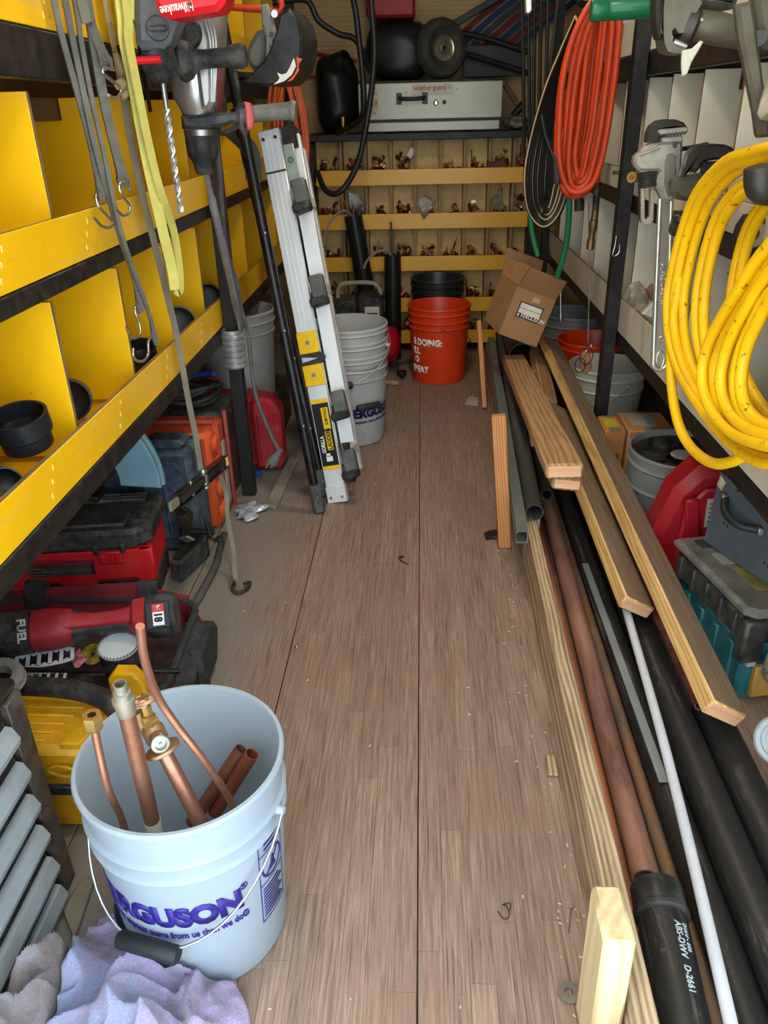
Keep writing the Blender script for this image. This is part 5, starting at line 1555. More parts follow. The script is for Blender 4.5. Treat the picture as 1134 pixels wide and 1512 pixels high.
bar('lock_plate', 0.875, 0.965, 0.052, 0.0, 0.034, 0.006, plain('zinc_plate', (178, 190, 180), 0.35, 0.6), 'zinc lock plate')
part('lock_hole', MB().lathe([(0.004, -0.001), (0.010, -0.001), (0.010, 0.002), (0.004, 0.002)], A(0.925, 0.052, 0.004), yn, 16), plain('green_ring', (60, 110, 80), 0.5), LD)
for s in (0.845, 0.600, 0.285, 0.115):
    r_ = part('rung', MB().beam(A(s, 0.03, -0.015), A(s, 0.03, -0.277), 0.028, 0.034, 0.003, up=dl), m_alu, LD)
    c0 = A(s + 0.028, 0.066, 0.012); c1 = A(s - 0.035, 0.070, 0.012)
    part('rung_cap', MB().beam(c0, c1, 0.046, 0.040, 0.006, up=yn), m_cap, LD)
    part('rung_cap_lip', MB().beam(A(s - 0.03, 0.062, 0.012), A(s - 0.055, 0.066, 0.014), 0.058, 0.05, 0.006, up=yn), m_rubber, LD)

# --- welding helmet hung at the far end of the yellow shelving
m_hel = plain('helmet_black', (24, 24, 26), 0.4, var=0.15, dust=0.12)
m_helg = plain('helmet_grey_band', (120, 122, 116), 0.5, var=0.08)
WH = thing('welding_helmet', 'black welding helmet with white and orange horse-head mark hung on yellow shelving', 'helmet', (-0.405,2.600,1.374))
part('shell', MB().prism([(-0.344,2.560,1.455), (-0.323,2.560,1.429), (-0.314,2.560,1.386), (-0.321,2.560,1.336), (-0.341,2.560,1.300), (-0.377,2.560,1.276), (-0.428,2.560,1.274), (-0.479,2.560,1.279), (-0.486,2.560,1.287), (-0.457,2.560,1.309), (-0.423,2.560,1.335), (-0.401,2.560,1.365), (-0.382,2.560,1.407), (-0.370,2.560,1.443)], (0.02, 0.20, 0), 0.006), m_hel, WH)
part('headband', MB().prism([(-0.435,2.500,1.467), (-0.416,2.500,1.470), (-0.408,2.500,1.435), (-0.393,2.500,1.387), (-0.397,2.500,1.361), (-0.411,2.500,1.355), (-0.424,2.500,1.385), (-0.435,2.500,1.426)], (0, 0.03, 0), 0.004), m_helg, WH)
part('headband', MB().prism([(-0.455,2.560,1.409), (-0.439,2.560,1.412), (-0.430,2.560,1.386), (-0.439,2.560,1.326), (-0.456,2.560,1.312), (-0.476,2.560,1.316), (-0.489,2.560,1.337), (-0.487,2.560,1.364), (-0.473,2.560,1.387)], (0, 0.12, 0), 0.012), plain('helmet_grey_pad', (98, 100, 90), 0.6, var=0.1), WH)
part('headband', MB().beam((-0.419,2.490,1.396), (-0.430,2.490,1.312), 0.016, 0.012, 0.003), m_helg, WH)
part('band_hole', MB().cyl((-0.409,2.478,1.397), (-0.411,2.486,1.398), 0.006, seg=12), m_hel, WH)
part('band_hole', MB().cyl((-0.403,2.478,1.382), (-0.404,2.486,1.383), 0.006, seg=12), m_hel, WH)
part('band_hole', MB().cyl((-0.399,2.478,1.368), (-0.400,2.486,1.369), 0.006, seg=12), m_hel, WH)
part('pivot_knob', MB().cyl((-0.396,2.470,1.444), (-0.401,2.500,1.447), 0.009, seg=16), m_steel, WH)
part('printed_emblem', MB().prism([(-0.349,2.455,1.338), (-0.344,2.455,1.319), (-0.357,2.455,1.299), (-0.379,2.455,1.284), (-0.410,2.455,1.276), (-0.396,2.455,1.286), (-0.392,2.455,1.292), (-0.398,2.455,1.305), (-0.385,2.455,1.300), (-0.372,2.455,1.303), (-0.362,2.455,1.316)], (0, 0.004, 0)), m_printw, WH)
part('printed_emblem', MB().prism([(-0.341,2.455,1.341), (-0.326,2.455,1.336), (-0.337,2.455,1.322), (-0.336,2.455,1.309), (-0.356,2.455,1.286), (-0.372,2.455,1.282), (-0.352,2.455,1.298), (-0.341,2.455,1.315)], (0, 0.004, 0)), plain('orange_print', (224, 92, 40), 0.5), WH)
solo('wall_bracket', MB().rings([(-0.549,2.600,1.477), (-0.453,2.600,1.468), (-0.403,2.600,1.460), (-0.394,2.600,1.476), (-0.400,2.600,1.496)], 0.009, 10), plain('orange_red_handle', (196, 60, 30), 0.45), 'orange red hooked bar the welding helmet hangs from', 'bracket')

# orange extension cord coil behind the ladder
oc = MB()
ro = random.Random(3)
OE = thing('extension_cord', 'coil of orange brown extension cord hanging behind the ladder top', 'cord', (-0.50, 3.07, 0.8))
for k in range(9):
    ex, ey = 0.050 + ro.uniform(-0.016, 0.014), ro.uniform(-0.02, 0.02)
    zt, zb = 1.33 + ro.uniform(-0.02, 0.02), 0.85 + ro.uniform(-0.05, 0.12)
    n = 30
    pts = []
    for i in range(n + 1):
        a = 2 * math.pi * i / n
        z = (zt + zb) / 2 + (zt - zb) / 2 * math.cos(a)
        pts.append((-0.475 + ex * math.sin(a) * (0.8 + 0.3 * (1 - math.cos(a)) / 2) + 0.018 * math.sin(k), 3.08 + ey + 0.01 * math.sin(a + k), z))
    oc.rings(pts, 0.0058, 7, cap=False)
part('cord_loops', oc, plain('orange_brown_cord', (172, 78, 40), 0.5, var=0.12), OE)
solo('coat_hook', MB().tube([(-0.632, 3.08, 1.325), (-0.56, 3.08, 1.32), (-0.47, 3.08, 1.31), (-0.425, 3.08, 1.325)], 0.012, 10), m_black, 'black peg in yellow shelving carrying the orange brown cord', 'hook')

# black fittings lying in the lower bins
def fitting(label, c, ax, r, L):
    t = thing('pipe_fitting', label, 'fitting', c, group=None)
    part('fitting_cup', MB().lathe([(r * 0.80, 0.0), (r * 0.86, 0), (r * 0.86, L * 0.35), (r, L * 0.45), (r, L), (r * 0.90, L), (r * 0.90, L * 0.5), (r * 0.6, L * 0.4), (0, L * 0.4)], c, ax, 36), plain('black_abs', (26, 28, 30), 0.35, var=0.15), t)
    return t
fitting('large shiny black cup-shaped pipe fitting in lower yellow bin nearest the door', Vector((-0.695, 1.255, 0.69)), (-0.02, -0.2, 1), 0.050, 0.062)
fitting('black round pipe fitting showing behind the first bin divider', Vector((-0.765, 1.60, 0.66)), (0.35, -0.85, 0.2), 0.044, 0.06)
fitting('black round pipe fitting in the third lower bin', Vector((-0.712, 1.93, 0.625)), (0.1, -0.4, 1), 0.038, 0.07)
fitting('black round pipe fitting in the fourth lower bin', Vector((-0.725, 2.30, 0.645)), (0.3, -0.8, 0.3), 0.050, 0.06)
fitting('black round pipe fitting in the fifth lower bin', Vector((-0.725, 2.64, 0.645)), (0.3, -0.8, 0.3), 0.050, 0.06)
fitting('dull black fitting lying beside the large shiny one', Vector((-0.725, 1.19, 0.645)), (0.55, -0.75, 0.3), 0.030, 0.06)
fitting('dusty black fitting lowest in the bin nearest the door', Vector((-0.80, 1.18, 0.645)), (0.25, -0.95, 0.1), 0.034, 0.08)
solo('foam_block', MB().box((-0.70, 1.10, 0.642), (0.05, 0.05, 0.05), 0.004), plain('olive_black_block', (52, 50, 40), 0.7, dust=0.2), 'dark olive block leaning on large black fitting', 'block')

# ================================================================ at the far end
m_case = plain('pale_painted_steel', (158, 155, 134), 0.35, 0.2, var=0.06, scale=5, dust=0.15, dustcol=(150, 140, 110))
CB = thing('tool_chest', 'wide pale steel tool chest with black handle on top of bin rack', 'tool chest', (0.04, 4.36, 1.111))
part('chest_base', MB().bb(-0.275, 0.385, 4.30, 4.58, 1.114, 1.158, 0.004), m_case, CB)
part('chest_body', MB().bb(-0.307, 0.393, 4.284, 4.60, 1.166, 1.328, 0.005), m_case, CB)
part('dark_seam', MB().bb(-0.29, 0.388, 4.30, 4.59, 1.157, 1.167), m_black, CB)
part('lid_edge', MB().bb(-0.312, 0.398, 4.282, 4.61, 1.328, 1.337, 0.003), m_black, CB)
part('end_gap', MB().bb(-0.296, -0.290, 4.281, 4.285, 1.17, 1.325), m_black, CB)
for x in (-0.108, 0.018):
    part('handle_plate', MB().box((x, 4.281, 1.258), (0.026, 0.006, 0.05), 0.002), plain('dark_plate', (48, 46, 42), 0.4, 0.5), CB)
part('handle', MB().tube([(-0.104, 4.274, 1.262), (-0.095, 4.245, 1.258), (-0.045, 4.238, 1.256), (0.005, 4.245, 1.258), (0.014, 4.274, 1.262)], 0.009, 12), m_gripb, CB, 'black handle')
part('lock', MB().lathe([(0, 0), (0.013, 0), (0.013, 0.008), (0.009, 0.010), (0, 0.008)], (0.071, 4.284, 1.238), (0, -1, 0), 20), m_hook, CB)
part('keyhole', MB().lathe([(0, 0), (0.010, 0), (0.010, 0.003), (0, 0.003)], (0.112, 4.284, 1.239), (0, -1, 0), 16), m_black, CB)
for x, z in ((0.145, 1.308), (0.175, 1.292), (-0.075, 1.285), (0.0, 1.29)):
    part('rivet_hole', MB().cyl((x, 4.2835, z), (x, 4.286, z), 0.0035, seg=10), m_black, CB)
part('brand_sticker', MB().bb(-0.045, 0.150, 4.2815, 4.2845, 1.270, 1.318, 0.0), plain('worn_sticker', (200, 190, 168), 0.5, var=0.12, scale=20), CB, 'worn paper sticker')
part('printed_lettering', on_plane(text_mb('weather guard', 0.030, 0.0004, 0.88), (-0.038, 4.281, 1.293), (1, 0, 0.0), (0, 0, 1)), plain('faded_red_print', (176, 84, 66), 0.6), CB, sharp=180)
part('warning_sticker', MB().bb(-0.262, -0.212, 4.281, 4.2845, 1.19, 1.285), plain('blotched_sticker', (176, 150, 120), 0.5, var=0.5, scale=60), CB, 'blotched red and blue sticker')

# wheel of a hand truck lying on top
HT = thing('hand_truck', 'black hand truck lying on pale chest with its tyred wheel towards the door', 'hand truck', (0.1, 4.45, 1.34))
wc = Vector((0.095, 4.36, 1.468)); wa = Vector((0.45, -0.88, 0.05)).normalized()
part('tyre', MB().lathe([(0.058, -0.026), (0.09, -0.040), (0.115, -0.036), (0.125, -0.022), (0.128, -0.014), (0.126, -0.010), (0.129, -0.004), (0.129, 0.004), (0.126, 0.010), (0.128, 0.014), (0.125, 0.022), (0.115, 0.036), (0.09, 0.040), (0.058, 0.026), (0.058, -0.026)], wc, wa, 48), plain('tyre_rubber', (50, 48, 42), 0.65, var=0.15, dust=0.3, dustcol=(96, 88, 70)), HT, sharp=25)
part('wheel_rim', MB().lathe([(0.060, 0.020), (0.056, 0.028), (0.048, 0.024), (0.040, 0.010), (0.022, 0.012), (0.018, 0.024), (0.010, 0.026), (0.010, 0.03), (0, 0.03)], wc, wa, 36), plain('zinc_wheel_rim', (168, 160, 132), 0.3, 0.8), HT, 'bright pressed rim')
part('axle', MB().cyl(wc - wa * 0.06, wc + wa * 0.034, 0.009, seg=14), m_black, HT)
part('frame_rail', MB().tube([(0.14, 4.42, 1.46), (0.25, 4.46, 1.44), (0.40, 4.50, 1.40), (0.54, 4.52, 1.36)], 0.014, 10), m_black, HT)
part('frame_rail', MB().tube([(0.10, 4.47, 1.55), (0.30, 4.50, 1.52), (0.54, 4.52, 1.45)], 0.014, 10), m_black, HT)
part('nose_plate', MB().box((0.36, 4.54, 1.42), (0.30, 0.012, 0.14), 0.003), m_black, HT)

def lump(name, label, cat, c, s, m, seed, amp=0.2):
    b = MB().ball((0, 0, 0), 1.0, 32, 20)
    sv = Vector((seed * 3.7, seed * 1.9, seed))
    for i, q in enumerate(b.v):
        v = Vector(q)
        f = 1 + amp * noise.noise(v * 1.6 + sv) + amp * 0.5 * (1 - abs(noise.noise(v * 4.2 + sv)) * 2)
        sq = [abs(t) ** 0.75 * (1 if t > 0 else -1) for t in v]
        b.v[i] = (c[0] + sq[0] * s[0] * f, c[1] + sq[1] * s[1] * f, max(c[2] - s[2], c[2] + sq[2] * s[2] * f))
    return solo(name, b, m, label, cat, loc=(c[0], c[1], c[2] - s[2]), sharp=60)
m_bagblk = plain('black_vinyl_bag', (24, 23, 21), 0.4, var=0.25, bump=0.2, bscale=20)
lump('duffel_bag', 'creased black bag slumped at end of pale chest on bin rack', 'bag', (-0.425, 4.46, 1.284), (0.10, 0.12, 0.165), m_bagblk, 4)
lump('duffel_bag', 'large black bag sitting on pale chest beside hand truck wheel', 'bag', (-0.11, 4.49, 1.467), (0.165, 0.10, 0.125), m_bagblk, 9, 0.10)
solo('utility_box', MB().bb(-0.262, -0.03, 4.36, 4.58, 1.602, 1.78, 0.012), plain('dark_red_box', (150, 28, 26), 0.5, var=0.1), 'dark red plastic box standing on the large black bag', 'box')
# bundle of red and blue webbing on the bulkhead corner
rs = random.Random(12)
for k in range(7):
    col = ((96, 18, 20), (20, 40, 84), (40, 50, 62), (110, 20, 30), (18, 36, 78), (78, 16, 18), (24, 42, 76))[k]
    nm = ('dark_red_webbing', 'blue_webbing', 'slate_webbing', 'dark_red_webbing', 'blue_webbing', 'dark_red_webbing', 'blue_webbing')[k]
    o0 = Vector((0.16 + 0.05 * k, 4.612 - 0.006 * k, 1.51 - 0.008 * k))
    dz = Vector((0.30, 0.0, 0.21))
    wd_ = ('first', 'second', 'third', 'fourth', 'fifth', 'sixth', 'seventh')[k]
    solo('tie_down_webbing', MB().ribbon([o0, o0 + dz * 0.5 + Vector((0, 0, 0.01)), o0 + dz], 0.026, 0.005, (-0.55, 0.1, 0.8)), plain(nm, col, 0.7, var=0.1), '%s %s strap up from hand truck wheel in slanting bundle' % (wd_, ('red', 'blue', 'slate', 'red', 'blue', 'red', 'blue')[k]), 'strap', group='slanting straps above hand truck')
bt_ = thing('rafter_strut', 'dark slanting bar above the strap bundle at far end', 'bar', (0.3, 4.56, 1.6))
part('bar', MB().beam((0.05, 4.58, 1.53), (0.52, 4.58, 1.76), 0.03, 0.03, 0.003), m_black, bt_)

# red barrier tape and hoses behind the black bag
solo('red_rod', MB().rings([(-0.60, 4.61, 1.49), (-0.33, 4.62, 1.44)], 0.008, 8), plain('red_rod', (176, 44, 30), 0.5), 'upper red rod slanting behind black hoses', 'rod')
solo('red_rod', MB().rings([(-0.60, 4.61, 1.37), (-0.33, 4.62, 1.40)], 0.008, 8), MATS['red_rod'], 'lower red rod slanting behind black hoses', 'rod')
m_hoseb = plain('black_hose', (28, 27, 25), 0.4, var=0.15)
HB = thing('rubber_hose', 'thick black hose looping down in front of pale chest', 'hose', (-0.3, 3.7, 1.7))
part('hose_length', MB().tube([(-0.20, 3.62, 1.75), (-0.196,3.620,1.593), (-0.187,3.620,1.433), (-0.202,3.620,1.291), (-0.232,3.620,1.142), (-0.264,3.620,1.027), (-0.311,3.620,0.940), (-0.366,3.620,0.892), (-0.420,3.660,0.906), (-0.46, 3.75, 0.97)], 0.0125, 12), m_hoseb, HB)
part('hose_length', MB().tube([(-0.33, 3.7, 1.80), (-0.271,3.700,1.604), (-0.254,3.700,1.464), (-0.242,3.700,1.318), (-0.243,3.700,1.218), (-0.274,3.750,1.167), (-0.38, 3.9, 1.12)], 0.0125, 12), m_hoseb, HB)
part('hose_length', MB().tube([(-0.62, 3.85, 1.62), (-0.480,3.850,1.625), (-0.433,3.850,1.552), (-0.350,3.850,1.501), (-0.276,3.850,1.475), (-0.22, 3.9, 1.36)], 0.0125, 12), m_hoseb, HB)
part('hose_clip', MB().beam((-0.242,3.700,1.172), (-0.215,3.700,1.192), 0.010, 0.010, 0.002), m_hook, HB)
vt = thing('brass_valve', 'small brass stop fitting standing in front of creased black bag', 'valve', (-0.405, 4.30, 1.111))
part('valve_stem', MB().lathe([(0.016, 0), (0.016, 0.012), (0.008, 0.014), (0.008, 0.04), (0.011, 0.042), (0.011, 0.075), (0.007, 0.078), (0, 0.078)], (-0.385, 4.283, 1.111), seg=16), m_brass, vt)
lump('plastic_sheet', 'crumpled clear plastic at the corner of the rack top beside pale chest', 'plastic', (0.475, 4.36, 1.143), (0.05, 0.06, 0.03), plain('dull_clear_plastic', (96, 92, 78), 0.25, var=0.3, scale=30), 6, 0.35)
hm = thing('hammer', 'wooden handled tool leaning beside pale chest end', 'hammer', (0.47, 4.45, 1.12))
part('handle', MB().rings([(0.42, 4.48, 1.31), (0.485, 4.42, 1.215)], 0.014, 10), grain('dark_handle_wood', (112, 78, 48), (70, 46, 28), along=2), hm)
part('head', MB().rings([(0.46, 4.41, 1.17), (0.51, 4.40, 1.225)], 0.018, 12), m_black, hm)

# black pipes standing with rods in them
def rod_tube(label, p0, p1, r, rods):
    p0, p1 = Vector(p0), Vector(p1)
    t = thing('rod_tube', label, 'tube', p0)
    part('tube_wall', MB().pipe(p0, p1, r, r - 0.006, 28), plain('black_pipe_plastic', (30, 29, 27), 0.35, var=0.12), t)
    d = (p1 - p0).normalized()
    for i, (dx, dy, h, m, rr) in enumerate(rods):
        solo('rod', MB().rings([p0 + Vector((dx, dy, 0)) + d * 0.1, p1 + Vector((dx, dy, 0)) - d * 0.01, p1 + Vector((dx * 2.0, dy * 2.0, h))], rr, 8), m, label_rods[label][i], 'rod')
    return t
label_rods = {
 'leaning black pipe stood on floor holding short rods before bin rack': ['red tipped thin rod in the leaning black pipe', 'silver ended rod in the leaning black pipe', 'dull steel rod in the leaning black pipe'],
 'upright black pipe holding tall rod before bin rack': ['tall steel rod rising from the upright black pipe', 'short slanted rod in the upright black pipe']}
rod_tube('leaning black pipe stood on floor holding short rods before bin rack', (-0.24, 4.19, 0.0), (-0.345, 4.19, 0.738), 0.046,
         [(-0.02, 0.0, 0.07, plain('copper_red_rod', (190, 92, 60), 0.35, 0.6), 0.006), (0.022, 0.0, 0.055, m_steel, 0.008), (0.0, 0.015, 0.05, m_steel, 0.005)])
rod_tube('upright black pipe holding tall rod before bin rack', (-0.152, 4.19, 0.0), (-0.148, 4.19, 0.545), 0.043,
         [(-0.003, 0.0, 0.16, m_steel, 0.006), (0.015, -0.005, 0.06, m_steel, 0.004)])
m_gcable = plain('grey_tool_cable', (136, 132, 120), 0.5)
solo('lead', MB().tube([(-0.345, 4.185, 0.735), (-0.38, 4.16, 0.765), (-0.42, 4.14, 0.755), (-0.47, 4.12, 0.70), (-0.49, 4.10, 0.62)], 0.006, 8), m_gcable, 'grey lead curling out of the leaning pipe down towards ladder', 'cable')
solo('lead', MB().tube([(-0.155, 4.185, 0.54), (-0.18, 4.16, 0.57), (-0.23, 4.14, 0.565), (-0.275, 4.13, 0.53), (-0.295, 4.12, 0.49)], 0.007, 8), m_gcable, 'grey lead arching from the upright pipe to the leaning one', 'cable')

# compressor behind the bucket stack
AC = thing('air_compressor', 'small air compressor with grey hoop handle and red tank behind white bucket stack', 'compressor', (-0.31, 3.95, 0))
part('hoop_handle', MB().tube([(-0.415, 3.93, 0.38), (-0.413, 3.93, 0.42), (-0.395, 3.93, 0.447), (-0.35, 3.93, 0.455), (-0.26, 3.93, 0.455), (-0.225, 3.93, 0.445), (-0.205, 3.93, 0.415), (-0.203, 3.93, 0.39)], 0.011, 12), plain('grey_hoop', (150, 146, 134), 0.5), AC)
part('motor_cover', MB().bb(-0.445, -0.32, 3.86, 4.02, 0.17, 0.385, 0.012), m_blkplas, AC)
part('engine_block', MB().bb(-0.315, -0.19, 3.85, 4.02, 0.17, 0.405, 0.015), m_rubber, AC)
part('rating_plate', MB().bb(-0.278, -0.205, 3.844, 3.851, 0.27, 0.355, 0.002), plain('pale_grille_plate', (196, 192, 170), 0.5), AC, 'pale slotted plate')
for k in range(4):
    part('plate_slot', MB().bb(-0.27, -0.213, 3.842, 3.8445, 0.278 + k * 0.014, 0.284 + k * 0.014), m_black, AC)
part('air_tank', MB().rings([(-0.45, 3.94, 0.145), (-0.43, 3.94, 0.145), (-0.40, 3.94, 0.145), (-0.17, 3.94, 0.145), (-0.135, 3.94, 0.145), (-0.115, 3.94, 0.145), (-0.105, 3.94, 0.145)], [0.05, 0.08, 0.094, 0.094, 0.084, 0.06, 0.02], 28), plain('red_tank', (172, 18, 34), 0.22, var=0.05), AC, 'glossy red tank')
for x in (-0.40, -0.18):
    part('tank_foot', MB().bb(x - 0.02, x + 0.02, 3.89, 3.99, 0.0, 0.06, 0.004), m_black, AC)
solo('paint_brush', MB().rings([(-0.20, 3.72, 0.014), (-0.125, 3.70, 0.014), (-0.11, 3.70, 0.014)], [0.011, 0.014, 0.010], 12), grain('pale_handle_wood', (176, 136, 88), (140, 100, 60), along=0), 'pale wooden tool handle lying on floor behind white bucket stack', 'handle')
solo('steel_bar', MB().rings([(-0.13, 4.05, 0.012), (0.0, 4.12, 0.012)], 0.009, 10), m_steel, 'grey steel bar on floor beside red tank', 'bar')
solo('wire_tangle', MB().tube([(-0.11, 3.84, 0.01), (-0.095, 3.80, 0.02), (-0.08, 3.84, 0.03), (-0.09, 3.88, 0.02), (-0.12, 3.86, 0.025), (-0.10, 3.82, 0.012), (-0.08, 3.86, 0.012)], 0.007, 8), m_hoseb, 'small tangle of dark wire beside orange bucket', 'wire')

# fittings lying in the bins
def heap_mat(name):
    m, nt, bs = _nodes(name)
    tc = _n(nt, 'ShaderNodeTexCoord').outputs['Object']
    v = _n(nt, 'ShaderNodeTexVoronoi')
    v.inputs['Scale'].default_value = 42
    nt.links.new(tc, v.inputs['Vector'])
    sp = _n(nt, 'ShaderNodeSeparateColor')
    nt.links.new(v.outputs['Color'], sp.inputs[0])
    c = _ramp(nt, sp.outputs[0], [(0.0, lin((66, 38, 26))), (0.3, lin((136, 66, 42))), (0.55, lin((80, 50, 32))), (0.75, lin((190, 126, 76))), (0.95, lin((206, 196, 176)))])
    nt.links.new(c, bs.inputs['Base Color'])
    bs.inputs['Metallic'].default_value = 0.6
    bs.inputs['Roughness'].default_value = 0.35
    return m
m_heap = heap_mat('mixed_fittings')
def heap(x0, x1, z0, n, ht, rh, y0=4.335, y1=4.395):
    b = MB()
    for k in range(n):
        p = Vector((rh.uniform(x0 + 0.019, x1 - 0.019), rh.uniform(y0, y1), z0 + 0.012 + abs(rh.gauss(0, 0.5)) * ht))
        d = Vector((rh.uniform(-1, 1), rh.uniform(-1, 1), rh.uniform(-0.3, 0.9))).normalized()
        L = rh.uniform(0.016, 0.042); r = rh.uniform(0.006, 0.012)
        if rh.random() < 0.25:
            r *= 0.4; L *= 1.8
        a = p + d * L
        if a.x < x0 + 0.017 or a.x > x1 - 0.017: a.x = p.x
        a.z = max(a.z, z0 + r * 1.3)
        p.z = max(p.z, z0 + r * 1.3)
        a.y = min(max(a.y, 4.325), 4.405)
        b.rings([p, p.lerp(a, 0.3), p.lerp(a, 0.31), a], [r * 1.25, r * 1.25, r, r], 7)
    return b
rh = random.Random(21)
edges = [-0.544] + COLX + [0.554]
ordn = ['first', 'second', 'third', 'fourth', 'fifth', 'sixth', 'seventh', 'eighth', 'ninth']
rown = ['top', 'second', 'third', 'fourth', 'lowest']
full = [[(10, .05), (14, .06), (20, .07), (16, .07), (0, 0), (6, .02), (9, .03), (12, .05), (10, .06)],
        [(18, .06), (5, .02), (5, .02), (16, .06), (3, .02), (8, .02), (14, .05), (5, .02), (12, .06)],
        [(14, .05), (8, .03), (16, .05), (16, .05), (8, .02), (14, .04), (9, .02), (18, .06), (8, .03)],
        [(16, .06), (9, .03), (6, .03), (10, .03), (12, .04), (14, .05), (14, .05), (12, .05), (12, .04)],
        [(8, .03), (8, .03), (10, .05), (14, .07), (10, .05), (8, .03), (8, .03), (8, .03), (8, .03)]]
for r in range(5):
    z0 = RAILZ[r][0] + 0.019
    zr = RAILZ[r][1] - z0
    for c in range(9):
        n, ht = full[r][c]
        if not n:
            continue
        b = heap(edges[c] + 0.007, edges[c + 1] - 0.007, z0, n + 16, zr * 0.85 + ht * 0.45, rh)
        solo('fitting_heap', b, m_heap, 'heap of small copper fittings in %s bin from the ladder, %s row' % (ordn[c], rown[r]), 'fittings', group='fittings in the far bins', stuff=True)
# clear bags hanging over the rails
def clear_mat(name, a=0.55):
    m, nt, bs = _nodes(name)
    tc = _n(nt, 'ShaderNodeTexCoord').outputs['Object']
    f = _noise(nt, tc, 40, 4, 0.6)
    c = _ramp(nt, f, [(0.4, lin((120, 106, 84))), (0.7, lin((196, 186, 160)))])
    nt.links.new(c, bs.inputs['Base Color'])
    bs.inputs['Roughness'].default_value = 0.18
    tr = _n(nt, 'ShaderNodeBsdfTransparent')
    mx = _n(nt, 'ShaderNodeMixShader')
    mx.inputs[0].default_value = 1 - a
    nt.links.new(bs.outputs[0], mx.inputs[1]); nt.links.new(tr.outputs[0], mx.inputs[2])
    nt.links.new(mx.outputs[0], nt.nodes['Material Output'].inputs['Surface'])
    MATS[name] = m
    return m
m_clear = clear_mat('clear_poly_bag')
def poly_bag(label, pts, seed):
    b = MB().prism(pts, (0.006, 0.03, 0), 0.01)
    for i, q in enumerate(b.v):
        n_ = noise.noise(Vector(q) * 55 + Vector((seed, 0, 0)))
        b.v[i] = (q[0] + n_ * 0.008, q[1] + n_ * 0.012, q[2] + n_ * 0.006)
    solo('poly_bag', b, m_clear, label, 'bag', sharp=20)
poly_bag('clear plastic bag hanging over second yellow rail, middle of bin rack', [(-0.021,4.272,0.810),(0.021,4.272,0.822),(0.073,4.272,0.795),(0.069,4.272,0.757),(0.035,4.272,0.731),(0.017,4.272,0.708),(-0.010,4.272,0.745)], 1)
poly_bag('clear plastic bag in second bin row under the bright end of top rail', [(0.395,4.335,0.855),(0.413,4.335,0.835),(0.412,4.335,0.783),(0.442,4.335,0.740),(0.373,4.335,0.735),(0.357,4.335,0.784),(0.386,4.335,0.820)], 2)
poly_bag('clear plastic bag lying in second bin from ladder, second row', [(-0.379,4.350,0.855),(-0.324,4.350,0.828),(-0.290,4.350,0.781),(-0.298,4.350,0.742),(-0.377,4.350,0.746)], 3)
poly_bag('clear plastic bag in the last bin beside black hoses, second row', [(0.466,4.335,0.828),(0.495,4.335,0.795),(0.490,4.335,0.762),(0.516,4.335,0.729),(0.464,4.335,0.730),(0.454,4.335,0.783)], 4)
solo('price_tag', MB().prism([(-0.076,4.350,1.003),(-0.051,4.350,1.043),(-0.027,4.350,1.030),(-0.052,4.350,0.990)], (0, 0.003, 0)), plain('white_tag', (206, 200, 184), 0.6), 'white paper tag sticking up in fourth bin of top row', 'tag')
solo('fabric_flap', MB().prism([(0.332,4.320,0.937),(0.331,4.320,0.977),(0.358,4.320,0.964),(0.415,4.320,0.991),(0.438,4.320,0.938)], (0, 0.04, 0), 0.004), plain('dark_red_leather', (86, 44, 32), 0.6), 'dark red brown flap lying in eighth bin of top row', 'flap')

# ================================================================ kerb boards, stakes, lumber and pipes on the floor
g_kerb = grain('weathered_fir', (190, 166, 132), (104, 78, 52), along=1, strength=0.85, rings=6.0, cross=0.2, amp=0.16)
g_new = grain('fresh_yellow_pine', (214, 172, 104), (168, 116, 58), along=1, strength=0.85, rings=6.0)
g_stake = grain('orange_fir_stake', (206, 140, 80), (158, 92, 44), along=1, strength=0.7, rings=8.0)
g_pale = grain('pale_pine_stake', (214, 194, 150), (176, 140, 88), along=1, strength=0.5, rings=2.6, amp=0.14)
g_old = grain('brown_faced_lumber', (186, 144, 98), (122, 86, 54), along=1, strength=0.75, rings=3.6, amp=0.15)

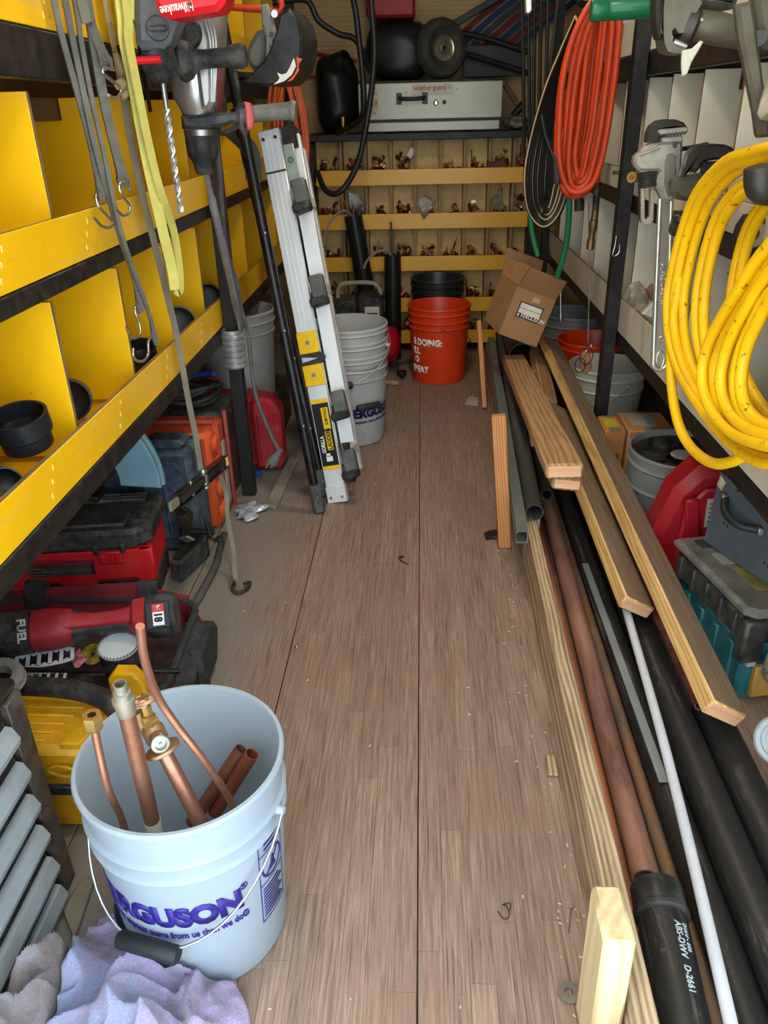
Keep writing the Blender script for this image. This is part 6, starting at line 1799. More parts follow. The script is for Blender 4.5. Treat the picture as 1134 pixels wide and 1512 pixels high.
def two_face(name, face, fdark, edge, edark):
    """lumber with weathered broad faces and fresh yellow narrow edges"""
    if name in MATS:
        return MATS[name]
    m, nt, bs = _nodes(name)
    t = _n(nt, 'ShaderNodeTexCoord')
    st = (16, 0.8, 16)
    w = _noise(nt, t.outputs['Object'], 1.6, 3, 0.55, stretch=(9, 0.35, 9))
    mu = _n(nt, 'ShaderNodeMath', operation='MULTIPLY'); mu.inputs[1].default_value = 90.0
    nt.links.new(w, mu.inputs[0])
    sn = _n(nt, 'ShaderNodeMath', operation='SINE')
    nt.links.new(mu.outputs[0], sn.inputs[0])
    fine = _noise(nt, t.outputs['Object'], 5, 6, 0.7, stretch=st)
    ma = _n(nt, 'ShaderNodeMath', operation='MULTIPLY_ADD'); ma.inputs[1].default_value = 0.15
    nt.links.new(sn.outputs[0], ma.inputs[0]); nt.links.new(fine, ma.inputs[2])
    c1 = _ramp(nt, ma.outputs[0], [(0.2, lin(edark)), (0.75, lin(edge))])
    c2 = _ramp(nt, fine, [(0.3, lin(fdark)), (0.7, lin(face))])
    sp = _n(nt, 'ShaderNodeSeparateXYZ')
    nt.links.new(t.outputs['Normal'], sp.inputs[0])
    ab = _n(nt, 'ShaderNodeMath', operation='ABSOLUTE')
    nt.links.new(sp.outputs[2], ab.inputs[0])
    gt = _n(nt, 'ShaderNodeMath', operation='GREATER_THAN'); gt.inputs[1].default_value = 0.75
    nt.links.new(ab.outputs[0], gt.inputs[0])
    out = _mix(nt, gt.outputs[0], c1, c2)
    nt.links.new(out, bs.inputs['Base Color'])
    bs.inputs['Roughness'].default_value = 0.65
    _bump(nt, bs, ma.outputs[0], 0.25, 0.0015)
    MATS[name] = m
    return m
g_two = two_face('brown_topped_yellow_pine', (156, 132, 106), (112, 90, 70), (222, 184, 116), (170, 122, 62))
g_end = grain('cut_end_grain', (216, 166, 122), (184, 124, 86), along=0, strength=0.55, rings=5.0, amp=0.14)

def board(name, label, cat, pn, pf, w, h, up=(0, 0, 1), m=None, bev=0.004, group=None, end=True):
    """lumber from near end pn to far end pf (centre line), its own Y along the grain"""
    pn, pf = Vector(pn), Vector(pf)
    d, u, s = frame(pf - pn, up)
    L = (pf - pn).length
    M = Matrix.Translation(pn) @ Matrix(((s.x, d.x, u.x, 0), (s.y, d.y, u.y, 0), (s.z, d.z, u.z, 0), (0, 0, 0, 1)))
    t = thing(name, label, cat, M=M, group=group)
    part('timber', MB().box((0, L / 2, 0), (w, L, h), bev), m or g_new, t, world=False)
    if end:
        part('end_grain', MB().box((0, -0.0004, 0), (w - 2 * bev, 0.0012, h - 2 * bev), 0.0004), g_end, t, world=False)
    return t

board('kerb_board', 'long weathered kerb board on edge beside pipes, nearer the door', 'board', (0.288, 0.36, 0.071), (0.317, 2.02, 0.071), 0.034, 0.142, m=g_kerb, bev=0.003)
board('kerb_board', 'farther kerb board on edge beyond the orange stake', 'board', (0.331, 2.03, 0.071), (0.345, 3.95, 0.071), 0.034, 0.142, m=g_kerb, bev=0.003)
board('stake', 'pale pine stake with worn top standing against kerb nearest the door', 'stake', (0.252, 0.672, 0.0), (0.2485, 0.672, 0.272), 0.041, 0.086, up=(0, 1, 0), m=g_pale, bev=0.006, end=False)
board('stake', 'orange toned fir stake nailed to kerb in middle of walkway side', 'stake', (0.257, 2.105, 0.0), (0.220, 2.115, 0.425), 0.040, 0.030, up=(0, 1, 0), m=g_stake, bev=0.003, end=False)
board('stake', 'thin pale stake standing near orange bucket', 'stake', (0.285, 3.36, 0.0), (0.262, 3.56, 0.345), 0.022, 0.05, up=(0, 1, 0), m=g_stake, bev=0.003, end=False)

def roundpipe(label, pn, pf, r, m, wall=0.003, name='pipe', cat='pipe', group=None):
    pn, pf = Vector(pn), Vector(pf)
    t = solo(name, MB().pipe(pn, pf, r, max(0.001, r - wall), 28), m, label, cat, loc=pn, group=group)
    return t
def scratched(name, col, pale, amt=0.8):
    if name in MATS:
        return MATS[name]
    m, nt, bs = _nodes(name)
    tc = _n(nt, 'ShaderNodeTexCoord').outputs['Object']
    f = _noise(nt, tc, 9, 5, 0.6, stretch=(1, 0.2, 1))
    c = _ramp(nt, f, [(0.3, lin(tuple(v * 0.7 for v in col))), (0.7, lin(tuple(v * 1.35 for v in col)))])
    l = _noise(nt, tc, 60, 4, 0.7, stretch=(1, 0.035, 1))
    b = _noise(nt, tc, 5, 4, 0.7, stretch=(3, 1, 3))
    dots = _noise(nt, tc, 130, 3, 0.7, stretch=(1, 0.35, 1))
    kl = _ramp(nt, l, [(0.54, (0, 0, 0)), (0.66, (amt, amt, amt))])
    kb = _ramp(nt, b, [(0.44, (0.08, 0.08, 0.08)), (0.62, (1, 1, 1))])
    c = _mix(nt, _mix(nt, 1.0, kl, kb, 'MULTIPLY'), c, lin(pale))
    kd = _ramp(nt, dots, [(0.60, (0, 0, 0)), (0.70, (0.6, 0.6, 0.6))])
    c = _mix(nt, _mix(nt, 1.0, kd, kb, 'MULTIPLY'), c, lin(pale))
    nt.links.new(c, bs.inputs['Base Color'])
    bs.inputs['Roughness'].default_value = 0.5
    _bump(nt, bs, l, 0.15, 0.001)
    MATS[name] = m
    return m
m_abs = scratched('black_abs_pipe', (30, 29, 28), (112, 108, 100))
m_abs2 = scratched('grey_black_pipe', (54, 56, 54), (120, 118, 108))
m_cupipe = copper_mat('oxidised_copper_pipe', (172, 124, 104), 0.5, (98, 64, 54), 0.85, 6, metal=0.3, stretch=(3, 0.5, 3))
m_cupipe2 = copper_mat('reddish_copper_pipe', (176, 112, 84), 0.45, (110, 66, 52), 0.8, 8, metal=0.35, stretch=(3, 0.4, 3))
m_rust = copper_mat('rusty_iron_pipe', (134, 94, 58), 0.65, (84, 80, 72), 0.9, 10, metal=0.2, stretch=(2, 0.6, 2))
m_pvc = plain('white_pvc', (206, 208, 214), 0.45, var=0.04, dust=0.15)
m_galv = plain('grey_strut', (112, 120, 112), 0.5, 0.4, var=0.1, dust=0.3)

roundpipe('slim red copper pipe lying tight against kerb board', (0.343, 0.45, 0.012), (0.369, 2.62, 0.05), 0.011, m_cupipe2)
roundpipe('thick brown oxidised copper pipe lying next to the slim one', (0.377, 0.905, 0.040), (0.425, 2.85, 0.060), 0.022, m_cupipe)
roundpipe('rusty iron pipe lying between copper pipe and black pipes', (0.424, 0.50, 0.014), (0.446, 2.9, 0.03), 0.0125, m_rust)
roundpipe('black plastic pipe lying next to rusty iron pipe', (0.464, 0.42, 0.030), (0.494, 3.3, 0.030), 0.028, m_abs)
roundpipe('black plastic pipe lying under the white pipe', (0.534, 0.40, 0.038), (0.560, 3.4, 0.038), 0.037, m_abs)
roundpipe('black plastic pipe lying under the yellow edged boards', (0.610, 0.42, 0.038), (0.620, 1.33, 0.038), 0.037, m_abs)
roundpipe('black plastic pipe lying beside the tool cases', (0.700, 0.45, 0.038), (0.700, 1.06, 0.038), 0.037, m_abs)
roundpipe('dark red pipe showing under end of shorter yellow edged board', (0.580, 1.28, 0.092), (0.575, 1.95, 0.10), 0.014, plain('dark_red_pipe', (96, 40, 34), 0.5, var=0.15, dust=0.3))
W = thing('pvc_pipe', 'slim white plastic pipe lying on top of black pipes', 'pipe', (0.40, 0.5, 0.1))
part('pipe_tube', MB().tube([(0.378, 0.40, 0.120), (0.412, 0.647, 0.116), (0.470, 1.138, 0.094), (0.502, 1.575, 0.095), (0.525, 1.9, 0.10)], 0.0095, 16, 8), m_pvc, W)
solo('steel_angle', MB().bb(0.450, 0.468, 1.10, 1.9, 0.058, 0.064, 0.001), plain('pale_grey_strip', (140, 144, 140), 0.5, 0.3), 'pale grey metal strip lying between rusty pipe and black pipe', 'strip')

# short black pipe with a hub, nearest the door
AP = thing('hub_pipe', 'black plastic pipe with wide hub and printed lettering nearest the door', 'pipe', (0.38, 0.6, 0.08))
h0, h1 = Vector((0.374,0.848,0.090)), Vector((0.352,0.558,0.075))
dh = (h1 - h0).normalized()
part('hub', MB().lathe([(0.030, 0.0), (0.0395, 0.0), (0.0405, 0.002), (0.0405, 0.040), (0.0425, 0.042), (0.0425, 0.050), (0.036, 0.054), (0.030, 0.054), (0.030, 0.0)], h0, dh, 40), plain('abs_hub', (40, 40, 42), 0.35, var=0.15, dust=0.2), AP)
part('pipe_tube', MB().pipe(h0 + dh * 0.045, h1, 0.037, 0.033, 40), m_abs, AP)
def on_pipe(mb, p, d, r, a0, ref=(1, 0, 0)):
    """letters along the pipe axis d, wrapped round it"""
    d, u, w = frame(d, ref)
    out = []
    for (x, y, z) in mb.v:
        a = a0 - y / r
        q = Vector(p) + d * x + (u * math.cos(a) + w * math.sin(a)) * (r + 0.0006 + z)
        out.append(tuple(q))
    mb.v = out
    return mb
part('printed_lettering', on_pipe(text_mb('ABS-DWV   D-2661', 0.014, 0.0003, 0.9), h0 + dh * 0.075, dh, 0.037, math.radians(78), (1, 0, 0)), plain('pipe_print', (170, 178, 182), 0.5), AP, sharp=180)
part('printed_lettering', on_pipe(text_mb('DWV - 680', 0.010, 0.0002, 0.9), h0 + dh * 0.075, dh, 0.037, math.radians(58), (1, 0, 0)), MATS['pipe_print'], AP, sharp=180)

# pipes in the far half
roundpipe('grey black pipe with open end resting on kerb behind orange stake', (0.324, 2.002, 0.170), (0.405, 3.98, 0.178), 0.026, m_abs2)
roundpipe('thinner dark pipe lying beside the grey black open one', (0.380, 2.15, 0.155), (0.452, 3.95, 0.160), 0.019, m_abs)
ST = thing('strut_channel', 'grey slotted steel channel with open C-shaped end lying on kerb', 'channel', (0.27, 1.87, 0.15))
s0, s1 = Vector((0.274, 1.867, 0.165)), Vector((0.350, 3.9, 0.167))
_, su, sw = frame(s1 - s0)
cs = [(-0.016, -0.019), (0.016, -0.019), (0.016, -0.010), (0.013, -0.010), (0.013, -0.016), (-0.013, -0.016), (-0.013, 0.016), (0.013, 0.016), (0.013, 0.010), (0.016, 0.010), (0.016, 0.019), (-0.016, 0.019)]
prf = [s0.lerp(s1, 0.5) + sw * -a + su * c for a, c in cs]
part('channel', MB().prism(prf, s1 - s0), m_galv, ST)
roundpipe('wide dark pipe with round open end under the cardboard box', (0.437, 3.34, 0.247), (0.452, 4.15, 0.25), 0.058, plain('dark_conduit', (56, 56, 52), 0.5, var=0.2, dust=0.3), 0.007)
roundpipe('second wide dark pipe lying beside the open ended one', (0.545, 3.20, 0.14), (0.545, 3.58, 0.14), 0.048, m_abs)
roundpipe('third dark pipe lying under the cardboard box', (0.412, 2.95, 0.085), (0.418, 4.1, 0.085), 0.042, m_abs2)
solo('tape_roll', MB().lathe([(0.012, -0.01), (0.026, -0.01), (0.026, 0.01), (0.012, 0.01), (0.012, -0.01)], (0.458,3.066,0.240), (0.4, -0.8, 0.4), 24), plain('yellow_tape', (206, 170, 40), 0.5), 'small yellow roll among dark pipes by short board', 'roll')

# boards on top
board('timber_board', 'longest yellow edged board running from cardboard box towards door', 'board', (0.592, 1.199, 0.140), (0.541, 3.30, 0.315), 0.086, 0.038, up=(0.50, 0.0, 0.87), m=g_two)
board('timber_board', 'shorter yellow edged board with split end next to longest one', 'board', (0.516, 1.58, 0.130), (0.492, 2.75, 0.215), 0.084, 0.036, up=(0.46, 0.0, 0.89), m=g_two)
board('timber_board', 'thick brown grained board raised on top of the pile', 'board', (0.357, 1.79, 0.394), (0.388, 3.24, 0.262), 0.092, 0.040, up=(-0.03, 0.14, 0.99), m=g_old, bev=0.006)
board('timber_board', 'board tucked beneath the thick brown grained one', 'board', (0.368, 1.80, 0.354), (0.396, 3.20, 0.222), 0.075, 0.034, up=(0.1, 0.14, 0.99), m=g_old, bev=0.006)
board('timber_board', 'grained board lying low between brown and yellow edged boards', 'board', (0.472, 2.80, 0.225), (0.498, 3.32, 0.265), 0.07, 0.036, up=(0.5, 0.1, 0.87), m=g_old)
solo('support_block', MB().box((0.390, 2.50, 0.222), (0.04, 0.05, 0.09), 0.004), g_kerb, 'wood block holding up the raised brown board', 'block')

# cardboard box lying tilted on the pile
m_card = plain('cardboard', (158, 116, 76), 0.75, var=0.07, scale=7, bump=0.06, bscale=30)
m_cardd = plain('cardboard_inner', (132, 96, 64), 0.8, var=0.07)
CX = thing('cardboard_box', 'open cardboard box with white label tilted on pipe pile', 'box', (0.379,3.100,0.364))
TL, TR, BR, BL = [Vector(q) for q in [(0.374,3.100,0.591),(0.523,3.100,0.536),(0.460,3.100,0.352),(0.310,3.100,0.408)]]
D = Vector((0.266,3.300,0.418)) - BL
nrm = (TR - TL).cross(BL - TL).normalized()
if nrm.y > 0: nrm = -nrm
def sheet(nm, pts, m=m_card, th=0.004, lab=None):
    P = [Vector(q) for q in pts]
    n_ = (P[1] - P[0]).cross(P[2] - P[0]).normalized()
    return part(nm, MB().prism(P, n_ * th), m, CX, lab)
fp = sheet('front_panel', [TL, TR, BR, BL])
sheet('side_panel', [TL + D, TL, BL, BL + D])
sheet('side_panel', [TR + D, TR, BR, BR + D])
sheet('back_panel', [TL + D, TR + D, BR + D, BL + D])
sheet('bottom_panel', [BL, BR, BR + D, BL + D])
upd = (TL - BL).normalized()
sheet('flap', [TL + (TR - TL) * 0.02, TR + (TL - TR) * 0.01] + [Vector(q) for q in [(0.549,3.040,0.616),(0.411,3.040,0.670)]], m_card)
sheet('flap', [TL + D, TL + (TL - BL) * 0.01] + [Vector(q) for q in [(0.429,3.180,0.652)]] + [Vector(q) for q in [(0.363,3.340,0.655)]], m_card)
sheet('flap', [TL + D * 1.0 + upd * 0.002, TR + D + upd * 0.002, TR + D * 1.25 + upd * 0.10, TL + D * 1.25 + upd * 0.10], m_cardd)
ex, ey = (TR - TL).normalized(), upd
LBo = TL + ex * ((TR - TL).length * 0.20) - ey * ((TL - BL).length * 0.56)
wL, hL = (TR - TL).length * 0.62, (TL - BL).length * 0.32
no = nrm * 0.0028
def rect(o, x0, x1, y0, y1): return [o + ex * x0 + ey * y0, o + ex * x1 + ey * y0, o + ex * x1 + ey * y1, o + ex * x0 + ey * y1]
lb = part('label_backing', MB().prism(rect(LBo + no, 0, wL, 0, hL), nrm * 0.0008), plain('label_navy', (26, 28, 44), 0.5, var=0.03), CX, 'dark blue edged label')
for (y0, y1) in ((0.30, 0.60), (0.63, 0.93)):
    part('label_field', MB().prism(rect(LBo + no * 1.5, wL * 0.05, wL * 0.95, hL * y0, hL * y1), nrm * 0.0006), plain('label_paper', (214, 208, 190), 0.6), lb)
tm = text_mb('FERGUSON', 0.0225, 0.0004, 0.86)
part('printed_lettering', on_plane(tm, LBo + ex * wL * 0.20 + ey * hL * 0.07 + no * 2.0, ex, ey, 0.0003 if (ex.cross(ey)).dot(nrm) > 0 else -0.0003), m_printw, lb, sharp=180)
for k in range(4):
    q_ = LBo + ex * wL * (0.05 + 0.045 * (k % 2)) + ey * hL * (0.08 + 0.09 * (k // 2)) + no * 2
    part('label_emblem', MB().prism(rect(q_, 0, wL * 0.035, 0, hL * 0.07), nrm * 0.0006), m_printw, lb)
part('tape_tag', MB().prism(rect(TL + ex * (TR - TL).length * 0.46 - ey * 0.035 + no, 0, 0.03, 0, 0.018), nrm * 0.0006), plain('torn_tape', (190, 160, 120), 0.4), CX)

# ---------------------------------------------------------------- bits on the walkway
solo('washer', MB().lathe([(0.007, 0), (0.017, 0), (0.017, 0.003), (0.007, 0.003), (0.007, 0)], (0.224,0.731,0.001), (0, 0, 1), 28), plain('grey_zinc', (120, 120, 116), 0.45, 0.6, dust=0.3), 'round grey steel washer lying on floor by pale stake', 'washer')
nl = thing('nail', 'long steel nail lying on floor beside kerb', 'nail', (0.247,0.862,0.003))
part('shank', MB().rings([(0.240,0.828,0.003), (0.251,0.872,0.003)], 0.0013, 8), m_hook, nl)
part('nail_head', MB().rings([(0.251,0.872,0.003), (0.252,0.875,0.003)], 0.0032, 10), m_hook, nl)
solo('bent_nail', MB().tube([(-0.070,2.031,0.003), (-0.053,2.040,0.003), (-0.065,2.019,0.003), (-0.040,1.992,0.003)], 0.0016, 8, 4), m_black, 'small bent dark nail in middle of floor', 'nail')
solo('paper_scrap', MB().prism([(0.198,3.409,0.004),(0.226,3.524,0.004),(0.265,3.493,0.004),(0.256,3.390,0.004)], (0, 0, 0.004), 0.001), plain('pale_paper', (176, 160, 140), 0.8), 'pale torn paper scrap on floor near thin stake', 'scrap')
solo('rubber_scrap', MB().prism([(0.199,2.176,0.006),(0.220,2.194,0.006),(0.242,2.198,0.006),(0.237,2.145,0.006),(0.221,2.149,0.006),(0.203,2.140,0.006)], (0, 0, 0.010), 0.002), m_black, 'dark curled scrap on floor at foot of orange stake', 'scrap')
solo('wood_shim', MB().prism([(0.257,1.218,0.005),(0.275,1.220,0.005),(0.277,1.166,0.005),(0.253,1.166,0.005)], (0, 0, 0.008), 0.002), g_kerb, 'little wood shim on floor against kerb', 'shim')
solo('thread', MB().tube([(0.129,0.865,0.002),(0.137,0.851,0.002),(0.147,0.857,0.002),(0.144,0.875,0.002),(0.137,0.877,0.002),(0.151,0.880,0.002),(0.148,0.865,0.002)], 0.0008, 6, 5), m_black, 'loose dark thread curled on floor', 'thread')
solo('screw', MB().lathe([(0, 0), (0.004, 0), (0.005, 0.003), (0.003, 0.006), (0, 0.007)], (-0.315,1.587,0.000), (0, 0, 1), 12), m_brass, 'small brass screw head set in floor seam', 'screw')
rc_ = random.Random(77)
cb_ = MB()
for k in range(120):
    y = rc_.uniform(0.65, 3.2)
    x = rc_.choice([rc_.uniform(0.22, 0.27), rc_.uniform(-0.5, 0.27)])
    s_ = rc_.uniform(0.0012, 0.004)
    a = rc_.uniform(0, 3.1)
    dv2 = Vector((math.cos(a), math.sin(a), 0)) * s_
    cb_.beam(Vector((x, y, 0.0012)) - dv2, Vector((x, y, 0.0014)) + dv2, s_ * 0.7, 0.001)
solo('sawdust', cb_, plain('sawdust_chips', (206, 190, 160), 0.8), 'scattered pale sawdust chips on walkway floor', 'sawdust', loc=(0, 1.5, 0), stuff=True)

# ================================================================ tools hanging on the white shelving
m_alw = plain('aluminium_wrench', (205, 200, 184), 0.3, 0.75, var=0.1, scale=30, dust=0.25, dustcol=(120, 112, 92), bump=0.06)
m_iron = plain('dark_forged_iron', (92, 86, 69), 0.42, 0.35, var=0.18, scale=14, dust=0.35, dustcol=(104, 98, 80), bump=0.08)
m_irond = plain('black_forged_iron', (52, 49, 42), 0.42, 0.35, var=0.2, scale=14, dust=0.25, dustcol=(92, 86, 70), bump=0.08)

AW = thing('pipe_wrench', 'bright aluminium pipe wrench with long ribbed handle hanging on white shelving', 'wrench', (0.572,1.950,0.848))
part('hook_jaw', MB().prism([(0.499,1.950,1.128),(0.499,1.950,1.147),(0.504,1.950,1.161),(0.517,1.950,1.171),(0.535,1.950,1.174),(0.557,1.950,1.173),(0.575,1.950,1.167),(0.585,1.950,1.157),(0.585,1.950,1.154),(0.562,1.950,1.156),(0.536,1.950,1.154),(0.524,1.950,1.151),(0.527,1.950,1.142),(0.539,1.950,1.141),(0.528,1.950,1.136),(0.527,1.950,1.127)], (0, 0.030, 0), 0.004), m_irond, AW, 'dark hook jaw')
part('upper_teeth', MB().prism([(0.519,1.940,1.151),(0.523,1.940,1.154),(0.580,1.940,1.158),(0.584,1.940,1.153),(0.584,1.940,1.147),(0.525,1.940,1.142)], (0, 0.026, 0), 0.002), m_alw, AW)
part('lower_teeth', MB().prism([(0.528,1.940,1.134),(0.531,1.940,1.139),(0.574,1.940,1.141),(0.577,1.940,1.128),(0.533,1.940,1.127)], (0, 0.026, 0), 0.002), m_alw, AW)
for k in range(9):
    part('tooth', MB().beam(Vector((0.522,1.925,1.142)).lerp(Vector((0.577,1.925,1.147)), k / 8), Vector((0.524,1.925,1.140)).lerp(Vector((0.579,1.925,1.145)), k / 8), 0.003, 0.010), m_irond, AW)
part('head_housing', MB().prism([(0.488,1.950,1.110),(0.495,1.950,1.119),(0.510,1.950,1.126),(0.546,1.950,1.129),(0.577,1.950,1.129),(0.580,1.950,1.120),(0.583,1.950,1.086),(0.587,1.950,1.050),(0.582,1.950,1.027),(0.578,1.950,1.007),(0.563,1.950,1.003),(0.549,1.950,1.011),(0.526,1.950,1.047),(0.536,1.950,1.065),(0.533,1.950,1.069),(0.492,1.950,1.070),(0.480,1.950,1.080),(0.476,1.950,1.090),(0.478,1.950,1.101)], (0, 0.034, 0), 0.006), m_alw, AW)
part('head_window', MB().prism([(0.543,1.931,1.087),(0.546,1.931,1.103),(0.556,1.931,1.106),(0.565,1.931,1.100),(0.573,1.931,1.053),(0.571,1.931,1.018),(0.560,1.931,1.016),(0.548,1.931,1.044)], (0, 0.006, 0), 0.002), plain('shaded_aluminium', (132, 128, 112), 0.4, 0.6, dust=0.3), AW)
for q in ([(0.485,1.931,1.112),(0.522,1.931,1.126),(0.525,1.931,1.121),(0.488,1.931,1.107)], [(0.484,1.931,1.104),(0.527,1.931,1.119),(0.530,1.931,1.115),(0.487,1.931,1.100)]):
    part('head_rib', MB().prism(q, (0, 0.006, 0), 0.002), m_alw, AW)
part('pin_hole', MB().cyl((0.561,1.930,1.121), (0.563,1.936,1.121), 0.005, seg=14), m_black, AW)
n0, n1 = Vector((0.514,1.950,1.066)), Vector((0.518,1.950,1.036))
nb_ = []
for i in range(13):
    nb_.append((0.021 + (0.002 if i % 2 else 0.0), (n1 - n0).length * i / 12))
part('knurled_nut', MB().lathe([(0, 0)] + nb_ + [(0, (n1 - n0).length)], n0, n1 - n0, 28), m_irond, AW, 'knurled dark nut', sharp=20)
U = [(0.499,1.950,1.038),(0.508,1.950,0.968),(0.512,1.950,0.959),(0.523,1.950,0.953),(0.533,1.950,0.956),(0.538,1.950,0.964),(0.532,1.950,1.032),(0.523,1.950,1.033),(0.529,1.950,0.972),(0.522,1.950,0.965),(0.518,1.950,0.969),(0.509,1.950,1.038)]
part('hook_shank', MB().prism(U, (0, 0.018, 0), 0.002), m_alw, AW)
for k in range(14):
    part('shank_tooth', MB().box(Vector((0.499,1.950,1.034)).lerp(Vector((0.508,1.950,0.969)), k / 13), (0.004, 0.016, 0.0034), 0.0008), m_irond, AW)
hA, hB_ = Vector((0.562,1.950,1.012)), Vector((0.602,1.950,0.622))
dh2 = (hB_ - hA).normalized()
sx2 = Vector((1, 0, 0)); sx2 = (sx2 - dh2 * sx2.dot(dh2)).normalized()
for s in (-1, 1):
    part('handle_flange', MB().rings([hA + sx2 * 0.0125 * s, hA.lerp(hB_, 0.5) + sx2 * 0.0148 * s, hB_ + sx2 * 0.0165 * s], [0.0062, 0.0065, 0.007], 12), m_alw, AW)
part('handle_web', MB().beam(hA, hB_, 0.026, 0.008, 0.001, up=(0, 1, 0)), plain('web_aluminium', (156, 153, 138), 0.4, 0.6, dust=0.3), AW)
eb = MB()
ring = []
for i in range(13):
    a = math.pi * i / 12
    ring.append(hB_ + sx2 * 0.0165 * math.cos(a) + dh2 * (0.0165 * math.sin(a)))
eb.rings(ring, 0.0068, 10)
part('handle_end', eb, m_alw, AW)
hole = MB()
hc_ = hB_ + dh2 * -0.012
hole.rings([hc_ + sx2 * 0.009 * math.cos(a) + dh2 * 0.020 * math.sin(a) + Vector((0, -0.004, 0)) for a in [2 * math.pi * i / 24 for i in range(25)]], 0.0022, 8, cap=False)
part('hang_hole', hole, m_alw, AW)
tx = text_mb('HEAVY DUTY', 0.017, 0.0003, 0.95)
part('raised_lettering', on_plane(tx, hA.lerp(hB_, 0.62) + sx2 * 0.005 + Vector((0, -0.0046, 0)), -dh2, -sx2, 0.0), m_alw, AW, sharp=180)
part('raised_lettering', on_plane(text_mb('24', 0.016, 0.0003, 1.0), hA.lerp(hB_, 0.86) + sx2 * 0.005 + Vector((0, -0.0046, 0)), -dh2, -sx2, 0.0), m_alw, AW, sharp=180)
solo('hanger_hook', MB().tube([(0.652, 1.99, 1.12), (0.60, 1.985, 1.112), (0.545, 1.98, 1.112), (0.54, 1.98, 1.128)], 0.005, 8), m_black, 'black peg carrying the aluminium pipe wrench', 'hook')
solo('brass_nipple', MB().lathe([(0.006, 0), (0.012, 0), (0.012, 0.02), (0.006, 0.02)], (0.500,2.000,1.052), (-0.6, -0.7, 0.1), 18), m_brass, 'small brass nipple in paper wrap behind aluminium wrench', 'fitting')

DW = thing('pipe_wrench', 'dark iron pipe wrench hanging beside aluminium one behind yellow hose', 'wrench', (0.600,1.840,1.010))
part('hook_jaw', MB().prism([(0.551,1.840,1.063),(0.555,1.840,1.071),(0.559,1.840,1.091),(0.561,1.840,1.108),(0.571,1.840,1.121),(0.588,1.840,1.126),(0.612,1.840,1.127),(0.635,1.840,1.125),(0.650,1.840,1.119),(0.655,1.840,1.111),(0.657,1.840,1.096),(0.648,1.840,1.097),(0.624,1.840,1.097),(0.606,1.840,1.095),(0.592,1.840,1.090),(0.588,1.840,1.080),(0.581,1.840,1.071),(0.571,1.840,1.077),(0.565,1.840,1.072),(0.562,1.840,1.066)], (0, 0.040, 0), 0.006), m_irond, DW)
part('jaw_teeth', MB().prism([(0.591,1.830,1.092),(0.635,1.830,1.094),(0.643,1.830,1.082),(0.638,1.830,1.074),(0.618,1.830,1.070),(0.597,1.830,1.070)], (0, 0.032, 0), 0.004), m_irond, DW)
part('head_housing', MB().prism([(0.535,1.840,1.052),(0.540,1.840,1.064),(0.553,1.840,1.066),(0.572,1.840,1.066),(0.600,1.840,1.071),(0.629,1.840,1.070),(0.621,1.840,1.055),(0.608,1.840,1.035),(0.605,1.840,1.020),(0.593,1.840,1.016),(0.571,1.840,1.016),(0.549,1.840,1.020),(0.538,1.840,1.034)], (0, 0.046, 0), 0.010), m_iron, DW)
part('nut_ring', MB().lathe([(0.016, 0), (0.022, 0.004), (0.022, 0.016), (0.016, 0.02), (0.016, 0.0)], (0.571,1.840,0.991), (0.05, 0, -1), 24), m_irond, DW)
part('hook_shank', MB().prism([(0.551,1.840,0.996),(0.576,1.840,0.995),(0.584,1.840,0.969),(0.577,1.840,0.943),(0.566,1.840,0.939),(0.552,1.840,0.945),(0.547,1.840,0.954),(0.549,1.840,0.972)], (0, 0.02, 0), 0.004), m_irond, DW)
part('handle', MB().prism([(0.591,1.860,1.013),(0.609,1.860,1.018),(0.637,1.860,0.982),(0.656,1.860,0.950),(0.650,1.860,0.934),(0.630,1.860,0.955),(0.610,1.860,0.982)], (0, 0.02, 0), 0.004), m_iron, DW)
JW = thing('toothed_jaw', 'dark toothed wrench jaw showing between strands of yellow hose', 'wrench', (0.637,1.620,0.994))
part('jaw_plate', MB().prism([(0.610,1.620,0.991),(0.621,1.620,1.011),(0.625,1.620,1.009),(0.626,1.620,1.012),(0.632,1.620,1.009),(0.635,1.620,1.012),(0.640,1.620,1.009),(0.644,1.620,1.012),(0.649,1.620,1.009),(0.656,1.620,1.011),(0.683,1.620,1.008),(0.701,1.620,0.943),(0.678,1.620,0.935),(0.654,1.620,0.937),(0.624,1.620,0.939),(0.611,1.620,0.949),(0.607,1.620,0.972)], (0, 0.03, 0), 0.006), m_irond, JW)
part('jaw_eye', MB().lathe([(0.012, 0), (0.024, 0), (0.024, 0.006), (0.012, 0.006)], (0.635,1.602,0.977), (0.1, -1, 0.05), 24), plain('pale_worn_eye', (150, 142, 118), 0.5, 0.3), JW)

# upper dark wrenches
UW = thing('pipe_threader', 'dark iron ratchet tool with horizontal bar hanging at top of white shelving', 'tool', (0.454,1.638,1.313))
part('jaw_body', MB().prism([(0.416,1.638,1.375),(0.463,1.638,1.374),(0.481,1.638,1.356),(0.475,1.638,1.344),(0.468,1.638,1.336),(0.462,1.638,1.324),(0.464,1.638,1.306),(0.459,1.638,1.312),(0.448,1.638,1.312),(0.440,1.638,1.321),(0.436,1.638,1.316),(0.438,1.638,1.302),(0.447,1.638,1.292),(0.459,1.638,1.289),(0.468,1.638,1.287),(0.462,1.638,1.281),(0.446,1.638,1.282),(0.433,1.638,1.285),(0.427,1.638,1.295),(0.422,1.638,1.312),(0.417,1.638,1.347)], (0, 0.06, 0), 0.0), m_iron, UW)
part('gear_rack', MB().prism([(0.399,1.620,1.373),(0.411,1.620,1.373),(0.414,1.620,1.346),(0.418,1.620,1.303),(0.413,1.620,1.306),(0.407,1.620,1.320),(0.402,1.620,1.343)], (0, 0.05, 0), 0.006), m_irond, UW)
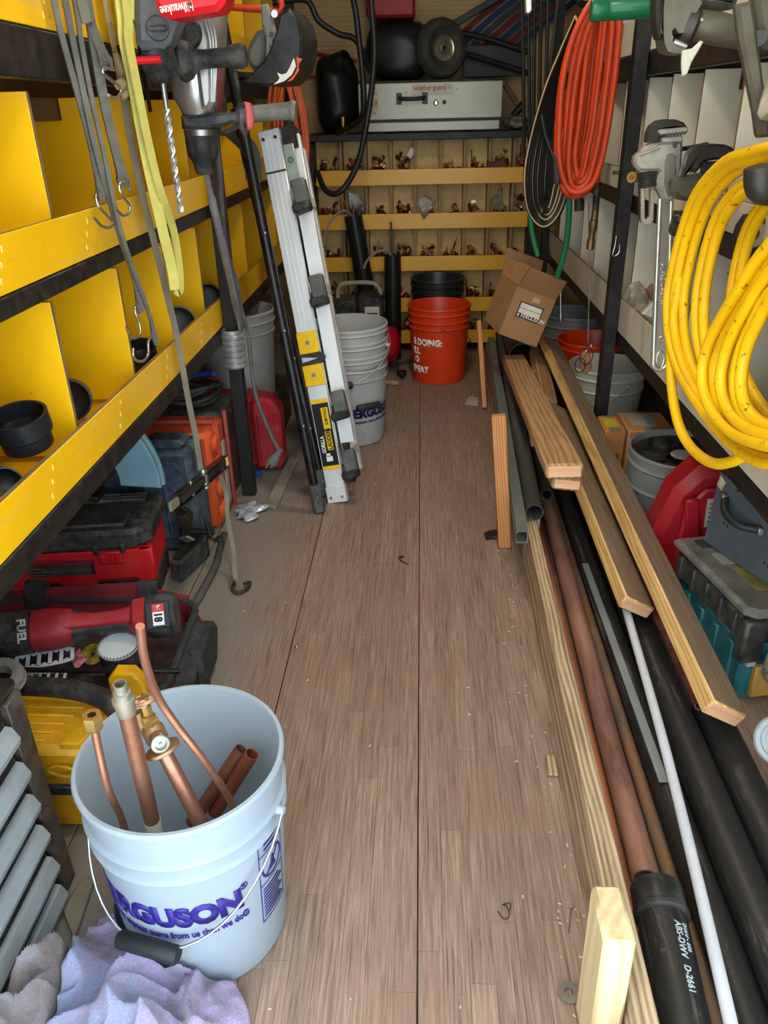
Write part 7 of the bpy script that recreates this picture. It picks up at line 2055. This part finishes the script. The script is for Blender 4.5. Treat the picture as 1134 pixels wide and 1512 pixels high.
part('pin_bar', MB().rings([(0.444,1.620,1.300), (0.467,1.620,1.291)], 0.006, 10), m_alw, UW)
part('collar', MB().rings([(0.460,1.638,1.327), (0.474,1.638,1.323), (0.481,1.638,1.321)], [0.034, 0.036, 0.030], 22), m_irond, UW)
part('bar', MB().rings([(0.475,1.638,1.327), (0.523,1.638,1.319), (0.566,1.638,1.310), (0.603,1.638,1.301)], [0.024, 0.026, 0.024, 0.022], 20), m_iron, UW)
part('worn_patch', MB().prism([(0.472,1.611,1.336),(0.488,1.611,1.333),(0.488,1.611,1.328),(0.472,1.611,1.330)], (0, 0.004, 0), 0.001), plain('pale_worn_patch', (150, 140, 112), 0.5), UW)
part('upper_arm', MB().prism([(0.482,1.665,1.376),(0.535,1.665,1.375),(0.555,1.665,1.364),(0.551,1.665,1.350),(0.527,1.665,1.347),(0.499,1.665,1.350),(0.484,1.665,1.355)], (0, 0.05, 0), 0.012), m_iron, UW)
VW = thing('pipe_wrench', 'big dark wrench handle hanging downward at top of white shelving', 'wrench', (0.555,1.530,1.254))
part('handle', MB().prism([(0.508,1.530,1.344),(0.534,1.530,1.348),(0.549,1.530,1.308),(0.574,1.530,1.235),(0.596,1.530,1.179),(0.602,1.530,1.148),(0.584,1.530,1.147),(0.580,1.530,1.152),(0.568,1.530,1.188),(0.548,1.530,1.236),(0.524,1.530,1.295)], (0, 0.026, 0), 0.006), m_iron, VW)
part('handle_cap', MB().prism([(0.578,1.494,1.242),(0.570,1.494,1.233),(0.564,1.494,1.199),(0.563,1.494,1.185),(0.569,1.494,1.176),(0.581,1.494,1.174),(0.591,1.494,1.177)], (0, 0.03, 0), 0.012), m_alw, VW)
part('head', MB().prism([(0.540,1.548,1.361),(0.579,1.548,1.360),(0.596,1.548,1.280),(0.573,1.548,1.280),(0.564,1.548,1.286),(0.553,1.548,1.314),(0.543,1.548,1.342)], (0, 0.04, 0), 0.010), m_iron, VW)
part('bore', MB().cyl((0.556,1.521,1.296), (0.560,1.530,1.296), 0.012, seg=18), m_irond, VW)
GT = thing('pipe_reamer', 'green plastic tool handle sticking out at top beside black post', 'tool handle', (0.421,1.950,1.386))
part('grip', MB().rings([(0.355,1.950,1.381), (0.360,1.950,1.381), (0.387,1.950,1.382), (0.390,1.950,1.383), (0.394,1.950,1.383), (0.477,1.950,1.387), (0.502,1.950,1.389)], [0.019, 0.0215, 0.021, 0.019, 0.022, 0.024, 0.020], 22), plain('dark_green_plastic', (22, 96, 58), 0.3, var=0.08), GT)
part('ferrule', MB().rings([(0.499,1.950,1.389), (0.537,1.950,1.392)], [0.012, 0.012], 12), m_iron, GT)
solo('cable_tie_tail', MB().prism([(0.449,1.580,1.284),(0.466,1.580,1.287),(0.478,1.580,1.298),(0.483,1.580,1.296),(0.481,1.580,1.291),(0.468,1.580,1.266),(0.463,1.580,1.248),(0.455,1.580,1.245),(0.451,1.580,1.263)], (0, 0.008, 0), 0.002), plain('milky_plastic', (186, 180, 158), 0.35), 'milky plastic wedge hanging under dark ratchet tool', 'plastic')

# ---------------------------------------------------------------- yellow hose
m_yh = plain('yellow_rubber_hose', (238, 184, 10), 0.42, var=0.06, scale=7, spots=((112, 82, 20), 60, 0.63))
def guide(o, i, t):
    return [Vector(a).lerp(Vector(b), t) for a, b in zip(o, i)]
bO = [(0.548,1.275,1.147),(0.548,1.395,1.131),(0.548,1.517,1.110),(0.548,1.636,1.052),(0.548,1.692,0.981),(0.548,1.721,0.903),(0.548,1.728,0.831),(0.548,1.683,0.762),(0.548,1.592,0.715),(0.548,1.467,0.692),(0.548,1.330,0.681),(0.548,1.215,0.687),(0.548,1.101,0.717),(0.548,0.995,0.807),(0.548,1.040,0.967),(0.548,1.157,1.103)]
bI = [(0.580,1.307,1.062),(0.580,1.423,1.053),(0.580,1.467,1.034),(0.580,1.500,0.998),(0.580,1.514,0.961),(0.580,1.517,0.912),(0.580,1.507,0.864),(0.580,1.484,0.813),(0.580,1.442,0.773),(0.580,1.383,0.746),(0.580,1.304,0.728),(0.580,1.239,0.728),(0.580,1.171,0.749),(0.580,1.097,0.829),(0.580,1.127,0.947),(0.580,1.214,1.035)]
fO = [(0.506,1.064,1.119),(0.506,1.116,1.072),(0.506,1.208,1.005),(0.506,1.259,0.951),(0.506,1.310,0.897),(0.506,1.354,0.841),(0.506,1.369,0.788),(0.506,1.342,0.750),(0.506,1.276,0.731),(0.506,1.183,0.733),(0.506,1.080,0.757),(0.506,0.991,0.789),(0.506,0.908,0.850),(0.506,0.906,0.942),(0.506,0.949,1.041),(0.506,1.015,1.107)]
fI = [(0.520,1.046,1.041),(0.520,1.099,0.995),(0.520,1.172,0.942),(0.520,1.201,0.901),(0.520,1.219,0.863),(0.520,1.222,0.827),(0.520,1.212,0.800),(0.520,1.188,0.781),(0.520,1.152,0.774),(0.520,1.102,0.778),(0.520,1.048,0.792),(0.520,0.995,0.813),(0.520,0.952,0.860),(0.520,0.953,0.929),(0.520,0.976,0.997),(0.520,1.017,1.037)]
YH = thing('air_hose', 'thick coil of dirty yellow rubber hose hanging on white shelving', 'hose', (0.560,1.449,0.738))
yl_ = random.Random(4)
ys = []
for k in range(9):
    t_ = min(1, max(0, k / 8.0 + yl_.uniform(-0.05, 0.05)))
    off = Vector((yl_.uniform(-0.022, 0.022), 0, 0))
    ys += [p + off for p in guide(bO, bI, t_)]
for k in range(7):
    t_ = min(1, max(0, k / 6.0 + yl_.uniform(-0.05, 0.05)))
    off = Vector((yl_.uniform(-0.016, 0.016), 0, 0))
    ys += [p + off for p in guide(fO, fI, t_)]
part('hose_coil', MB().rings(smooth_path(ys, 4), 0.0100, 12), m_yh, YH)
part('hose_tail', MB().tube([(0.550,1.731,0.956), (0.540,1.698,0.865), (0.535,1.681,0.770), (0.530,1.624,0.683), (0.530,1.547,0.620), (0.530,1.447,0.601), (0.530,1.327,0.619), (0.535,1.248,0.658), (0.540,1.214,0.692), (0.550,1.220,0.709)], 0.0100, 12), m_yh, YH, 'lowest loose loop')
solo('hose_hanger', MB().tube([(0.652, 1.25, 1.13), (0.60, 1.25, 1.12), (0.54, 1.25, 1.10), (0.50, 1.25, 1.09), (0.49, 1.25, 1.12)], 0.024, 14), m_irond, 'thick dark bracket the yellow hose hangs over', 'bracket')

# ---------------------------------------------------------------- orange hose
m_oh = plain('orange_rubber_hose', (182, 54, 12), 0.42, var=0.12, dust=0.15, dustcol=(140, 62, 30))
OH = thing('air_hose', 'tall coil of orange hose hanging beside black post of white shelving', 'hose', (0.487,2.560,0.971))
oL = [(0.499,2.560,1.483),(0.454,2.560,1.440),(0.417,2.560,1.365),(0.398,2.560,1.269),(0.397,2.560,1.165),(0.404,2.560,1.066),(0.429,2.560,0.991),(0.464,2.560,0.962)]
oR = [(0.458,2.530,0.964),(0.505,2.530,0.982),(0.530,2.530,1.041),(0.541,2.530,1.127),(0.547,2.530,1.231),(0.548,2.530,1.330),(0.538,2.530,1.420),(0.494,2.530,1.480)]
iL = [(0.503,2.600,1.478),(0.497,2.600,1.427),(0.491,2.600,1.339),(0.491,2.600,1.233),(0.487,2.600,1.136),(0.478,2.600,1.060),(0.481,2.600,1.023),(0.486,2.600,1.011)]
iR = [(0.479,2.560,1.014),(0.481,2.560,1.033),(0.485,2.560,1.081),(0.494,2.560,1.152),(0.497,2.560,1.249),(0.501,2.560,1.346),(0.502,2.560,1.427),(0.495,2.560,1.474)]
ro2 = random.Random(8)
pts = []
for k in range(8):
    t_ = k / 7.0
    a_ = guide(oL, iL, min(1, max(0, t_ + ro2.uniform(-0.05, 0.05))))
    c_ = guide(oR, iR, min(1, max(0, t_ + ro2.uniform(-0.18, 0.18))))
    off = Vector((0, ro2.uniform(-0.05, 0.05), ro2.uniform(-0.015, 0.015)))
    pts += [p + off for p in a_[:-1]] + [p + off * 0.6 for p in c_[:-1]]
part('hose_coil', MB().rings(smooth_path(pts, 4), 0.0088, 10), m_oh, OH)
part('hose_end', MB().rings([(0.394,2.540,1.165), (0.398,2.540,1.080)], 0.0088, 10), m_oh, OH)
part('black_sleeve', MB().rings([(0.398,2.540,1.080), (0.401,2.540,1.058), (0.407,2.540,0.998)], [0.0105, 0.0105, 0.0095], 12), m_rubber, OH)
part('hose_end', MB().rings([(0.535,2.600,1.052), (0.537,2.600,0.991)], 0.0088, 10), m_oh, OH)
part('black_sleeve', MB().rings([(0.537,2.600,0.995), (0.539,2.600,0.918)], [0.0105, 0.0095], 12), m_rubber, OH)
part('coupling', MB().lathe([(0.007, 0), (0.010, 0.002), (0.010, 0.03), (0.013, 0.032), (0.013, 0.06), (0.010, 0.065), (0.010, 0.085), (0.013, 0.09), (0.012, 0.118), (0.007, 0.12)], (0.539,2.600,0.919), (-0.05, -0.02, -1), 16), copper_mat('tarnished_coupling', (130, 100, 60), 0.4, (70, 60, 44), 0.7, 20), OH, 'tarnished coupling')
part('end_cap', MB().rings([(0.486,2.620,0.967), (0.490,2.620,0.944), (0.493,2.620,0.914)], [0.010, 0.015, 0.014], 16), m_rubber, OH)
solo('hose_hanger', MB().tube([(0.602, 2.645, 1.56), (0.58, 2.60, 1.555), (0.55, 2.55, 1.548), (0.545, 2.53, 1.575)], 0.010, 10), m_black, 'black peg carrying the orange hose', 'hook')

# black hoses with tan stripes
m_tan = plain('tan_stripe', (176, 148, 96), 0.5)
BH = thing('welding_hose', 'coil of slim black hoses with tan stripes hanging beside orange hose', 'hose', (0.433,2.900,0.837))
bL = [(0.483,2.900,1.455),(0.440,2.900,1.354),(0.404,2.900,1.260),(0.373,2.900,1.142),(0.354,2.900,1.018),(0.365,2.900,0.911),(0.396,2.900,0.853),(0.435,2.900,0.835)]
bR = [(0.431,2.870,0.838),(0.470,2.870,0.873),(0.495,2.870,0.954),(0.502,2.870,1.079),(0.505,2.870,1.199),(0.503,2.870,1.313),(0.499,2.870,1.406),(0.478,2.870,1.453)]
cL = [(0.494,2.950,1.430),(0.471,2.950,1.337),(0.453,2.950,1.240),(0.435,2.950,1.119),(0.429,2.950,1.014),(0.430,2.950,0.938),(0.437,2.950,0.905),(0.448,2.950,0.891)]
cR = [(0.440,2.900,0.896),(0.448,2.900,0.914),(0.457,2.900,0.974),(0.467,2.900,1.079),(0.479,2.900,1.199),(0.487,2.900,1.315),(0.489,2.900,1.390),(0.485,2.900,1.426)]
for k in range(9):
    t_ = k / 8.0
    a_ = guide(bL, cL, t_); c_ = guide(bR, cR, t_)
    P_ = smooth_path([p for p in a_[:-1]] + [p for p in c_[:-1]] + [a_[0]], 5)
    hl = part('hose_loop', MB().rings(P_, 0.0075, 8), m_hoseb, BH)
    if k in (0, 3, 5, 8):
        part('tan_stripe', MB().rings([p + Vector((-0.003, -0.0062, 0)) for p in P_], 0.0026, 6), m_tan, hl)
part('hose_end', MB().tube([(0.389,2.840,1.182), (0.403,2.820,1.123), (0.441,2.800,1.043), (0.487,2.780,0.978)], 0.007, 8), m_hoseb, BH)
part('end_fitting', MB().rings([(0.472,2.780,0.995), (0.492,2.780,0.972)], 0.009, 12), m_brass, BH)
solo('hose_hanger', MB().tube([(0.645, 3.0, 1.50), (0.58, 2.95, 1.49), (0.50, 2.92, 1.49), (0.495, 2.91, 1.51)], 0.010, 10), m_black, 'black peg carrying the striped black hoses', 'hook')
m_green = plain('green_hose', (30, 116, 70), 0.45, var=0.08)
solo('green_hose', MB().tube([(0.500,2.860,0.955), (0.509,2.880,0.867), (0.511,2.900,0.775), (0.501,2.920,0.697), (0.493,2.940,0.651)], 0.0105, 12), m_green, 'thicker green hose end hanging below orange hose', 'hose')
solo('green_hose', MB().tube([(0.386,3.050,1.009), (0.397,3.050,0.873), (0.410,3.050,0.790), (0.435,3.050,0.711)], 0.0095, 12), m_green, 'thinner green hose end hanging below striped hoses', 'hose')
solo('thin_black_lead', MB().tube([(0.46, 3.1, 1.62), (0.432,3.100,1.072), (0.453,3.100,0.843), (0.468,3.100,0.771), (0.489,3.100,0.687)], 0.006, 8), m_hoseb, 'thin black lead hanging between the two green hoses', 'lead')
solo('hanging_cable', MB().tube([(0.351,3.300,1.604), (0.367,3.300,1.421), (0.394,3.300,1.041)], 0.007, 8), m_hoseb, 'first straight dark cable from the bin rack, hanging at top behind black hoses', 'cable', group='dark cables at the far corner')
solo('hanging_cable', MB().tube([(0.375,3.300,1.604), (0.389,3.300,1.420), (0.413,3.300,1.076)], 0.007, 8), m_hoseb, 'second straight dark cable from the bin rack, hanging at top behind black hoses', 'cable', group='dark cables at the far corner')
solo('hanging_cable', MB().tube([(0.398,3.300,1.603), (0.408,3.300,1.420), (0.424,3.300,1.134)], 0.007, 8), m_hoseb, 'third straight dark cable from the bin rack, hanging at top behind black hoses', 'cable', group='dark cables at the far corner')
solo('hanging_cable', MB().tube([(0.422,3.300,1.602), (0.430,3.300,1.419), (0.441,3.300,1.190)], 0.007, 8), m_hoseb, 'fourth straight dark cable from the bin rack, hanging at top behind black hoses', 'cable', group='dark cables at the far corner')
solo('hanging_cable', MB().tube([(0.445,3.300,1.602), (0.454,3.300,1.418), (0.462,3.300,1.246)], 0.007, 8), m_hoseb, 'fifth straight dark cable from the bin rack, hanging at top behind black hoses', 'cable', group='dark cables at the far corner')

solo('cable_anchor', MB().bb(0.42, 0.66, 3.28, 3.33, 1.615, 1.66, 0.003), m_black, 'black bar the straight dark cables hang from', 'bar')
solo('wall_clamp', MB().prism([(0.352,3.200,1.553),(0.377,3.200,1.553),(0.381,3.200,1.502),(0.370,3.200,1.490),(0.358,3.200,1.494)], (0, 0.03, 0), 0.004), m_alw, 'small bright clamp at top beside the dark cables', 'clamp')

# ---------------------------------------------------------------- small things on the white shelving
poly_bag('crumpled clear bag of parts on lower white rail beside post', [(0.586,2.340,0.703),(0.601,2.340,0.741),(0.627,2.340,0.746),(0.656,2.340,0.721),(0.665,2.340,0.690),(0.652,2.340,0.670),(0.621,2.340,0.673)], 5)
solo('cork_block', MB().prism([(0.638,2.280,0.737),(0.650,2.280,0.752),(0.673,2.280,0.748),(0.677,2.280,0.714),(0.652,2.280,0.707)], (0, 0.03, 0), 0.004), plain('brown_cork', (128, 88, 56), 0.8), 'small brown block beside clear bag on lower white rail', 'block')
solo('white_packet', MB().prism([(0.615,2.220,0.684),(0.646,2.220,0.719),(0.661,2.220,0.719),(0.667,2.220,0.670),(0.631,2.220,0.677)], (0, 0.02, 0), 0.003), plain('pale_packet', (186, 182, 166), 0.5), 'pale plastic packet lying on lower white rail behind wrench handle', 'packet')
t = thing('hanging_tag', 'wooden cork block with wire ring hung by string before white bucket', 'tag', (0.578,2.720,0.411))
part('string', MB().rings([(0.540,2.720,0.925), (0.569,2.720,0.646), (0.582,2.720,0.471)], 0.0018, 6), plain('grey_string', (128, 122, 104), 0.8), t)
part('cork', MB().prism([(0.556,2.720,0.416),(0.571,2.720,0.438),(0.593,2.720,0.430),(0.602,2.720,0.379),(0.588,2.720,0.359),(0.568,2.720,0.367)], (0, 0.03, 0), 0.004), plain('cork_brown', (150, 104, 66), 0.7, var=0.2, scale=40), t)
part('wire_ring', MB().rings([Vector((0.577,2.700,0.427)) + Vector((0.022 * math.cos(a), 0, 0.030 * math.sin(a))) for a in [2 * math.pi * i / 24 for i in range(25)]], 0.0018, 6, cap=False), m_black, t)
part('wire_ring', MB().rings([Vector((0.559,2.700,0.393)) + Vector((0.018 * math.cos(a), 0.004, 0.026 * math.sin(a))) for a in [2 * math.pi * i / 24 for i in range(25)]], 0.0018, 6, cap=False), m_black, t)
part('wire_hook', MB().tube([(0.581,2.720,0.474), (0.595,2.720,0.457), (0.578,2.710,0.443), (0.565,2.710,0.429)], 0.002, 6), m_hook, t)
solo('string_peg', MB().cyl((0.615, 2.76, 1.012), (0.656, 2.76, 1.012), 0.006, seg=10), m_hook, 'little peg on white middle rail holding the cork string', 'peg')
solo('wire_hook', MB().tube([(0.612,2.600,0.840), (0.611,2.600,0.812), (0.607,2.600,0.785), (0.614,2.600,0.779), (0.626,2.600,0.791), (0.625,2.600,0.816)], 0.0022, 8), m_hook, 'open wire hook hanging on black post of white shelving', 'hook')
solo('steel_rod', MB().rings([(0.551,3.200,0.597), (0.564,3.200,0.463), (0.565,3.200,0.447), (0.567,3.200,0.430)], [0.006, 0.006, 0.011, 0.009], 12), m_steel, 'thin steel rod with round tip hanging behind the cardboard box', 'rod')

# ---------------------------------------------------------------- on the floor under the white shelving
def carton(label, x0, x1, y0, y1, z0, z1, col, nm):
    t = thing('carton', label, 'box', ((x0 + x1) / 2, (y0 + y1) / 2, z0))
    part('carton_body', MB().bb(x0, x1, y0, y1, z0, z1, 0.004), plain(nm, col, 0.75, var=0.06, bump=0.05), t)
    part('tape', MB().bb((x0 + x1) / 2 - 0.02, (x0 + x1) / 2 + 0.02, y0 - 0.001, y1, z1 - 0.002, z1 + 0.001), plain('dull_tape', (128, 116, 98), 0.4), t)
    part('side_print', MB().bb(x1 - 0.055, x1 - 0.015, y0 - 0.0008, y0, (z0 + z1) / 2 - 0.01, (z0 + z1) / 2 + 0.012), plain('faded_brown_print', (112, 76, 50), 0.7), t)
    return t
ct = carton('brown carton under white shelf behind grey bucket', 0.680, 0.83, 2.42, 2.60, 0.0, 0.255, (172, 124, 72), 'brown_carton')
part('paper_slip', MB().bb(0.70, 0.78, 2.46, 2.57, 0.256, 0.259), plain('grey_slip', (150, 146, 132), 0.6), ct)
ct2 = carton('smaller orange brown carton with yellow slip beside the brown one', 0.608, 0.676, 2.44, 2.58, 0.06, 0.250, (180, 122, 70), 'orange_brown_carton')
part('paper_slip', MB().bb(0.615, 0.66, 2.47, 2.55, 0.251, 0.254), plain('yellow_slip', (190, 164, 50), 0.6), ct2)
solo('riser_block', MB().bb(0.612, 0.67, 2.45, 2.57, 0.0, 0.059, 0.003), g_kerb, 'wood riser under the orange brown carton', 'block')
t = thing('carton', 'small dark topped white box behind grey bucket, open flap beside it', 'box', (0.86, 2.48, 0.0))
part('carton_body', MB().bb(0.842, 0.91, 2.40, 2.52, 0.0, 0.24, 0.003), plain('white_carton', (190, 188, 178), 0.6), t)
part('carton_top', MB().bb(0.839, 0.913, 2.398, 2.522, 0.241, 0.262, 0.003), plain('dark_carton_lid', (50, 46, 42), 0.6), t)
solo('carton_flap', MB().prism([(0.925, 2.36, 0.02), (1.01, 2.36, 0.02), (1.005, 2.38, 0.22), (0.935, 2.38, 0.21)], (0, 0.012, 0), 0.002), m_card, 'loose brown cardboard flap behind grey bucket', 'cardboard')
solo('pvc_fitting', MB().lathe([(0.010, 0), (0.017, 0), (0.017, 0.03), (0.013, 0.032), (0.013, 0.07), (0.0, 0.07)], (0.86, 2.44, 0.281), (0.35, -0.9, 0.1), 20), plain('pale_pvc', (180, 176, 162), 0.5), 'small pale pipe fitting lying on dark box lid', 'fitting')

RT = thing('tool_case', 'red plastic tool case with paper label between grey bucket and dark case', 'case', M=Matrix.Translation((-0.034, 0.10, 0)) @ Matrix.Diagonal((1, 1, 1.16, 1)))
m_redb = plain('deep_red_plastic', (148, 20, 30), 0.38, var=0.08, dust=0.15, dustcol=(130, 60, 56))
part('case_shell', MB().prism([(0.665, 1.80, 0.0), (0.92, 1.80, 0.0), (0.92, 1.80, 0.30), (0.86, 1.80, 0.335), (0.745, 1.80, 0.325), (0.69, 1.80, 0.27), (0.655, 1.80, 0.17)], (0, 0.12, 0), 0.024), m_redb, RT, world=False)
part('front_panel', MB().prism([(0.70, 1.722, 0.05), (0.90, 1.722, 0.05), (0.90, 1.722, 0.26), (0.84, 1.722, 0.29), (0.755, 1.722, 0.285), (0.715, 1.722, 0.24)], (0, 0.016, 0), 0.006), m_redb, RT, world=False)
part('latch_bar', MB().beam((0.722, 1.712, 0.265), (0.755, 1.705, 0.10), 0.034, 0.014, 0.004, up=(0, -1, 0)), m_redb, RT, world=False)
part('top_knob', MB().rings([(0.805, 1.80, 0.33), (0.805, 1.80, 0.345), (0.805, 1.80, 0.375), (0.805, 1.80, 0.385)], [0.026, 0.026, 0.017, 0.012], 18), m_redb, RT, world=False)
lbp = part('paper_label', MB().prism([(0.765, 1.711, 0.195), (0.845, 1.711, 0.205), (0.85, 1.711, 0.245), (0.835, 1.711, 0.268), (0.762, 1.711, 0.265)], (0, 0.002, 0)), plain('label_dirty_white', (176, 164, 144), 0.6), RT, 'dirty white label', world=False)
for k in range(5):
    part('label_line', MB().bb(0.77, 0.835 - 0.008 * (k % 2), 1.7085, 1.7095, 0.208 + k * 0.011, 0.212 + k * 0.011), plain('label_grey_ink', (96, 80, 76), 0.6), lbp, world=False)
part('dark_port', MB().lathe([(0, 0), (0.036, 0), (0.036, 0.01), (0.03, 0.012), (0, 0.008)], (0.872, 1.714, 0.16), (0, -1, 0), 24), m_rubber, RT, 'dark round port', world=False)

TL_ = thing('storage_case', 'teal plastic case with yellow front under dark lidded case', 'case', (0.78, 1.4, 0))
m_teal = plain('teal_plastic', (24, 98, 104), 0.45, var=0.12, dust=0.35, dustcol=(110, 128, 124))
ang = math.radians(11)
Mt = Matrix.Translation((0.686, 1.380, 0)) @ Matrix.Rotation(ang, 4, 'Z')
bt1 = MB().bb(0.02, 0.30, 0.02, 0.31, 0.0, 0.155, 0.008).xf(Mt)
part('case_body', bt1, m_teal, TL_)
for k in range(4):
    part('side_rib', MB().bb(0.012, 0.022, 0.05 + k * 0.065, 0.08 + k * 0.065, 0.02, 0.14, 0.003).xf(Mt), m_teal, TL_)
part('front_block', MB().bb(0.05, 0.30, 0.004, 0.022, 0.015, 0.10, 0.004).xf(Mt), plain('dirty_yellow_plastic', (176, 132, 44), 0.5, var=0.12, dust=0.3), TL_, 'yellow front block')
part('front_latch', MB().bb(0.06, 0.09, -0.006, 0.006, 0.09, 0.14, 0.003).xf(Mt), m_teal, TL_)
part('paper_slip', MB().bb(0.030, 0.050, 0.012, 0.019, 0.10, 0.148).xf(Mt), plain('pale_slip', (186, 182, 170), 0.6), TL_)

DC = thing('tool_case', 'dusty dark lidded case lying on teal case under white shelf', 'case', (0.78, 1.4, 0.157))
m_lidc = plain('dusty_smoky_lid', (92, 90, 82), 0.4, var=0.15, scale=8, dust=0.55, dustcol=(140, 134, 118))
m_dkc = plain('dark_case_plastic', (40, 40, 38), 0.45, var=0.2, dust=0.45, dustcol=(104, 100, 90))
part('case_body', MB().bb(0.006, 0.33, 0.006, 0.325, 0.158, 0.228, 0.010).xf(Mt), m_dkc, DC)
part('case_lid', MB().prism([(0.022, 0.0, 0.242), (0.33, 0.0, 0.242), (0.34, 0.01, 0.242), (0.34, 0.33, 0.242), (0.0, 0.33, 0.242), (0.0, 0.022, 0.242)], (0, 0, 0.026), 0.008).xf(Mt), m_lidc, DC, 'dusty smoky lid')
part('lid_window', MB().bb(0.035, 0.115, 0.265, 0.305, 0.254, 0.258, 0.002).xf(Mt), m_dkc, DC)
part('lid_label', MB().bb(0.045, 0.12, 0.19, 0.24, 0.2545, 0.2562).xf(Mt), plain('grey_smudge_label', (134, 134, 126), 0.5), DC)
part('lid_label', MB().bb(0.06, 0.16, 0.075, 0.17, 0.2545, 0.2562).xf(Mt), plain('yellowish_label', (132, 120, 60), 0.5, var=0.2), DC)
for k in range(5):
    part('case_rib', MB().bb(-0.002, 0.008, 0.04 + k * 0.06, 0.05 + k * 0.06, 0.165, 0.225, 0.002).xf(Mt), m_dkc, DC)
part('corner_post', MB().bb(-0.002, 0.05, -0.004, 0.03, 0.120, 0.228, 0.006).xf(Mt), m_dkc, DC)

GBX = thing('tool_box', 'blue grey steel tool box with black handle standing on dusty dark case', 'tool box', (0.74, 1.56, 0.257))
m_gb = plain('blue_grey_steel', (82, 90, 96), 0.45, 0.3, var=0.08, dust=0.25, dustcol=(112, 112, 106))
gp = [(0.685, 1.677, 0.262), (0.793, 1.394, 0.262), (0.770, 1.452, 0.405), (0.720, 1.584, 0.437), (0.709, 1.615, 0.424), (0.710, 1.612, 0.439), (0.689, 1.666, 0.448)]
gn = Vector((0.25, 0.095, 0)).normalized()
part('front_sheet', MB().prism(gp, gn * 0.004, 0.0), m_gb, GBX)
part('box_body', MB().prism([(Vector(q) + gn * 0.10 - Vector((0, 0, 0.012 if q[2] > 0.3 else 0))) for q in [(0.689, 1.667, 0.262), (0.790, 1.402, 0.262), (0.768, 1.46, 0.38), (0.700, 1.635, 0.425)]], gn * 0.19, 0.004), m_gb, GBX)
part('corner_sticker', MB().prism([Vector(q) - gn * 0.0028 for q in [(0.690, 1.662, 0.442), (0.697, 1.645, 0.432), (0.694, 1.652, 0.408), (0.688, 1.668, 0.415)]], gn * 0.001), plain('tan_sticker', (170, 160, 130), 0.6, var=0.25, scale=80), GBX, 'small tan sticker')
hdl = [Vector((0.699, 1.639, 0.398)), Vector((0.712, 1.605, 0.384)), Vector((0.728, 1.562, 0.372)), Vector((0.742, 1.525, 0.372))]
hp_ = [hdl[0]] + [p - gn * 0.03 for p in hdl[1:3]] + [hdl[3]]
part('handle', MB().tube(hp_, 0.009, 12), m_gripb, GBX, 'black handle')
for p in (hdl[0], hdl[3]):
    part('handle_mount', MB().box(p - gn * 0.006, (0.014, 0.018, 0.020), 0.003), m_steel, GBX)
for q in ((0.704, 1.628, 0.335), (0.708, 1.617, 0.333), (0.752, 1.50, 0.305), (0.756, 1.49, 0.303)):
    part('rivet_hole', MB().cyl(Vector(q) - gn * 0.0028, Vector(q), 0.003, seg=10), m_black, GBX)

JR = thing('plastic_jar', 'white round plastic jar lid lying on its side at door end of pipes', 'jar', (0.676,1.178,0.100))
jc = Vector((0.672, 1.13, 0.140))
part('jar_lid', MB().lathe([(0, -0.014), (0.040, -0.014), (0.047, -0.010), (0.0475, 0.012), (0.044, 0.016), (0.036, 0.016), (0.034, 0.011), (0, 0.011)], jc, (-0.35, -0.75, 0.55), 40), plain('milky_white_lid', (150, 158, 160), 0.4, var=0.06, dust=0.2), JR)
part('lid_ring', MB().lathe([(0.026, 0.011), (0.026, 0.014), (0.023, 0.014), (0.023, 0.011)], jc, (-0.35, -0.75, 0.55), 36), MATS['milky_white_lid'], JR)
bx = MB()
rbx = random.Random(9)
for k in range(90):
    a = rbx.uniform(0, 6.28); b_ = rbx.uniform(-1, 1)
    dd_ = Vector((math.cos(a) * math.sqrt(1 - b_ * b_), math.sin(a) * math.sqrt(1 - b_ * b_), b_))
    c_ = Vector((0.672, 1.068, 0.110))
    bx.rings([c_ + dd_ * 0.006, c_ + dd_ * 0.030], [0.0016, 0.0009], 4)
BR_ = thing('wire_brush', 'round black wire brush beside white jar lid', 'brush', (0.672, 1.068, 0.076))
part('brush_core', MB().ball((0.672, 1.068, 0.110), 0.012, 14, 8), m_black, BR_)
part('bristles', bx, m_hoseb, BR_, stuff=True)
solo('clear_jar', MB().lathe([(0, 0.0), (0.03, 0.0), (0.033, 0.01), (0.033, 0.085), (0.026, 0.10), (0.024, 0.10), (0.031, 0.084), (0.031, 0.012), (0, 0.006)], (0.748, 1.335, 0.13), (-0.2, -0.5, 0.8), 28), clear_mat('clear_jar_plastic', 0.45), 'clear dusty plastic jar leaning on corner of dark lidded case', 'jar')
